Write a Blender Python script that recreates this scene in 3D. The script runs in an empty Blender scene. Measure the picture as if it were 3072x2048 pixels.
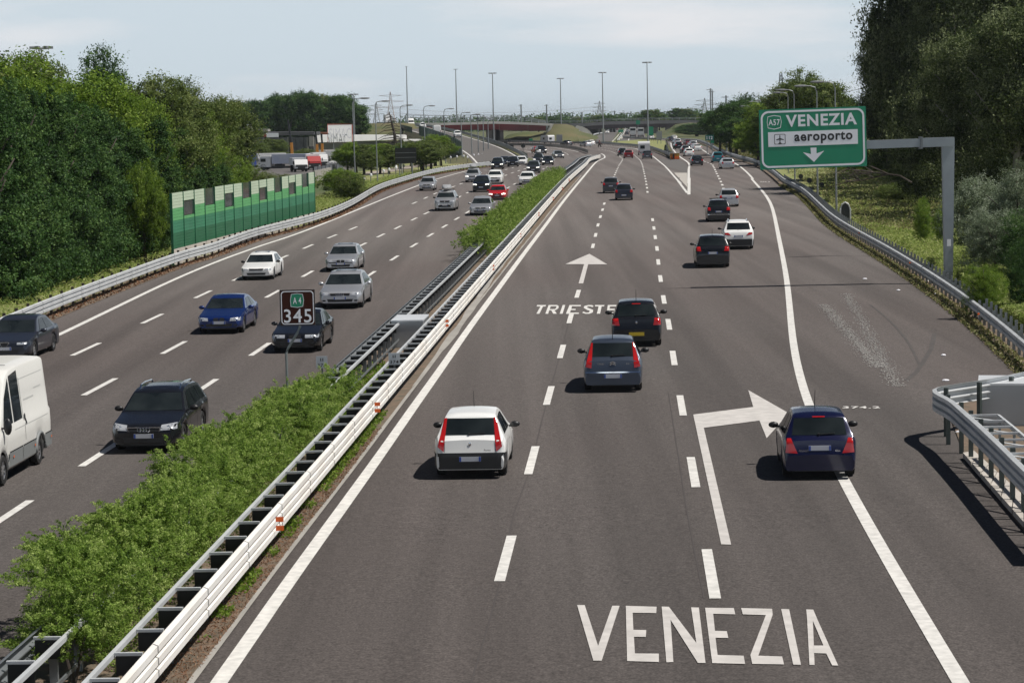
import bpy, bmesh, math, random
import numpy as np
from mathutils import Vector, Matrix
from mathutils.bvhtree import BVHTree
from mathutils.geometry import tessellate_polygon
random.seed(7); RNG = np.random.default_rng(11)
SC = bpy.context.scene; COL = SC.collection; R = math.radians

# ---------------------------------------------------------------- camera
EYE = 8.48; FPX = 7000.0; PITCH = math.atan((1024-366.5)/FPX); ROLL = 0.021
cam = bpy.data.cameras.new('camera'); cam.sensor_width = 36; cam.lens = FPX/3072*36
cam.clip_start = 0.5; cam.clip_end = 20000
camo = bpy.data.objects.new('camera', cam); COL.objects.link(camo); SC.camera = camo
cF = Vector((0, math.cos(PITCH), -math.sin(PITCH)))
r0 = Vector((1, 0, 0)); u0 = Vector((0, math.sin(PITCH), math.cos(PITCH)))
cR = r0*math.cos(ROLL) - u0*math.sin(ROLL); cU = u0*math.cos(ROLL) + r0*math.sin(ROLL)
camo.matrix_world = Matrix(((cR.x, cU.x, -cF.x, 0), (cR.y, cU.y, -cF.y, 0), (cR.z, cU.z, -cF.z, EYE), (0, 0, 0, 1)))

# ---------------------------------------------------------------- world and sun
SUN_EL, SUN_AZ = R(60), R(-9)        # azimuth of the sun, measured from +X towards +Y
SKY_PALE = (12.4, 14.2, 15.5, 1); SKY_CLOUD = (17.6, 17.2, 17.4, 1)
w = bpy.data.worlds.new("World"); SC.world = w; w.use_nodes = True
nt = w.node_tree; nt.nodes.clear()
wo = nt.nodes.new('ShaderNodeOutputWorld'); bg = nt.nodes.new('ShaderNodeBackground')
sky = nt.nodes.new('ShaderNodeTexSky'); sky.sky_type = 'NISHITA'; sky.sun_disc = False
sky.sun_elevation = SUN_EL; sky.sun_rotation = math.pi/2 - SUN_AZ; sky.air_density = 0.35; sky.dust_density = 0.05; sky.ozone_density = 1.2
tc = nt.nodes.new('ShaderNodeTexCoord'); sep = nt.nodes.new('ShaderNodeSeparateXYZ')
mp = nt.nodes.new('ShaderNodeMapping'); mp.inputs['Scale'].default_value = (2.2, 2.2, 14); mp.inputs['Location'].default_value = (.6, 0, .3)
no = nt.nodes.new('ShaderNodeTexNoise'); no.inputs['Scale'].default_value = 2.4; no.inputs['Detail'].default_value = 6; no.inputs['Roughness'].default_value = .55
L = nt.links.new
def wmath(op, a, b=None, clamp=False):
    n_ = nt.nodes.new('ShaderNodeMath'); n_.operation = op; n_.use_clamp = clamp
    for i_, v_ in enumerate((a, b)):
        if v_ is None: continue
        if isinstance(v_, (int, float)): n_.inputs[i_].default_value = v_
        else: L(v_, n_.inputs[i_])
    return n_.outputs[0]
L(tc.outputs['Generated'], mp.inputs[0]); L(mp.outputs[0], no.inputs['Vector']); L(tc.outputs['Generated'], sep.inputs[0])
lowr = nt.nodes.new('ShaderNodeMapRange'); lowr.interpolation_type = 'SMOOTHSTEP'; L(sep.outputs[2], lowr.inputs[0])   # pale summer haze near the horizon
for i_, v_ in ((1, .07), (2, .27), (3, 1.0), (4, 0.0)): lowr.inputs[i_].default_value = v_
low = lowr.outputs[0]
cl = wmath('MULTIPLY', wmath('SUBTRACT', no.outputs[0], .47), 5.0, True)                                             # thin streaks of cloud
mx = nt.nodes.new('ShaderNodeMixRGB'); mx.inputs[2].default_value = SKY_PALE
mx2 = nt.nodes.new('ShaderNodeMixRGB'); mx2.inputs[2].default_value = SKY_CLOUD
L(sky.outputs[0], mx.inputs[1]); L(low, mx.inputs[0]); L(mx.outputs[0], mx2.inputs[1]); L(wmath('MULTIPLY', cl, wmath('MULTIPLY', low, .7)), mx2.inputs[0])
glow = nt.nodes.new('ShaderNodeVectorMath'); glow.operation = 'SCALE'      # unseen low-sky glow added behind the camera to brighten sign faces
L(mx2.outputs[0], glow.inputs[0]); L(wmath('ADD', 1.0, wmath('MULTIPLY', wmath('MULTIPLY', wmath('MULTIPLY', sep.outputs[1], -1.3, True), low), .75)), glow.inputs['Scale'])
L(glow.outputs[0], bg.inputs[0]); bg.inputs[1].default_value = 0.05
L(bg.outputs[0], wo.inputs[0])
sl = bpy.data.lights.new('sun', 'SUN'); sl.energy = 5.0; sl.angle = R(0.5); sl.color = (1, .96, .9)
so = bpy.data.objects.new('sun', sl); COL.objects.link(so)
SV = Vector((math.cos(SUN_EL)*math.cos(SUN_AZ), math.cos(SUN_EL)*math.sin(SUN_AZ), math.sin(SUN_EL)))
so.rotation_euler = SV.to_track_quat('Z', 'Y').to_euler(); so.location = (60, 0, 80)
vs = SC.view_settings; vs.view_transform = 'Standard'; vs.look = 'None'; vs.exposure = 0.0; vs.gamma = 1.0
SC.cycles.max_bounces = 5; SC.cycles.transparent_max_bounces = 6

# ---------------------------------------------------------------- measuring helpers
def zg(y):                              # the road climbs gently, then levels out
    if y < 200: return .0056*y
    t = min(y-200, 200); return 1.12 + .0056*(t - t*t/400)
def ray(sx, sy): return cF + cR*((sx-1536)/FPX) - cU*((sy-1024)/FPX)
def G(sx, sy, h=0.0):                   # photograph pixel -> point h above the ground
    d = ray(sx, sy); t = 60.0
    for _ in range(60):
        y = d.y*t; z = zg(y)+h
        tn = (z-EYE)/d.z if d.z < -1e-5 else 5000
        if abs(tn-t) < 1e-4: break
        t = .5*t+.5*tn if t > 150 else tn
        t = max(5, min(t, 9000))
    y = d.y*t
    return Vector((d.x*t, y, zg(y)+h))
def AT(sx, sy, Y):                      # photograph pixel -> point at distance Y
    d = ray(sx, sy); t = Y/d.y; return Vector((d.x*t, Y, EYE+d.z*t))
ZF = dict(T1=(0,100,3.0625),T2=(700,200,3.92),T3=(1100,180,3.92),T4=(1600,180,3.92),T5=(2100,180,3.92),T6=(2400,0,3.5),
 U1=(0,500,3.0625),U2=(0,900,3.0625),U3=(0,1400,2.42),U4=(640,680,3.92),U5=(840,980,3.92),U6=(1200,440,3.92),
 V1=(2500,400,3.92),V2=(2472,760,3.92),V3=(2700,1080,2.529),V4=(1700,860,4.126),V5=(1240,1200,5.2275),V6=(2250,1180,5.2267),V7=(2000,500,4.355),
 W1=(1600,1160,1.766),W2=(1580,740,4.704),W3=(2080,360,14.656),W4=(1780,360,7.84),W5=(0,1000,3.484),W6=(900,320,5.88),W7=(1400,380,5.88),
 D=(0,0,.765625),S=(0,0,1.0))
def C(k, *pts):
    x0, y0, s = ZF[k]; return [(x0+a/s, y0+b/s) for a, b in pts]

# ---------------------------------------------------------------- materials
MATS = {}
def mat(name, col, rough=.6, metal=0.0, coat=0.0, spec=.5, nz=None, bump=None, col2=None, coord='Object', emit=None):
    if name in MATS: return MATS[name]
    m = bpy.data.materials.new(name); m.use_nodes = True; n = m.node_tree.nodes; l = m.node_tree.links
    p = n['Principled BSDF']; p.inputs['Base Color'].default_value = (*col, 1); p.inputs['Roughness'].default_value = rough
    p.inputs['Metallic'].default_value = metal; p.inputs['Coat Weight'].default_value = coat; p.inputs['Specular IOR Level'].default_value = spec
    p.inputs['Coat Roughness'].default_value = .06
    t = n.new('ShaderNodeTexCoord')
    if nz:
        sc, amt = nz; a = n.new('ShaderNodeTexNoise'); a.inputs['Scale'].default_value = sc; a.inputs['Detail'].default_value = 4
        l.new(t.outputs[coord], a.inputs['Vector'])
        mr = n.new('ShaderNodeMapRange'); mr.inputs[1].default_value = .3; mr.inputs[2].default_value = .7
        mixn = n.new('ShaderNodeMixRGB'); l.new(a.outputs[0], mr.inputs[0]); l.new(mr.outputs[0], mixn.inputs[0])
        c2 = col2 if col2 else tuple(c*(1-amt) for c in col)
        mixn.inputs[1].default_value = (*col, 1); mixn.inputs[2].default_value = (*c2, 1); l.new(mixn.outputs[0], p.inputs['Base Color'])
    if bump:
        b = n.new('ShaderNodeBump'); b.inputs['Strength'].default_value = bump[1]; b.inputs['Distance'].default_value = .02
        a2 = n.new('ShaderNodeTexNoise'); a2.inputs['Scale'].default_value = bump[0]; a2.inputs['Detail'].default_value = 3
        l.new(t.outputs[coord], a2.inputs['Vector']); l.new(a2.outputs[0], b.inputs['Height']); l.new(b.outputs[0], p.inputs['Normal'])
    if emit: p.inputs['Emission Color'].default_value = (*emit[0], 1); p.inputs['Emission Strength'].default_value = emit[1]
    MATS[name] = m; return m
def leafmat(name, a, b, c, trans=.25):
    m = bpy.data.materials.new(name); m.use_nodes = True; n = m.node_tree.nodes; l = m.node_tree.links
    p = n['Principled BSDF']; p.inputs['Roughness'].default_value = .6; p.inputs['Specular IOR Level'].default_value = .22
    at = n.new('ShaderNodeAttribute'); at.attribute_name = 'tint'
    r = n.new('ShaderNodeValToRGB'); e = r.color_ramp.elements
    e[0].color = (*a, 1); e[1].color = (*c, 1); k = e.new(.55); k.color = (*b, 1)
    l.new(at.outputs['Fac'], r.inputs[0]); l.new(r.outputs[0], p.inputs['Base Color'])
    tr = n.new('ShaderNodeBsdfTranslucent'); l.new(r.outputs[0], tr.inputs[0])
    mixs = n.new('ShaderNodeMixShader'); mixs.inputs[0].default_value = trans
    l.new(p.outputs[0], mixs.inputs[1]); l.new(tr.outputs[0], mixs.inputs[2]); l.new(mixs.outputs[0], n['Material Output'].inputs[0])
    return m
M_white = mat('road_paint_white', (.76,.74,.70), .6, nz=(5,.28))
M_galv = mat('galvanised_steel', (.58,.60,.61), .5, .12, nz=(1.3,.2))
M_galvd = mat('weathered_steel', (.24,.26,.27), .55, .5, nz=(2,.25))
M_dark = mat('dark_metal', (.03,.033,.035), .5, .3)
M_rust = mat('brown_steel', (.09,.07,.055), .7, .3, nz=(5,.4))
M_black = mat('black_plastic', (.012,.012,.013), .45)
M_glass = mat('car_glass', (.006,.009,.011), .05, 0, 0, .22, nz=(1.5,.6), col2=(.022,.028,.03))
M_rub = mat('tyre_rubber', (.015,.015,.015), .8)
M_rim = mat('alloy_rim', (.55,.56,.58), .3, .8)
M_red = mat('tail_lamp_red', (.42,.012,.012), .15, 0, .6)
M_redd = mat('tail_lamp_dark_red', (.2,.006,.008), .2, 0, .5)
M_lamp = mat('headlamp_clear', (.55,.57,.6), .08, .35, 1)
M_lit = mat('headlamp_lit', (.9,.9,.9), .1, emit=((1,.95,.85), 1.4))
M_amber = mat('amber_lens', (.6,.2,.03), .2, 0, .5)
M_orange = mat('orange_reflector', (.75,.12,.01), .4)
M_plate = mat('plate_white', (.55,.57,.62), .4)
M_plateb = mat('plate_blue', (.02,.07,.35), .4)
M_platey = mat('plate_yellow', (.6,.42,.02), .4)
M_chrome = mat('chrome', (.75,.76,.78), .12, 1)
M_conc = mat('concrete', (.36,.34,.31), .85, nz=(.7,.25), bump=(12,.3))
M_gsign = mat('sign_green', (.0,.24,.12), .45, nz=(.8,.12))
M_swhite = mat('sign_white', (.84,.84,.88), .5)
M_brown = mat('sign_brown', (.045,.010,.005), .6, spec=.2)
M_sback = mat('sign_back_grey', (.22,.23,.24), .6)

# ---------------------------------------------------------------- mesh helpers
class MB:
    def __init__(s): s.v = []; s.f = []; s.mi = []; s.cur = 0
    def add(s, vs, fs):
        o = len(s.v); s.v += [tuple(v) for v in vs]; s.f += [tuple(o+i for i in f) for f in fs]; s.mi += [s.cur]*len(fs); return s
    def box(s, c, d, rz=0, M=None):
        hx, hy, hz = d[0]/2, d[1]/2, d[2]/2
        vs = [Vector((x*hx, y*hy, z*hz)) for x in (-1,1) for y in (-1,1) for z in (-1,1)]
        m = Matrix.Rotation(rz, 3, 'Z') if M is None else M
        vs = [m@v+Vector(c) for v in vs]
        return s.add(vs, [(0,1,3,2),(4,6,7,5),(0,4,5,1),(2,3,7,6),(0,2,6,4),(1,5,7,3)])
    def bar(s, a, b, w, h=None, up=(0,0,1)):
        a, b = Vector(a), Vector(b); h = h or w; d = b-a; Ld = d.length
        if Ld < 1e-6: return s
        d /= Ld; u = Vector(up); 
        if abs(d.dot(u)) > .98: u = Vector((0,1,0))
        x = d.cross(u).normalized(); z = x.cross(d).normalized()
        M = Matrix((x, d, z)).transposed(); return s.box((a+b)/2, (w, Ld, h), M=M)
    def tube(s, pts, r, n=8, cap=True):
        pts = [Vector(p) for p in pts]; rr = r if isinstance(r, (list, tuple)) else [r]*len(pts); vs = []; fs = []
        for i, p in enumerate(pts):
            d = (pts[min(i+1, len(pts)-1)]-pts[max(i-1, 0)]).normalized()
            u = Vector((0,0,1)) if abs(d.z) < .9 else Vector((0,1,0))
            x = d.cross(u).normalized(); y = x.cross(d)
            vs += [p+(x*math.cos(2*math.pi*k/n)+y*math.sin(2*math.pi*k/n))*rr[i] for k in range(n)]
        for i in range(len(pts)-1):
            for k in range(n): fs.append((i*n+k, i*n+(k+1)%n, (i+1)*n+(k+1)%n, (i+1)*n+k))
        if cap: fs += [tuple(range(n))[::-1], tuple((len(pts)-1)*n+k for k in range(n))]
        return s.add(vs, fs)
    def cyl(s, c, ax, r, l, n=16, r2=None):
        c = Vector(c); a = Vector(ax).normalized()*l/2; return s.tube([c-a, c+a], [r, r2 if r2 is not None else r], n)
    def ell(s, c, rad, nu=12, nv=7):
        vs = []; fs = []
        for j in range(nv+1):
            t = math.pi*j/nv
            for i in range(nu):
                p = 2*math.pi*i/nu; vs.append((c[0]+rad[0]*math.sin(t)*math.cos(p), c[1]+rad[1]*math.sin(t)*math.sin(p), c[2]+rad[2]*math.cos(t)))
        for j in range(nv):
            for i in range(nu): fs.append((j*nu+i, (j+1)*nu+i, (j+1)*nu+(i+1)%nu, j*nu+(i+1)%nu))
        return s.add(vs, fs)
    def poly(s, pts):
        pts = [Vector(p) for p in pts]; t = tessellate_polygon([pts])
        fs = []
        for f in t:
            a, b, c = (pts[i] for i in f)
            nrm = (b-a).cross(c-a)
            fs.append(tuple(f) if nrm.z >= 0 else tuple(f)[::-1])
        return s.add(pts, fs)
    def prism(s, pts, h):                # pts 3D polygon extruded by vector h
        pts = [Vector(p) for p in pts]; h = Vector(h); n = len(pts); t = [tuple(f) for f in tessellate_polygon([pts])]
        s.add(pts+[p+h for p in pts], [tuple(f) for f in t]+[tuple(n+i for i in f[::-1]) for f in t]+[(i, (i+1)%n, n+(i+1)%n, n+i) for i in range(n)]); return s
    def build(s, name, m, parent=None, smooth=False, loc=None):
        me = bpy.data.meshes.new(name); o0 = Vector(loc) if loc is not None else Vector((0,0,0))
        vs = s.v if loc is None else [(v[0]-o0.x, v[1]-o0.y, v[2]-o0.z) for v in s.v]
        me.from_pydata(vs, [], s.f); ms = m if isinstance(m, (list, tuple)) else [m]
        for x in ms: me.materials.append(x)
        if len(ms) > 1: me.polygons.foreach_set('material_index', s.mi)
        if smooth:
            me.polygons.foreach_set('use_smooth', [True]*len(me.polygons))
        o = bpy.data.objects.new(name, me); COL.objects.link(o)
        if parent is not None: o.parent = parent
        elif loc is not None: o.location = o0
        return o
def tag(o, label=None, cat=None, group=None, kind=None):
    if label: o['label'] = label
    if cat: o['category'] = cat
    if group: o['group'] = group
    if kind: o['kind'] = kind
    return o
def thing(name, loc, label, cat, group=None, rz=0):
    o = bpy.data.objects.new(name, None); COL.objects.link(o); o.location = loc; o.rotation_euler = (0,0,rz)
    o.empty_display_size = .3; return tag(o, label, cat, group)
def dup(o, loc=None, rz=None, label=None, parent=None, sc=None):
    r = o.copy(); COL.objects.link(r)
    if parent is not None: r.parent = parent
    if loc is not None: r.location = loc
    if rz is not None: r.rotation_euler = (0,0,rz)
    if sc is not None: r.scale = sc if isinstance(sc, (tuple, list)) else (sc, sc, sc)
    if label: r['label'] = label
    for c in list(o.children):
        if c is not r: dup(c, parent=r)
    return r
def grid_patch(fn, nx, ny):             # fn(u,v)->Vector
    vs = [fn(i/nx, j/ny) for j in range(ny+1) for i in range(nx+1)]
    fs = [(j*(nx+1)+i, j*(nx+1)+i+1, (j+1)*(nx+1)+i+1, (j+1)*(nx+1)+i) for j in range(ny) for i in range(nx)]
    return vs, fs
def text_mesh(txt, size=1.0, bold=0.0, align='CENTER', depth=.0):
    c = bpy.data.curves.new('lettering', 'FONT'); c.body = txt; c.size = size; c.align_x = align; c.offset = bold*.85; c.space_character = 1.12; c.resolution_u = 4; c.extrude = depth
    o = bpy.data.objects.new('lettering', c); COL.objects.link(o)
    dg = bpy.context.evaluated_depsgraph_get(); me = bpy.data.meshes.new_from_object(o.evaluated_get(dg))
    vs = [v.co.copy() for v in me.vertices]; fs = [tuple(p.vertices) for p in me.polygons]
    bpy.data.objects.remove(o); bpy.data.curves.remove(c); bpy.data.meshes.remove(me); return vs, fs
def fit_text(txt, x0, x1, z0, z1, bold=.02, depth=.0):  # returns verts in (x,z) box
    vs, fs = text_mesh(txt, 1, bold, depth=depth)
    xs = [v.x for v in vs]; ys = [v.y for v in vs]; a, b, c, d = min(xs), max(xs), min(ys), max(ys)
    return [((v.x-a)/(b-a)*(x1-x0)+x0, (v.y-c)/(d-c)*(z1-z0)+z0, v.z) for v in vs], fs
def catmull(pts, step):
    pts = [Vector(p) for p in pts]; out = []
    for i in range(len(pts)-1):
        p0, p1, p2, p3 = pts[max(i-1,0)], pts[i], pts[i+1], pts[min(i+2,len(pts)-1)]
        n = max(1, int((p2-p1).length/step))
        for k in range(n):
            t = k/n; out.append(.5*((2*p1)+(p2-p0)*t+(2*p0-5*p1+4*p2-p3)*t*t+(3*p1-p0-3*p2+p3)*t**3))
    out.append(pts[-1]); return out
def resample(pts, step):
    out = [pts[0].copy()]; acc = 0
    for a, b in zip(pts, pts[1:]):
        l = (b-a).length
        while acc+l >= step:
            t = (step-acc)/l; a = a+(b-a)*t; out.append(a.copy()); l = (b-a).length; acc = 0
        acc += l
    return out
def ongnd(pts, h=0): return [Vector((p.x, p.y, zg(p.y)+h)) for p in pts]
def side(path, i):
    a = path[max(i-1,0)]; b = path[min(i+1,len(path)-1)]; d = (b-a); d.z = 0; d.normalize(); return Vector((d.y, -d.x, 0))  # to the right
def offs(path, o, h=0): return [p+side(path, i)*o+Vector((0,0,h)) for i, p in enumerate(path)]
# ================================================================ ground and roads
def asphalt_mat():
    m = bpy.data.materials.new('asphalt'); m.use_nodes = True; n = m.node_tree.nodes; l = m.node_tree.links; p = n['Principled BSDF']
    p.inputs['Roughness'].default_value = .88; p.inputs['Specular IOR Level'].default_value = .22
    t = n.new('ShaderNodeTexCoord')
    def noise(scale, mapping=None, detail=4):
        a = n.new('ShaderNodeTexNoise'); a.inputs['Scale'].default_value = scale; a.inputs['Detail'].default_value = detail
        if mapping:
            mm = n.new('ShaderNodeMapping'); mm.inputs['Rotation'].default_value = (0,0,R(2.92)); mm.inputs['Scale'].default_value = mapping
            l.new(t.outputs['Object'], mm.inputs[0]); l.new(mm.outputs[0], a.inputs['Vector'])
        else: l.new(t.outputs['Object'], a.inputs['Vector'])
        return a
    fine = noise(28, None, 2); grit = noise(9, None, 6); wear = noise(.75, (1,.02,1), 3); big = noise(.06, (1,.30,1), 3)
    def mr(a, lo, hi, x0=.3, x1=.7):
        r_ = n.new('ShaderNodeMapRange'); r_.inputs[1].default_value = x0; r_.inputs[2].default_value = x1; r_.inputs[3].default_value = lo; r_.inputs[4].default_value = hi
        l.new(a.outputs[0], r_.inputs[0]); return r_
    def mul(a, b):
        q = n.new('ShaderNodeMath'); q.operation = 'MULTIPLY'; l.new(a.outputs[0], q.inputs[0]); l.new(b.outputs[0], q.inputs[1]); return q
    k = mul(mul(mr(fine, .6, 1.4), mr(grit, .82, 1.18)), mul(mr(wear, .75, 1.12), mr(big, .88, 1.08)))
    mixc = n.new('ShaderNodeMixRGB'); mixc.inputs[1].default_value = (.100,.084,.078,1); mixc.inputs[2].default_value = (.094,.086,.081,1)
    l.new(mr(big, 0, 1).outputs[0], mixc.inputs[0])
    # brightening at grazing view painted into the far base colour, over partly paler asphalt
    sx_ = n.new('ShaderNodeSeparateXYZ'); l.new(t.outputs['Object'], sx_.inputs[0]); far_gain = n.new('ShaderNodeMapRange'); far_gain.inputs[1].default_value = 40; far_gain.inputs[2].default_value = 170; far_gain.inputs[3].default_value = .92; far_gain.inputs[4].default_value = 1.55
    l.new(sx_.outputs[1], far_gain.inputs[0]); k = mul(k, far_gain)
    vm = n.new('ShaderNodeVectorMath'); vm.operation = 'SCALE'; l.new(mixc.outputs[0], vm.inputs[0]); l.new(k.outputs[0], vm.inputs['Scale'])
    l.new(vm.outputs[0], p.inputs['Base Color'])
    b = n.new('ShaderNodeBump'); b.inputs['Strength'].default_value = .35; b.inputs['Distance'].default_value = .01
    l.new(grit.outputs[0], b.inputs['Height']); l.new(b.outputs[0], p.inputs['Normal']); return m
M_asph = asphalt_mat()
M_asph2 = mat('paler_asphalt', (.125,.115,.108), .9, nz=(8,.2))
M_grass = mat('grass_ground', (.17,.22,.06), .95, nz=(.35,.4), col2=(.27,.24,.11), bump=(6,.6))
M_soil = mat('dry_soil', (.19,.13,.09), .95, nz=(3,.4), col2=(.10,.085,.06), bump=(14,.8))
M_field = mat('field_grass', (.055,.085,.022), .95, nz=(.03,.4), col2=(.12,.105,.045))
M_path = mat('pale_track', (.36,.31,.26), .95, nz=(.5,.2))

def wide_ground():
    ys = [5,40,80,120,160,200,230,260,290,320,350,380,420,500,700,1000,1600,2600,5000,12000]; xs = [-9000,-3000,-800,-300,-150,-60,0,60,150,300,800,3000,9000]
    vs = [(x, y, zg(y)-.06) for y in ys for x in xs]; nx = len(xs)
    return MB().add(vs, [(j*nx+i, j*nx+i+1, (j+1)*nx+i+1, (j+1)*nx+i) for j in range(len(ys)-1) for i in range(nx-1)])
tag(wide_ground().build('ground', M_field), 'green and straw coloured grassland on both sides of the motorway', kind='structure')

def lerp_tab(tab, y):
    for (a, b), (c, d) in zip(tab, tab[1:]):
        if y <= c: 
            t = (y-a)/(c-a); return b+(d-b)*max(0, t)
    return tab[-1][1]
Rt = [(500,2262),(509,2279),(530,2325),(560,2385),(590,2430),(610,2450),(640,2470),(690,2510),(739,2576),(760,2630),(798,2702),(867,2796),(913,2855),(997,2957),(1079,3033),(1117,3070),(1290,3300),(1500,3600),(2500,4800)]
Lt = [(500,1440),(509,1355),(537,1253),(580,1138),(640,1000),(680,895),(722,768),(758,643),(807,509),(859,382),(934,192),(1009,0),(1150,-400),(1500,-1500),(2500,-4500)]
def road_near():
    rows = []; y = 2500.0
    while y > 500: rows.append(y); y -= max(6, (y-330)*.05)
    rows.append(500)
    vs = []; nx = 16
    for y in rows:
        a, b = lerp_tab(Lt, y), lerp_tab(Rt, y)
        vs += [G(a+(b-a)*i/nx, y) for i in range(nx+1)]
    n1 = nx+1
    return MB().add(vs, [(j*n1+i, j*n1+i+1, (j+1)*n1+i+1, (j+1)*n1+i) for j in range(len(rows)-1) for i in range(nx)])
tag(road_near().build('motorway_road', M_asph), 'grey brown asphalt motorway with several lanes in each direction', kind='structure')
def gpoly(name, pts, m, h, label):
    o = MB().poly([G(x, y, h) for x, y in pts]).build(name, m); tag(o, label, kind='structure'); return o
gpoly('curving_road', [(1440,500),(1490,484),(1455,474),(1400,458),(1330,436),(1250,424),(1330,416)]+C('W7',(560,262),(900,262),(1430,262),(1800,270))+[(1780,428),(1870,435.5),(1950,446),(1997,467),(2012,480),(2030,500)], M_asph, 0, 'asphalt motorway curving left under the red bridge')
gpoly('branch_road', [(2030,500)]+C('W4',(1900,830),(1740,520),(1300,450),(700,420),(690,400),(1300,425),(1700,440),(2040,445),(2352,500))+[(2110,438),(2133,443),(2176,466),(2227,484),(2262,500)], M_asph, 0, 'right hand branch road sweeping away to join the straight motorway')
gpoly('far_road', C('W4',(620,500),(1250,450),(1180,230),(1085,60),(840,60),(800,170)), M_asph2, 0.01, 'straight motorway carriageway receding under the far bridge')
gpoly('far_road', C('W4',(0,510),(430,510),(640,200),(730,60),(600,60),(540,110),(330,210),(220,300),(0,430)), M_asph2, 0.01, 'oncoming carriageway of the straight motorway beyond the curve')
# gore between the two branches
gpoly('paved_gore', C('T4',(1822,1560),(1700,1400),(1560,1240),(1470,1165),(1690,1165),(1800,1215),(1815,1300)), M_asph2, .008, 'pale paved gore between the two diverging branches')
gpoly('concrete_gore', C('T4',(1813,1500),(1655,1327),(1808,1327)), mat('gore_concrete', (.45,.42,.38), .9, nz=(2,.15)), .016, 'pale concrete wedge at the tip of the gore')
gpoly('verge', C('W4',(430,510),(620,500),(1250,450),(1690,490),(1735,780),(1330,612),(700,562),(430,530)), M_grass, .03, 'grass wedge between the curving road and the branch road')
gpoly('verge', C('W7',(0,195),(300,275),(750,395),(980,440),(1050,490),(1040,515),(760,455),(600,395),(0,232)), M_grass, .03, 'thin grass wedge between the ramp and the curving road')
gpoly('service_track', C('W6',(1090,1160),(1380,1130),(1700,1070),(2100,1010),(2352,990),(2352,1035),(2100,1060),(1830,1110),(1500,1170),(1150,1215)), M_path, .0, 'pale dirt track behind the left verge')
gpoly('yard', C('W6',(-2600,1010),(800,985),(960,1080),(400,1290),(-2600,1330)), mat('yard_asphalt', (.13,.12,.115), .9, nz=(.2,.2)), .0, 'asphalt yard of the truck park')

# ---------------- the straight road frame: directions along and across the near carriageways
def P(sx, sy, h=0): return G(sx, sy, h)
# soil strips
def strip(name, left, right, m, h, label, step=4, kind='structure'):
    a = catmull(left, step); n = len(a)
    b = catmull(right, step)
    mb = MB(); vs = []
    for i in range(n):
        q = b[min(len(b)-1, int(round(i*(len(b)-1)/(n-1))))]
        vs += [Vector((a[i].x, a[i].y, zg(a[i].y)+h)), Vector((q.x, q.y, zg(q.y)+h))]
    mb.add(vs, [(2*i, 2*i+1, 2*i+3, 2*i+2) for i in range(n-1)]); o = mb.build(name, m); tag(o, label, kind=kind); return o
# right median barrier ground line: top edge trace with height .95 dropped to the ground
RM = [(351-339,2048+380),(351,2048),(811,1532),(947,1380),(1110,1197),(1220.5,1074),(1298,987.7),(1429,840),(1564,687.4),(1655,585.4),(1708,529),(1756,488.5),(1771,473),(1800,464)]
RMp = catmull([G(x, y, .95) for x, y in RM], 2.0); RMp = ongnd(RMp)
LMi = [(67,1950),(538,1528),(914,1191.7),(1039,1080),(1151,980),(1233.5,905.8),(1307,840),(1382,771.6),(1427,730.8)]
LM = [G(x, y, .85) for x, y in LMi]
d0 = (LM[-1]-LM[2]); d0.z = 0; d0.normalize()
LM = [LM[0]-d0*10] + LM
# beyond the hedge start the left barrier keeps its distance from the right one
gap = (LM[-1]-min(RMp, key=lambda q: abs(q.y-LM[-1].y))).x
LMf = [Vector((p.x+gap, p.y, 0)) for p in RMp if p.y > LM[-1].y+12]
LMp = ongnd(catmull(ongnd(LM+LMf[::8]+[LMf[-1]]), 2.0))
A_line = C('S',(657,2048),(772,1883),(884,1722),(1130,1380),(1235,1230),(1322,1107.5),(1411,980),(1514,840),(1576,756),(1632,682),(1691,603),(1753.6,526.7),(1786.7,488.5),(1803,479),(1814,473),(1812,466),(1803,461))
Aw = [G(x, y) for x, y in A_line]
dA = (Aw[0]-Aw[2]).normalized(); Aw = [Aw[0]+dA*14]+Aw
def kerb_line(o): 
    pth = catmull(Aw[:-5], 4); return offs(pth, o)
lp = [p for p in LMp]; rp = kerb_line(-.42)
mb = MB(); vs = []
ysr = sorted(set([p.y for p in rp]))
def x_at(path, y):
    for a, b in zip(path, path[1:]):
        if (a.y-y)*(b.y-y) <= 0 and abs(a.y-b.y) > 1e-6: return a.x+(b.x-a.x)*(y-a.y)/(b.y-a.y)
    return path[0].x if abs(path[0].y-y) < abs(path[-1].y-y) else path[-1].x
y = 18.0; rows = []
while y < 290: rows.append(y); y += 3
for y in rows:
    a = x_at(lp, y)-.75; b = x_at(rp, y)
    if b < a+.5: b = a+.5
    for k in range(7): vs.append((a+(b-a)*k/6+(random.uniform(-.05,.05) if k == 6 else 0), y, zg(y)+.035))
mb.add(vs, [(j*7+i, j*7+i+1, (j+1)*7+i+1, (j+1)*7+i) for j in range(len(rows)-1) for i in range(6)])
tag(mb.build('median_strip', M_soil), 'strip of dry brown soil and gravel between the two carriageways', kind='structure')
mb = MB(); kp = offs(catmull(Aw[:-5], 2), -.40); vs = []
for i, p in enumerate(kp):
    s_ = side(kp, i); a_ = random.uniform(.03,.07); vs += [p-s_*a_+Vector((0,0,.05)), p+s_*.05+Vector((0,0,.05))]
mb.add(vs, [(2*i, 2*i+1, 2*i+3, 2*i+2) for i in range(len(kp)-1)])
tag(mb.build('kerb', M_conc), 'thin pale concrete edging between the soil and the asphalt', kind='structure')
gpoly('verge', [(2262,498),(2350,545),(2460,612),(2490,660),(2560,712),(2640,752),(2740,806),(2850,876),(2960,957),(3060,1062),(3200,1230),(3500,1300),(3500,560),(2900,470),(2500,440)], M_grass, -.03, 'bright grassy verge to the right of the road')
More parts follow.
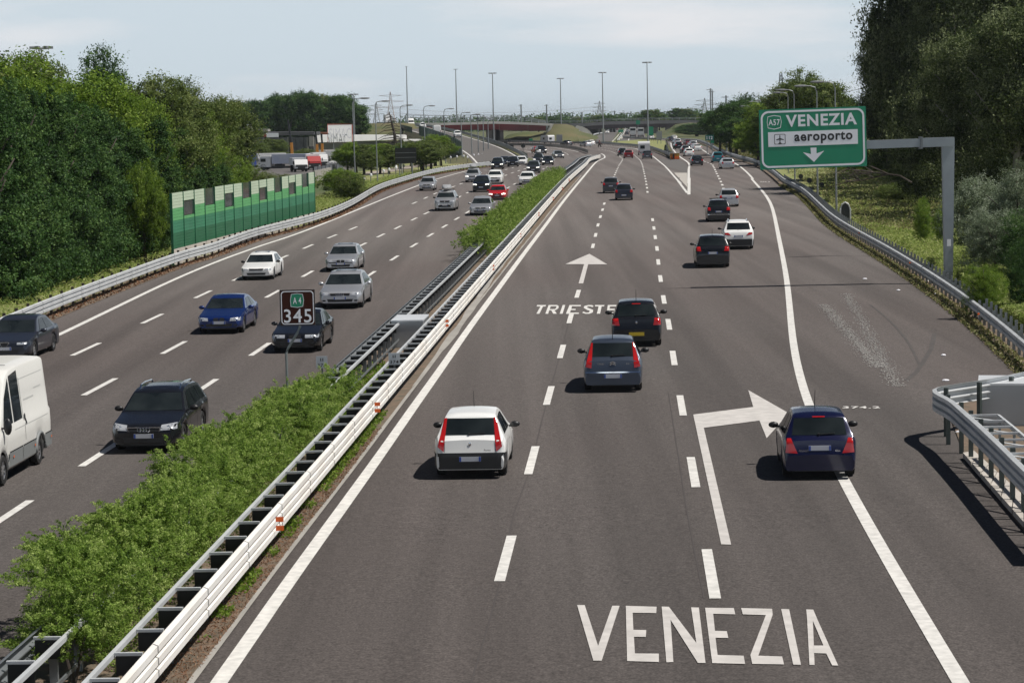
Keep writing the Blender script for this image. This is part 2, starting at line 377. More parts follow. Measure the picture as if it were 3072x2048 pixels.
gpoly('verge', [(-500,1130),(0,1000),(200,922),(520,800),(640,758),(770,716),(900,675),(1050,618),(1130,575),(1250,532),(1350,505),(1460,487),(1400,470),(1290,480),(1050,520),(960,600),(760,660),(500,700),(-500,860)], M_grass, -.03, 'grassy verge behind the left guardrail')
# pale gutter beside the median
gl = [G(x, y) for x, y in C('S',(1236,1165),(1258,1140),(1312,1069),(1363,1005),(1425,915),(1480,830),(1531,765),(1590,688),(1640,622))]
mb = MB(); pa = catmull(gl, 3)
vs = []
for i, p in enumerate(pa):
    s_ = side(pa, i); wd = (.28+.08*math.sin(i*1.7))*min(1, (i+.2)/5, (len(pa)-i)/6)
    vs += [p-s_*wd*.6+Vector((0,0,.045)), p+s_*wd*.4+Vector((0,0,.045))]
mb.add(vs, [(2*i, 2*i+1, 2*i+3, 2*i+2) for i in range(len(pa)-1)])
tag(mb.build('gutter', M_conc), 'pale concrete gutter along the foot of the median barrier', kind='structure')

# ================================================================ painted markings
mk = MB()
def ribbon(mb, pts, wdt, h=.012, step=2.0):
    pa = catmull(pts, step); n = len(pa); vs = []
    for i, p in enumerate(pa):
        s_ = side(pa, i)*wdt/2; z = Vector((0,0,zg(p.y)+h)); q = Vector((p.x,p.y,0)); vs += [q-s_+z, q+s_+z]
    mb.add(vs, [(2*i, 2*i+1, 2*i+3, 2*i+2) for i in range(n-1)])
ribbon(mk, Aw, .27)
ribbon(mk, [G(x,y) for x,y in C('W4',(1350,822),(1430,880),(1500,935),(1590,1010),(1660,1065),(1740,1145),(1850,1270),(1960,1395),(2060,1500))+C('V7',(150,190),(268,345))], .25)
ribbon(mk, [G(x,y) for x,y in C('V7',(290,365),(295,150))+C('T4',(1828,1450),(1828,1300),(1832,1228),(1800,1192),(1740,1152),(1690,1110),(1650,1062),(1622,1012),(1620,985),(1608,975))], .3)
Fl = C('T4',(1740,945),(1800,955),(1850,975),(1900,1012),(1975,1050),(2040,1090),(2095,1130))+C('T5',(330,1180),(430,1225),(540,1310),(650,1430))+C('V7',(1080,130),(1200,260),(1300,380),(1360,470),(1395,580),(1430,750),(1480,1000),(1540,1300),(1590,1568))+C('D',(1820,800),(1826,850),(1840,925),(1873,1000),(1928,1095),(1990,1205),(2062,1330),(2148,1480),(2205,1568),(2280,1690))
def smooth_path(pts, step, it=6):
    q = resample(catmull(pts, 1.0), step)+[Vector(pts[-1])]
    for _ in range(it): q = [q[0]]+[q[i]*.5+(q[i-1]+q[i+1])*.25 for i in range(1, len(q)-1)]+[q[-1]]
    return q
ribbon(mk, smooth_path([G(x,y) for x,y in Fl], 7.0), .26)
ribbon(mk, [G(x,y) for x,y in C('W4',(20,596),(300,605),(600,630),(850,655),(980,675),(1080,706))], .3)
# left carriageway solid line
Ll = [G(x,y) for x,y in C('S',(-120,1137),(0,1083),(179.6,1002.9),(490,854),(640,789.7),(767,743),(946,681),(1200,577.8),(1304.6,539.5),(1401.5,512.7))]
ribbon(mk, Ll, .25)
ribbon(mk, [G(x,y) for x,y in C('W7',(1185,615),(1170,590),(1130,570),(1020,545),(850,515),(700,485),(560,445),(400,400),(250,355),(100,315),(0,290))], .28)
ribbon(mk, [G(x,y) for x,y in C('W7',(1250,490),(1180,465),(1100,445),(1020,432))], .28)
ribbon(mk, [G(x,y) for x,y in C('W7',(1970,445),(1850,420),(1700,395),(1500,370),(1250,352),(980,335))], .28)
# dashes given one by one along their lane lines: centre rows, 12 m rhythm
def dashes(mb, pts, ln=4.5, per=12.0, wdt=.2, start=None, off=0.0):
    pa = catmull(pts, .5); acc = -off
    d = 0; seg = []
    for a, b in zip(pa, pa[1:]):
        l = (b-a).length; ph = (d+off) % per
        if ph < ln: seg.append((a, b))
        d += l
        if (ph >= ln or b is pa[-1]) and seg:
            q = [seg[0][0]]+[s_[1] for s_ in seg]; seg = []
            if len(q) > 2: ribbon(mb, [q[0], q[len(q)//2], q[-1]], wdt, step=1.2)
def dline(seq, **k): dashes(mk, [G(x,y) for x,y in seq], **k)
# C line measured dash by dash
def dash_list(lst, ln=4.5, wdt=.2):
    pts = [G(x,y) for x,y in lst]
    for i, p in enumerate(pts):
        d = (pts[min(i+1,len(pts)-1)]-pts[max(i-1,0)]); d.z = 0; d.normalize()
        ribbon(mk, [p-d*ln/2, p+d*ln/2], wdt, step=1.5)
dash_list(C('W1',(940,985),(847,450),(785,98))+C('D',(1547,822),(1536,745),(1524.5,688),(1517,640),(1512,602),(1509,571),(1505,545),(1502,524),(1499,505))+C('T4',(1342,1553),(1337,1505),(1330,1465),(1325,1430),(1318,1398),(1312,1368),(1306,1338),(1300,1315),(1296,1295),(1291,1275)))
dline(C('T4',(1288,1258),(1280,1230),(1262,1190),(1240,1165),(1210,1140),(1180,1112),(1150,1095),(1080,1075),(980,1055),(850,1035),(740,1028)), ln=4.5, per=9)
dash_list(C('D',(1162,1280),(1222,1056),(1261,908),(1290,807),(1310,731),(1327,675)))
dash_list(C('D',(1362,565),(1368,540),(1373.5,517),(1379,498),(1384,482),(1388,468))+C('T4',(945,1380),(957,1352),(967,1330),(977,1308),(987,1285),(997,1265)))
dline(C('T4',(1003,1245),(1025,1215),(1045,1180),(1045,1155),(1020,1140),(1000,1112),(960,1095),(920,1080),(880,1068),(830,1058),(760,1050)), ln=4.5, per=9)
dash_list(C('V7',(742,292))+C('T4',(2237,1515),(2222,1470),(2205,1432),(2188,1397),(2173,1367),(2158,1338),(2147,1314),(2137,1292),(2128,1272),(2118,1255),(2110,1240)), wdt=.25)
dline(C('T4',(2098,1228),(2070,1215),(2040,1205),(2010,1193),(1985,1170),(1930,1140),(1880,1115)), ln=4.5, per=9)
row1 = C('D',(198,802),(350,732),(467,676))+C('U4',(310,600),(815,365),(1115,235),(1400,115),(1645,20))+C('U6',(170,662),(303,603),(415,552),(515,508),(625,472),(718,438))
row2 = C('D',(230,888),(400,798))+C('U4',(700,790),(1110,555),(1430,370),(1750,215),(1970,105),(2170,10))+C('U6',(165,853),(312,782),(460,715),(590,655),(697,592),(800,540))
row3 = C('D',(8,1190),(235,1040),(468,890),(598,802))+C('U4',(1850,560),(2130,370))+C('U6',(165,1160),(358,1040),(525,937),(670,847),(797,770))
row0 = C('D',(60,1300),(0,1360))
for r_ in (row1, row2, row3): dash_list(r_)
dline(C('U6',(1260,490),(1325,452),(1385,420),(1500,355),(1600,300),(1690,262),(1740,235)), ln=4.5, per=12)
dline(C('W7',(420,790),(560,790),(670,868),(760,832),(845,805),(985,758),(1060,735),(1140,700))[2:], ln=4.5, per=12)
dline(C('W7',(300,770),(450,775),(600,780),(740,745),(850,715),(960,690)), ln=4.5, per=12)
dline(C('W7',(1530,600),(1555,560),(1545,515),(1500,485),(1420,460),(1300,425),(1150,400),(1000,380),(900,370)), ln=4.5, per=9)
dline(C('W7',(1790,500),(1770,478),(1700,450),(1600,425),(1470,405),(1300,385),(1100,368)), ln=4.5, per=9)
dline(C('W7',(70,395),(190,430),(360,480),(600,540),(760,560),(900,570)), ln=4.5, per=12)
for a in (C('W4',(600,470),(720,300),(790,170)), C('W4',(1090,240),(1075,130)), C('W4',(660,440),(690,395)), C('W4',(825,490),(838,440))): ribbon(mk, [G(x,y) for x,y in a], .35)
ribbon(mk, [G(x,y) for x,y in C('W4',(440,515),(560,390),(650,280))], .3)
tag(mk.build('lane_markings', M_white), 'white painted lane lines and dashes on the asphalt', kind='structure')
def painted(name, polys, label, m=None, h=.014):
    mb = MB()
    for z, pts in polys: mb.poly([G(x, y, h) for x, y in C(z, *pts)])
    tag(mb.build(name, m or M_paint2), label, kind='structure')
M_paint2 = mat('road_paint_worn', (.60,.57,.54), .7, nz=(3,.22))
painted('road_lettering', [('W1',p) for p in [
 [(232,1154),(272,1154),(343,1370),(418,1158),(457,1158),(362,1448),(318,1448)],
 [(490,1158),(653,1163),(651,1196),(526,1195),(530,1285),(598,1286),(596,1322),(533,1322),(538,1410),(665,1411),(665,1455),(497,1450)],
 [(680,1162),(718,1163),(864,1355),(836,1166),(877,1167),(912,1460),(872,1460),(727,1232),(742,1455),(705,1457)],
 [(910,1168),(1062,1170),(1070,1203),(953,1200),(962,1290),(1025,1292),(1033,1328),(965,1327),(976,1418),(1114,1422),(1122,1465),(948,1461)],
 [(1101,1170),(1265,1174),(1268,1205),(1192,1422),(1318,1426),(1328,1468),(1160,1465),(1150,1418),(1232,1207),(1110,1203)],
 [(1313,1175),(1355,1176),(1418,1470),(1377,1469)],
 [(1446,1177),(1483,1178),(1508,1237),(1481,1237),(1451,1237)],[(1451,1237),(1481,1237),(1490,1471),(1463,1471)],
 [(1481,1237),(1508,1237),(1615,1474),(1583,1473),(1552,1410),(1537,1368)],[(1485,1368),(1537,1368),(1552,1410),(1487,1408)]]], 'large white word VENEZIA painted across the near lane')
painted('road_lettering', [('W2',p) for p in [
 [(150,822),(274,822),(265,842),(230,843),(180,945),(137,945),(195,843),(140,842)],
 [(310,822),(345,822),(303,945),(262,945)],[(345,822),(430,822),(425,840),(339,840)],[(430,822),(452,838),(448,868),(415,890),(394,896),(394,880),(412,868),(418,848),(425,840)],[(325,880),(394,880),(394,896),(320,896)],[(345,896.5),(392,896.5),(425,945),(375,945)],
 [(508,822),(545,822),(507,945),(465,945)],
 [(605,822),(768,822),(762,840),(640,840),(630,876),(692,876),(688,893),(624,893),(612,928),(740,930),(735,947),(552,947)],
 [(945,838),(925,824),(870,822),(815,836),(803,860),(850,890),(890,905),(880,925),(840,930),(800,915),(782,930),(830,946),(890,945),(935,925),(938,890),(885,870),(850,855),(865,840),(900,842),(930,852)],
 [(965,822),(1098,822),(1092,842),(1058,842),(1036,945),(990,945),(1015,842),(965,842)],
 [(1145,822),(1305,822),(1298,842),(1175,842),(1170,875),(1255,875),(1250,895),(1168,895),(1163,925),(1265,926),(1262,945),(1128,945)]]], 'white word TRIESTE painted across the left lane line', M_white)
painted('road_arrow', [('W1',[(847,146),(1165,106),(1139,17),(1355,140),(1236,271),(1198,178),(903,216),(1048,834),(995,832)])], 'large white painted arrow turning right')
painted('road_arrow', [('W2',[(885,100),(1137,248),(868,248),(797,518),(733,516),(810,246),(547,245)])], 'white painted arrow pointing straight ahead')
def ground_text(txt, box, h=.014):       # box: four photo corners bl, br, tr, tl
    bl, br, tr, tl = [G(x, y, h) for x, y in box]
    vs, fs = fit_text(txt, 0, 1, 0, 1, .03); out = []
    for u, v, _ in vs: out.append((bl*(1-u)+br*u)*(1-v)+(tl*(1-u)+tr*u)*v)
    return MB().add(out, fs)
tag(ground_text('374.2', C('V6',(1450,232),(2040,232),(2035,198),(1455,198))).build('road_lettering', M_white), 'small white number 374.2 painted on the right shoulder', kind='structure')
tag(ground_text('374.3', C('T5',(705,1440),(820,1440),(820,1428),(705,1428))).build('road_lettering', M_paint2), 'faint small number painted on the far right shoulder', kind='structure')
# tyre marks, seams and dusty patches on the asphalt
M_tyre = mat('tyre_mark', (.062,.055,.052), .9, nz=(3,.3), col2=(.085,.075,.07))
mb = MB()
ribbon(mb, [G(x,y) for x,y in C('V2',(975,1490),(1090,1390),(1180,1260),(1260,1120),(1300,940))], .17, .005)
ribbon(mb, [G(x,y) for x,y in C('V2',(540,600),(760,780),(900,930),(1010,1080),(1110,1280),(1120,1330))], .09, .005)
tag(mb.build('tyre_marks', M_tyre), 'dark curved tyre marks on the right shoulder', kind='structure')
mb = MB()
ribbon(mb, [G(x,y) for x,y in C('D',(1075,1590),(1145,1350),(1180,1180),(1215,1085),(1250,945),(1275,855),(1300,765),(1318,700),(1345,655))], .028, .004)
ribbon(mb, [G(x,y) for x,y in C('W1',(905,1120),(860,900),(805,610),(780,440),(740,190),(715,30))], .028, .004)
tag(mb.build('tarmac_seams', mat('seam_tar', (.060,.051,.048), .8)), 'thin dark seams between strips of asphalt', kind='structure')
mb = MB(); rr = random.Random(3)
for k in range(3000):
    t = rr.random(); u = rr.gauss(0, .42)
    if rr.random() < .5: a, b = C('V2',(260,470),(860,1560))
    else: a, b = C('V2',(0,600),(640,1340))
    p = G(a[0]+(b[0]-a[0])*t, a[1]+(b[1]-a[1])*t, .02); p.x += u*.35
    mb.box(p, (rr.uniform(.015,.04), rr.uniform(.015,.04), .015), rr.random()*3)
tag(mb.build('loose_gravel', mat('grit', (.48,.46,.43), .9)), 'scattered pale grit on the right shoulder', 'gravel', kind='stuff')
# ================================================================ crash barriers
def sweep(path, prof, cap=True):        # prof: closed list of (lateral right, z)
    mb = MB(); n = len(prof); vs = []
    for i, p in enumerate(path):
        s_ = side(path, i); vs += [p+s_*a+Vector((0,0,b)) for a, b in prof]
    fs = [(i*n+k, i*n+(k+1)%n, (i+1)*n+(k+1)%n, (i+1)*n+k) for i in range(len(path)-1) for k in range(n)]
    if cap: fs += [tuple(range(n)), tuple(range((len(path)-1)*n, len(path)*n))[::-1]]
    return mb.add(vs, fs)
def wave(n, z0, z1, face, t=.004, depth=.075):   # n humps between z0 and z1, bulging towards face (+1 right)
    a = []; hh = (z1-z0)/n
    for k in range(n):
        zb = z0+k*hh
        for f, d in ((.06,0),(.22,1),(.42,1),(.58,1),(.78,1),(.94,0)): a.append((face*depth*(d if d else .1), zb+f*hh))
    b = [(x-face*.012, z) for x, z in a[::-1]]; pr = a+b
    return pr if face < 0 else pr[::-1]
def rail_set(name, path, label, cat, parts, group=None):
    base = path[0]; t = thing(name, base, label, cat, group)
    for nm, mb, m in parts: mb.build(nm, m, t, loc=base)
    return t
def repeat_part(t, name, pos, mbf, m, base):     # one part per position, sharing mesh data
    src = None
    if len(pos) > 100:
        rest = pos[100:]; pos = pos[:100]; mb = MB()
        for p, d in rest:
            sub = mbf(); a = math.atan2(d.x, d.y)*-1; Rm = Matrix.Rotation(a, 3, 'Z')
            mb.add([Rm@Vector(v)+p for v in sub.v], sub.f)
        tag(mb.build(name+'_row', m, t, loc=base), kind='stuff')
    for p, d in pos:
        a = math.atan2(d.x, d.y)*-1
        if src is None: src = mbf().build(name, m, t); o = src
        else: o = src.copy(); COL.objects.link(o); o.parent = t
        o.location = p-base; o.rotation_euler = (0,0,a)
def stations(path, step, start=0.0):
    q = resample(path, step); return [(q[i], (q[min(i+1,len(q)-1)]-q[max(i-1,0)]).normalized()) for i in range(len(q))]

# ---- right median barrier: bright three wave rail, ladder of brackets behind it
def median_barrier(path, face, label, rail_m, back_m, rail_z=(.42,.95), n=3, gapw=.48, rung=1.5):
    pa = [p.copy() for p in path]; base = pa[0].copy()
    t = thing('crash_barrier', base, label, 'crash barrier')
    sweep(pa, wave(n, rail_z[0], rail_z[1], face)).build('rail', rail_m, t, loc=base)
    # rounded cap on the top wave
    back = offs(pa, -face*gapw)
    sweep(back, [(-.035,rail_z[1]-.09),(.035,rail_z[1]-.09),(.035,rail_z[1]-.02),(-.035,rail_z[1]-.02)]).build('back_rail', back_m, t, loc=base)
    sweep(back, [(-.015,.30),(.015,.30),(.015,.36),(-.015,.36)]).build('lower_rail', M_galvd, t, loc=base)
    st = stations(pa, rung)
    g = gapw; f = face
    repeat_part(t, 'bracket', st, lambda: MB().box((-f*g/2,0,rail_z[1]-.035),(g-.08,.055,.045)), back_m, base)
    repeat_part(t, 'post', st, lambda: MB().box((-f*g*.62,.09,.42),(.12,.05,.84)).box((-f*g*.62+.05,.12,.42),(.015,.07,.84)).box((-f*(g*.3),.09,.62),(g*.5,.04,.22)), M_galvd, base)
    repeat_part(t, 'spacer', st, lambda: MB().box((-f*g/2,.02,rail_z[1]-.21),(g-.1,.02,.28)), M_dark, base)
    rail_joints(t, pa, n, rail_z, face, base)
    return t
def rail_joints(t, pa, n, rz, face, base, every=4.0, depth=.075):
    def jm():
        pr = [(a+face*.006, b) for a, b in wave(n, rz[0], rz[1], face, depth=depth)]
        mb = sweep([Vector((0,-.02,0)), Vector((0,.02,0))], pr); return mb
    repeat_part(t, 'joint', stations(pa, every), jm, M_joint, base)
M_joint = mat('joint_steel', (.16,.16,.16), .6, .2)
Mrail = mat('bright_rail', (.80,.79,.76), .5, .0, nz=(.8,.14), col2=(.70,.66,.60))
barR = median_barrier(RMp, +1, 'white three wave crash barrier with ladder brackets along the left edge of the near carriageway', Mrail, M_galv)
barL = median_barrier(LMp, -1, 'grey ladder backed crash barrier facing the oncoming carriageway across the median', M_galvd, M_galv)
# orange reflectors on the right median rail
refl = C('U3',(2007,380),(2012,452))[:1]+C('U5',(1118,910))+C('D',(1022,737))+C('U6',(1078,1400),(1400,1025),(1620,780),(1795,600),(1905,485),(1985,385))
def reflector(p, d, label, two=True):
    t = thing('reflector', p, label, 'reflector', 'orange reflectors on the crash barriers')
    for dz in ((0,-.17) if two else (0,)):
        MB().box((0,0,dz),(.15,.012,.095)).build('plate', M_orange, t)
    MB().bar((0,.01,-.25),(0,.01,.05),.015).build('bracket', M_galv, t)
    t.rotation_euler = (0,0,math.atan2(-d.x, d.y)); return t
for i, (sx, sy) in enumerate(refl):
    p = G(sx, sy, .8)
    reflector(p+Vector((.06,0,0)), Vector((.05,1,0)), ['nearest orange reflector pair on the white median rail','second nearest orange reflector pair, beside the grass under the white median rail','orange reflector pair on the rail near the grey cabinet in the median','orange reflector pair on the rail beside the start of the far hedge','fifth orange reflector pair up the white median rail','sixth orange reflector pair up the white median rail','seventh orange reflector pair up the white median rail','eighth orange reflector pair up the white median rail','farthest orange reflector pair on the white median rail'][i])
# ---- left roadside barrier
LS = C('S',(-260,1050),(0,952),(196,875.5),(519,761),(640,727),(768,684),(943,640),(1049.5,600),(1133.7,554.6),(1202,532),(1304,506),(1406,491),(1477.6,484))
LSp = ongnd(catmull([G(x, y, .85) for x, y in LS], 2.5)); base = LSp[0].copy()
tL = thing('guardrail', base, 'long silver three wave guardrail along the far edge of the oncoming carriageway', 'guardrail')
sweep(LSp, wave(3, .3, .85, +1, depth=.08)).build('rail', M_galv, tL, loc=base)
rail_joints(tL, LSp, 3, (.3,.85), 1, base, depth=.08)
repeat_part(tL, 'post', stations(LSp, 2.25), lambda: MB().box((-.12,0,.46),(.12,.07,.92)), M_rust, base)
# ---- right roadside barrier
RS = C('W4',(1600,425),(1900,425),(2352,445))+C('T5',(0,940),(100,975),(200,1030),(400,1105),(600,1155),(720,1200),(890,1310),(1000,1400),(1200,1490))+C('V1',(0,960),(160,1055),(400,1190),(640,1310),(850,1440))+C('V2',(900,0),(1100,110),(1500,360),(1900,640),(2340,1000),(2900,1480))
RSp = ongnd(catmull(smooth_path([G(x, y, .8) for x, y in RS], 8.0, 2), 2.5))[::-1]; base = RSp[0].copy()
tR = thing('guardrail', base, 'long silver two wave guardrail along the right edge of the road below the green sign', 'guardrail')
sweep(RSp, wave(2, .42, .8, -1, depth=.09)).build('rail', M_galv, tR, loc=base)
rail_joints(tR, RSp, 2, (.42,.8), -1, base, depth=.09)
repeat_part(tR, 'post', stations(RSp, 1.5), lambda: MB().box((.16,0,.42),(.1,.06,.84)), M_galvd, base)
rb = offs(RSp[:70], .42)
repeat_part(tR, 'back_post', stations(rb, 1.5), lambda: MB().box((0,0,.45),(.09,.09,.9)), M_galvd, base)
for i, (sx, sy) in enumerate(C('V1',(325,1170),(927,1520))+C('V2',(1040,112),(1853,708))[1:]+C('V3',(358,327))):
    if i < 3:
        p = G(sx, sy, .68); t = reflector(p-Vector((.12,.05,0)), Vector((-.5,1,0)), ['small orange reflector on the right guardrail near the rounded rail end','small orange reflector on the right guardrail left of the sign post','small orange reflector on the right guardrail nearest the camera'][i], False)
        t.scale = (.55,1,.7)
# ---- island barrier at the lower right
IN = C('V3',(300,205),(275,212),(280,232),(330,262),(400,300),(500,385),(620,490),(760,620),(941,795),(1200,1040))
INb = C('V3',(310,196),(470,170),(700,135),(941,85),(1200,30))
ip = [G(x, y, 1.27) for x, y in IN]; ibk = [G(x, y, 1.27) for x, y in INb]
nose = ongnd(catmull(ibk[::-1]+ip[1:], .35)); base = nose[0].copy()
tI = thing('crash_barrier', base, 'silver crash barrier bending round the nose of the island at the lower right', 'crash barrier')
sweep(nose, wave(3, .74, 1.27, +1, depth=.1)).build('rail', M_galv, tI, loc=base)
st = stations(nose, 1.5)
repeat_part(tI, 'post', st, lambda: MB().box((-.16,0,.62),(.1,.09,1.24)), mat('green_grey_post', (.06,.075,.07), .5, .4), base)
inn = ongnd(catmull(ip[5:], .5)); inn = offs(inn, -.75)
sweep(inn, [(-.03,1.08),(.03,1.08),(.03,1.18),(-.03,1.18)]).build('back_rail', M_galv, tI, loc=base)
stn = stations(ongnd(catmull(ip[5:], .5)), 1.0)
repeat_part(tI, 'bracket', stn, lambda: MB().box((-.4,0,1.16),(.7,.05,.05)), M_galv, base)
repeat_part(tI, 'diagonal', stn[::2], lambda: MB().bar((-.1,0,1.12),(-.72,.9,1.12),.09,.015), M_galv, base)
repeat_part(tI, 'back_post', stn[::2], lambda: MB().box((-.78,0,.55),(.05,.07,1.1)), M_galvd, base)
# island ground: kerb slabs and soil
gi = ongnd(catmull(ip[4:], .5)); 
mb = MB(); isl = [G(x,y,.03) for x,y in C('V3',(330,300),(500,740),(941,1300),(1300,1750),(1300,150),(941,190),(640,240))]
tag(MB().poly(isl).build('island', M_soil), 'soil and gravel ground of the island inside the barrier', kind='structure')
sa, sb = C('V3',(475,745),(941,1285)), C('V3',(560,730),(941,1080))
a0, a1 = G(*sa[0]), G(*sa[1]); b0, b1 = G(*sb[0]), G(*sb[1]); dk = (a1-a0); nk = 9; a1 = a0+dk*1.5; b1 = b0+(b1-b0)*1.5
mb = MB()
for k in range(nk):
    t0, t1 = k/nk+.004, (k+1)/nk-.004
    q = [a0.lerp(a1,t0), a0.lerp(a1,t1), b0.lerp(b1,t1), b0.lerp(b1,t0)]
    mb.prism([v+Vector((0,0,.03)) for v in q], (0,0,.12))
tag(mb.build('concrete_slabs', mat('slab_concrete', (.50,.46,.41), .9, nz=(2,.2), bump=(6,.5))), 'row of pale concrete slabs along the edge of the island', kind='structure')
# ---- metal cabinets
def cabinet(c, d, rz, label):
    t = thing('metal_cabinet', c, label, 'cabinet', 'galvanised cabinets', rz); x, y, z = d
    Mc = mat('galvanised_sheet', (.42,.44,.46), .4, .5, nz=(.9,.2))
    MB().box((0,0,z/2),(x,y,z)).build('body', Mc, t)
    b = MB(); b.box((0,0,z+.025),(x+.08,y+.08,.05)); b.build('lid', mat('galvanised_lid', (.74,.76,.78), .4, .3, nz=(.7,.12)), t)
    for sx in (-1,1):
        for sy in (-1,1): MB().box((sx*(x/2+.006),sy*(y/2+.006),z/2),(.05,.05,z-.01)).build('corner_frame', Mc, t)
    MB().box((0,-y/2-.012,z*.5),(x-.14,.012,z-.14)).build('door', Mc, t)
    MB().box((x*.3,-y/2-.03,z*.5),(.03,.03,.12)).build('handle', M_dark, t); return t
pc = G(1182,1048,.0); cabinet(G(1224,1044)+Vector((.06,1.0,0)), (1.08,2.4,.98), R(-3), 'grey metal cabinet standing in the median between the two barriers')
pq = (G(2937,1262)+G(3053,1291))/2; cabinet(pq+Vector((.55,.65,0)), (1.75,1.9,1.08), R(-12), 'larger silver metal cabinet standing on the island at the lower right')
# ---- far barriers
def simple_rail(S, h, hr, face, label, posts=True, m=None, name='guardrail', group='far guardrails', step=4):
    pth = ongnd(catmull([G(x, y, h) for x, y in S], step)); base = pth[0].copy()
    t = thing(name, base, label, 'guardrail', group)
    sweep(pth, [(-.05,hr[0]),(.05,hr[0]),(.09,(hr[0]+hr[1])/2),(.05,hr[1]),(-.05,hr[1])]).build('rail', m or M_galvd, t, loc=base)
    if posts: repeat_part(t, 'post', stations(pth, 4), lambda: MB().box((-.1,0,h/2),(.1,.08,h)), M_rust, base)
    return t
simple_rail(C('W7',(640,290),(760,290),(900,288),(1200,292),(1500,305),(1800,330),(1960,355),(2080,385),(2140,405)), .9, (.15,.9), 1, 'dark guardrail along the inner edge of the curving oncoming carriageway', m=M_conc, posts=False)
simple_rail(C('W7',(560,238),(900,240),(1430,252),(1800,262),(2100,265))+C('W4',(0,512),(300,518),(700,545),(1080,575),(1330,608),(1500,660),(1700,730),(1860,800)), .9, (.35,.9), 1, 'guardrail along the outside of the left bend ending at the crash cushion')
simple_rail(C('W4',(1730,500),(1725,600),(1760,700),(1850,770),(1890,800)), .95, (.1,.95), 1, 'short dark barrier on the right side of the grass wedge', m=M_dark)
simple_rail(C('W4',(700,380),(900,395),(1100,405),(1300,420),(1600,428)), .9, (.3,.9), 1, 'dark guardrail crossing in front of the trucks on the straight road', m=M_dark)
simple_rail(C('W7',(-100,165),(100,205),(300,245),(560,300),(760,360),(900,410),(1000,440),(1060,475)), .9, (.3,.9), 1, 'guardrail along the right edge of the descending ramp')
simple_rail(C('W4',(560,460),(700,270),(790,130)), .8, (.3,.8), 1, 'pale guardrail of the straight motorway median', m=M_galv)
simple_rail(C('W4',(0,330),(120,300),(230,285)), .9, (.3,.9), 1, 'short pale guardrail at the foot of the far left abutment', m=M_galv)
t = thing('crash_cushion', G(2024,478), 'yellow and orange striped crash cushion at the head of the gore', 'crash cushion')
mb = MB(); mb.box((0,0,.5),(1.5,1.6,1.0)); mb.build('body', mat('cushion_yellow', (.55,.42,.05), .6, nz=(2,.3), col2=(.6,.16,.02)), t)
MB().box((0,-.82,.25),(1.3,.03,.4)).build('front_panel', M_orange, t); MB().box((0,0,1.03),(1.56,1.66,.06)).build('cap', M_conc, t)
# rounded rail end by the verge
t = thing('rail_end', G(2536,665), 'dark rounded end piece standing behind the right guardrail', 'rail end')
mb = MB(); mb.tube([(-.35,0,.1),(-.35,0,.9),(-.22,0,1.25),(0,0,1.38),(.22,0,1.25),(.35,0,.9),(.35,0,.1)], .06, 6); mb.build('hoop', M_galv, t)
MB().prism([(-.32,-.02,.05),(-.32,-.02,.9),(-.18,-.02,1.2),(0,-.02,1.33),(.18,-.02,1.2),(.32,-.02,.9),(.32,-.02,.05)], (0,.05,0)).build('plate', M_dark, t)

# ================================================================ lamps
def lamp(bx, by, topx, topy, arm, label, group, name='street_lamp', armlen=1.6, r=.075):
    p = G(bx, by); q = AT(topx, topy, p.y); h = q.z-p.z; lean = (q.x-p.x)*.35
    t = thing(name, p, label, 'street lamp', group)
    a = arm*armlen; r = max(r*.75, p.y*.00019)
    MB().tube([(0,0,0),(lean*.5,0,h*.5),(lean,0,h-.5)], [r*1.5,r*1.15,r*.8], 8).build('pole', M_pole, t)
    MB().tube([(lean,0,h-.5),(lean+a*.08,0,h-.12),(lean+a*.3,0,h),(lean+a*.5,0,h+.02)], [r*.8]*4, 6).build('arm', M_pole, t)
    MB().ell((lean+a*.78,0,h+.02), (abs(a)*.36,max(.16,r*1.2),max(.1,r)), 10, 5).build('lamp_head', M_sback, t); return t
M_pole = mat('pole_steel', (.30,.32,.33), .5, .4, nz=(.5,.15))
rowL = [('T2',(1440,1510),(1380,378)),('T2',(1697,1370),(1658,410)),('T2',(1985,1280),(1950,458)),('T2',(2266,1210),(2213,466)),('T3',(930,1218),(893,578)),('T3',(1125,1192),(1098,622)),('T3',(1242,1182),(1208,642)),('T3',(1318,1172),(1303,675)),('T3',(1378,1165),(1372,690)),('T3',(1434,1155),(1428,705))]
ordw = ['nearest','second','third','fourth','fifth','sixth','seventh','eighth','ninth','farthest']
for i, (z, b, tp) in enumerate(rowL):
    (bx, by), (tx, ty) = C(z, b, tp)
    lamp(bx, by, tx, ty, 1, '%s street lamp of the row on the left verge, arm pointing right' % ordw[i], 'street lamps on the left verge')
rowR = [('T5',(1606,1790),(1575,258)),('T5',(1384,1700),(1375,306)),('T5',(1117,1480),(1103,352)),('T5',(1040,1330),(1040,384)),('T5',(938,1245),(936,425)),('T5',(800,1200),(797,478)),('T5',(697,1140),(712,492)),('T5',(592,1130),(622,543)),('T5',(508,1090),(502,568)),('T5',(432,1085),(445,577)),('T5',(362,1060),(357,588)),('T5',(312,1030),(311,592)),('T5',(262,975),(266,602))]
ordr = ['nearest','second','third','fourth','fifth','sixth','seventh','eighth','ninth','tenth','eleventh','twelfth','farthest']
for i, (z, b, tp) in enumerate(rowR):
    (bx, by), (tx, ty) = C(z, b, tp)
    lamp(bx, by, tx, ty, -1, '%s street lamp of the row on the right verge, arm pointing left' % ordr[i], 'street lamps on the right verge', armlen=1.7)
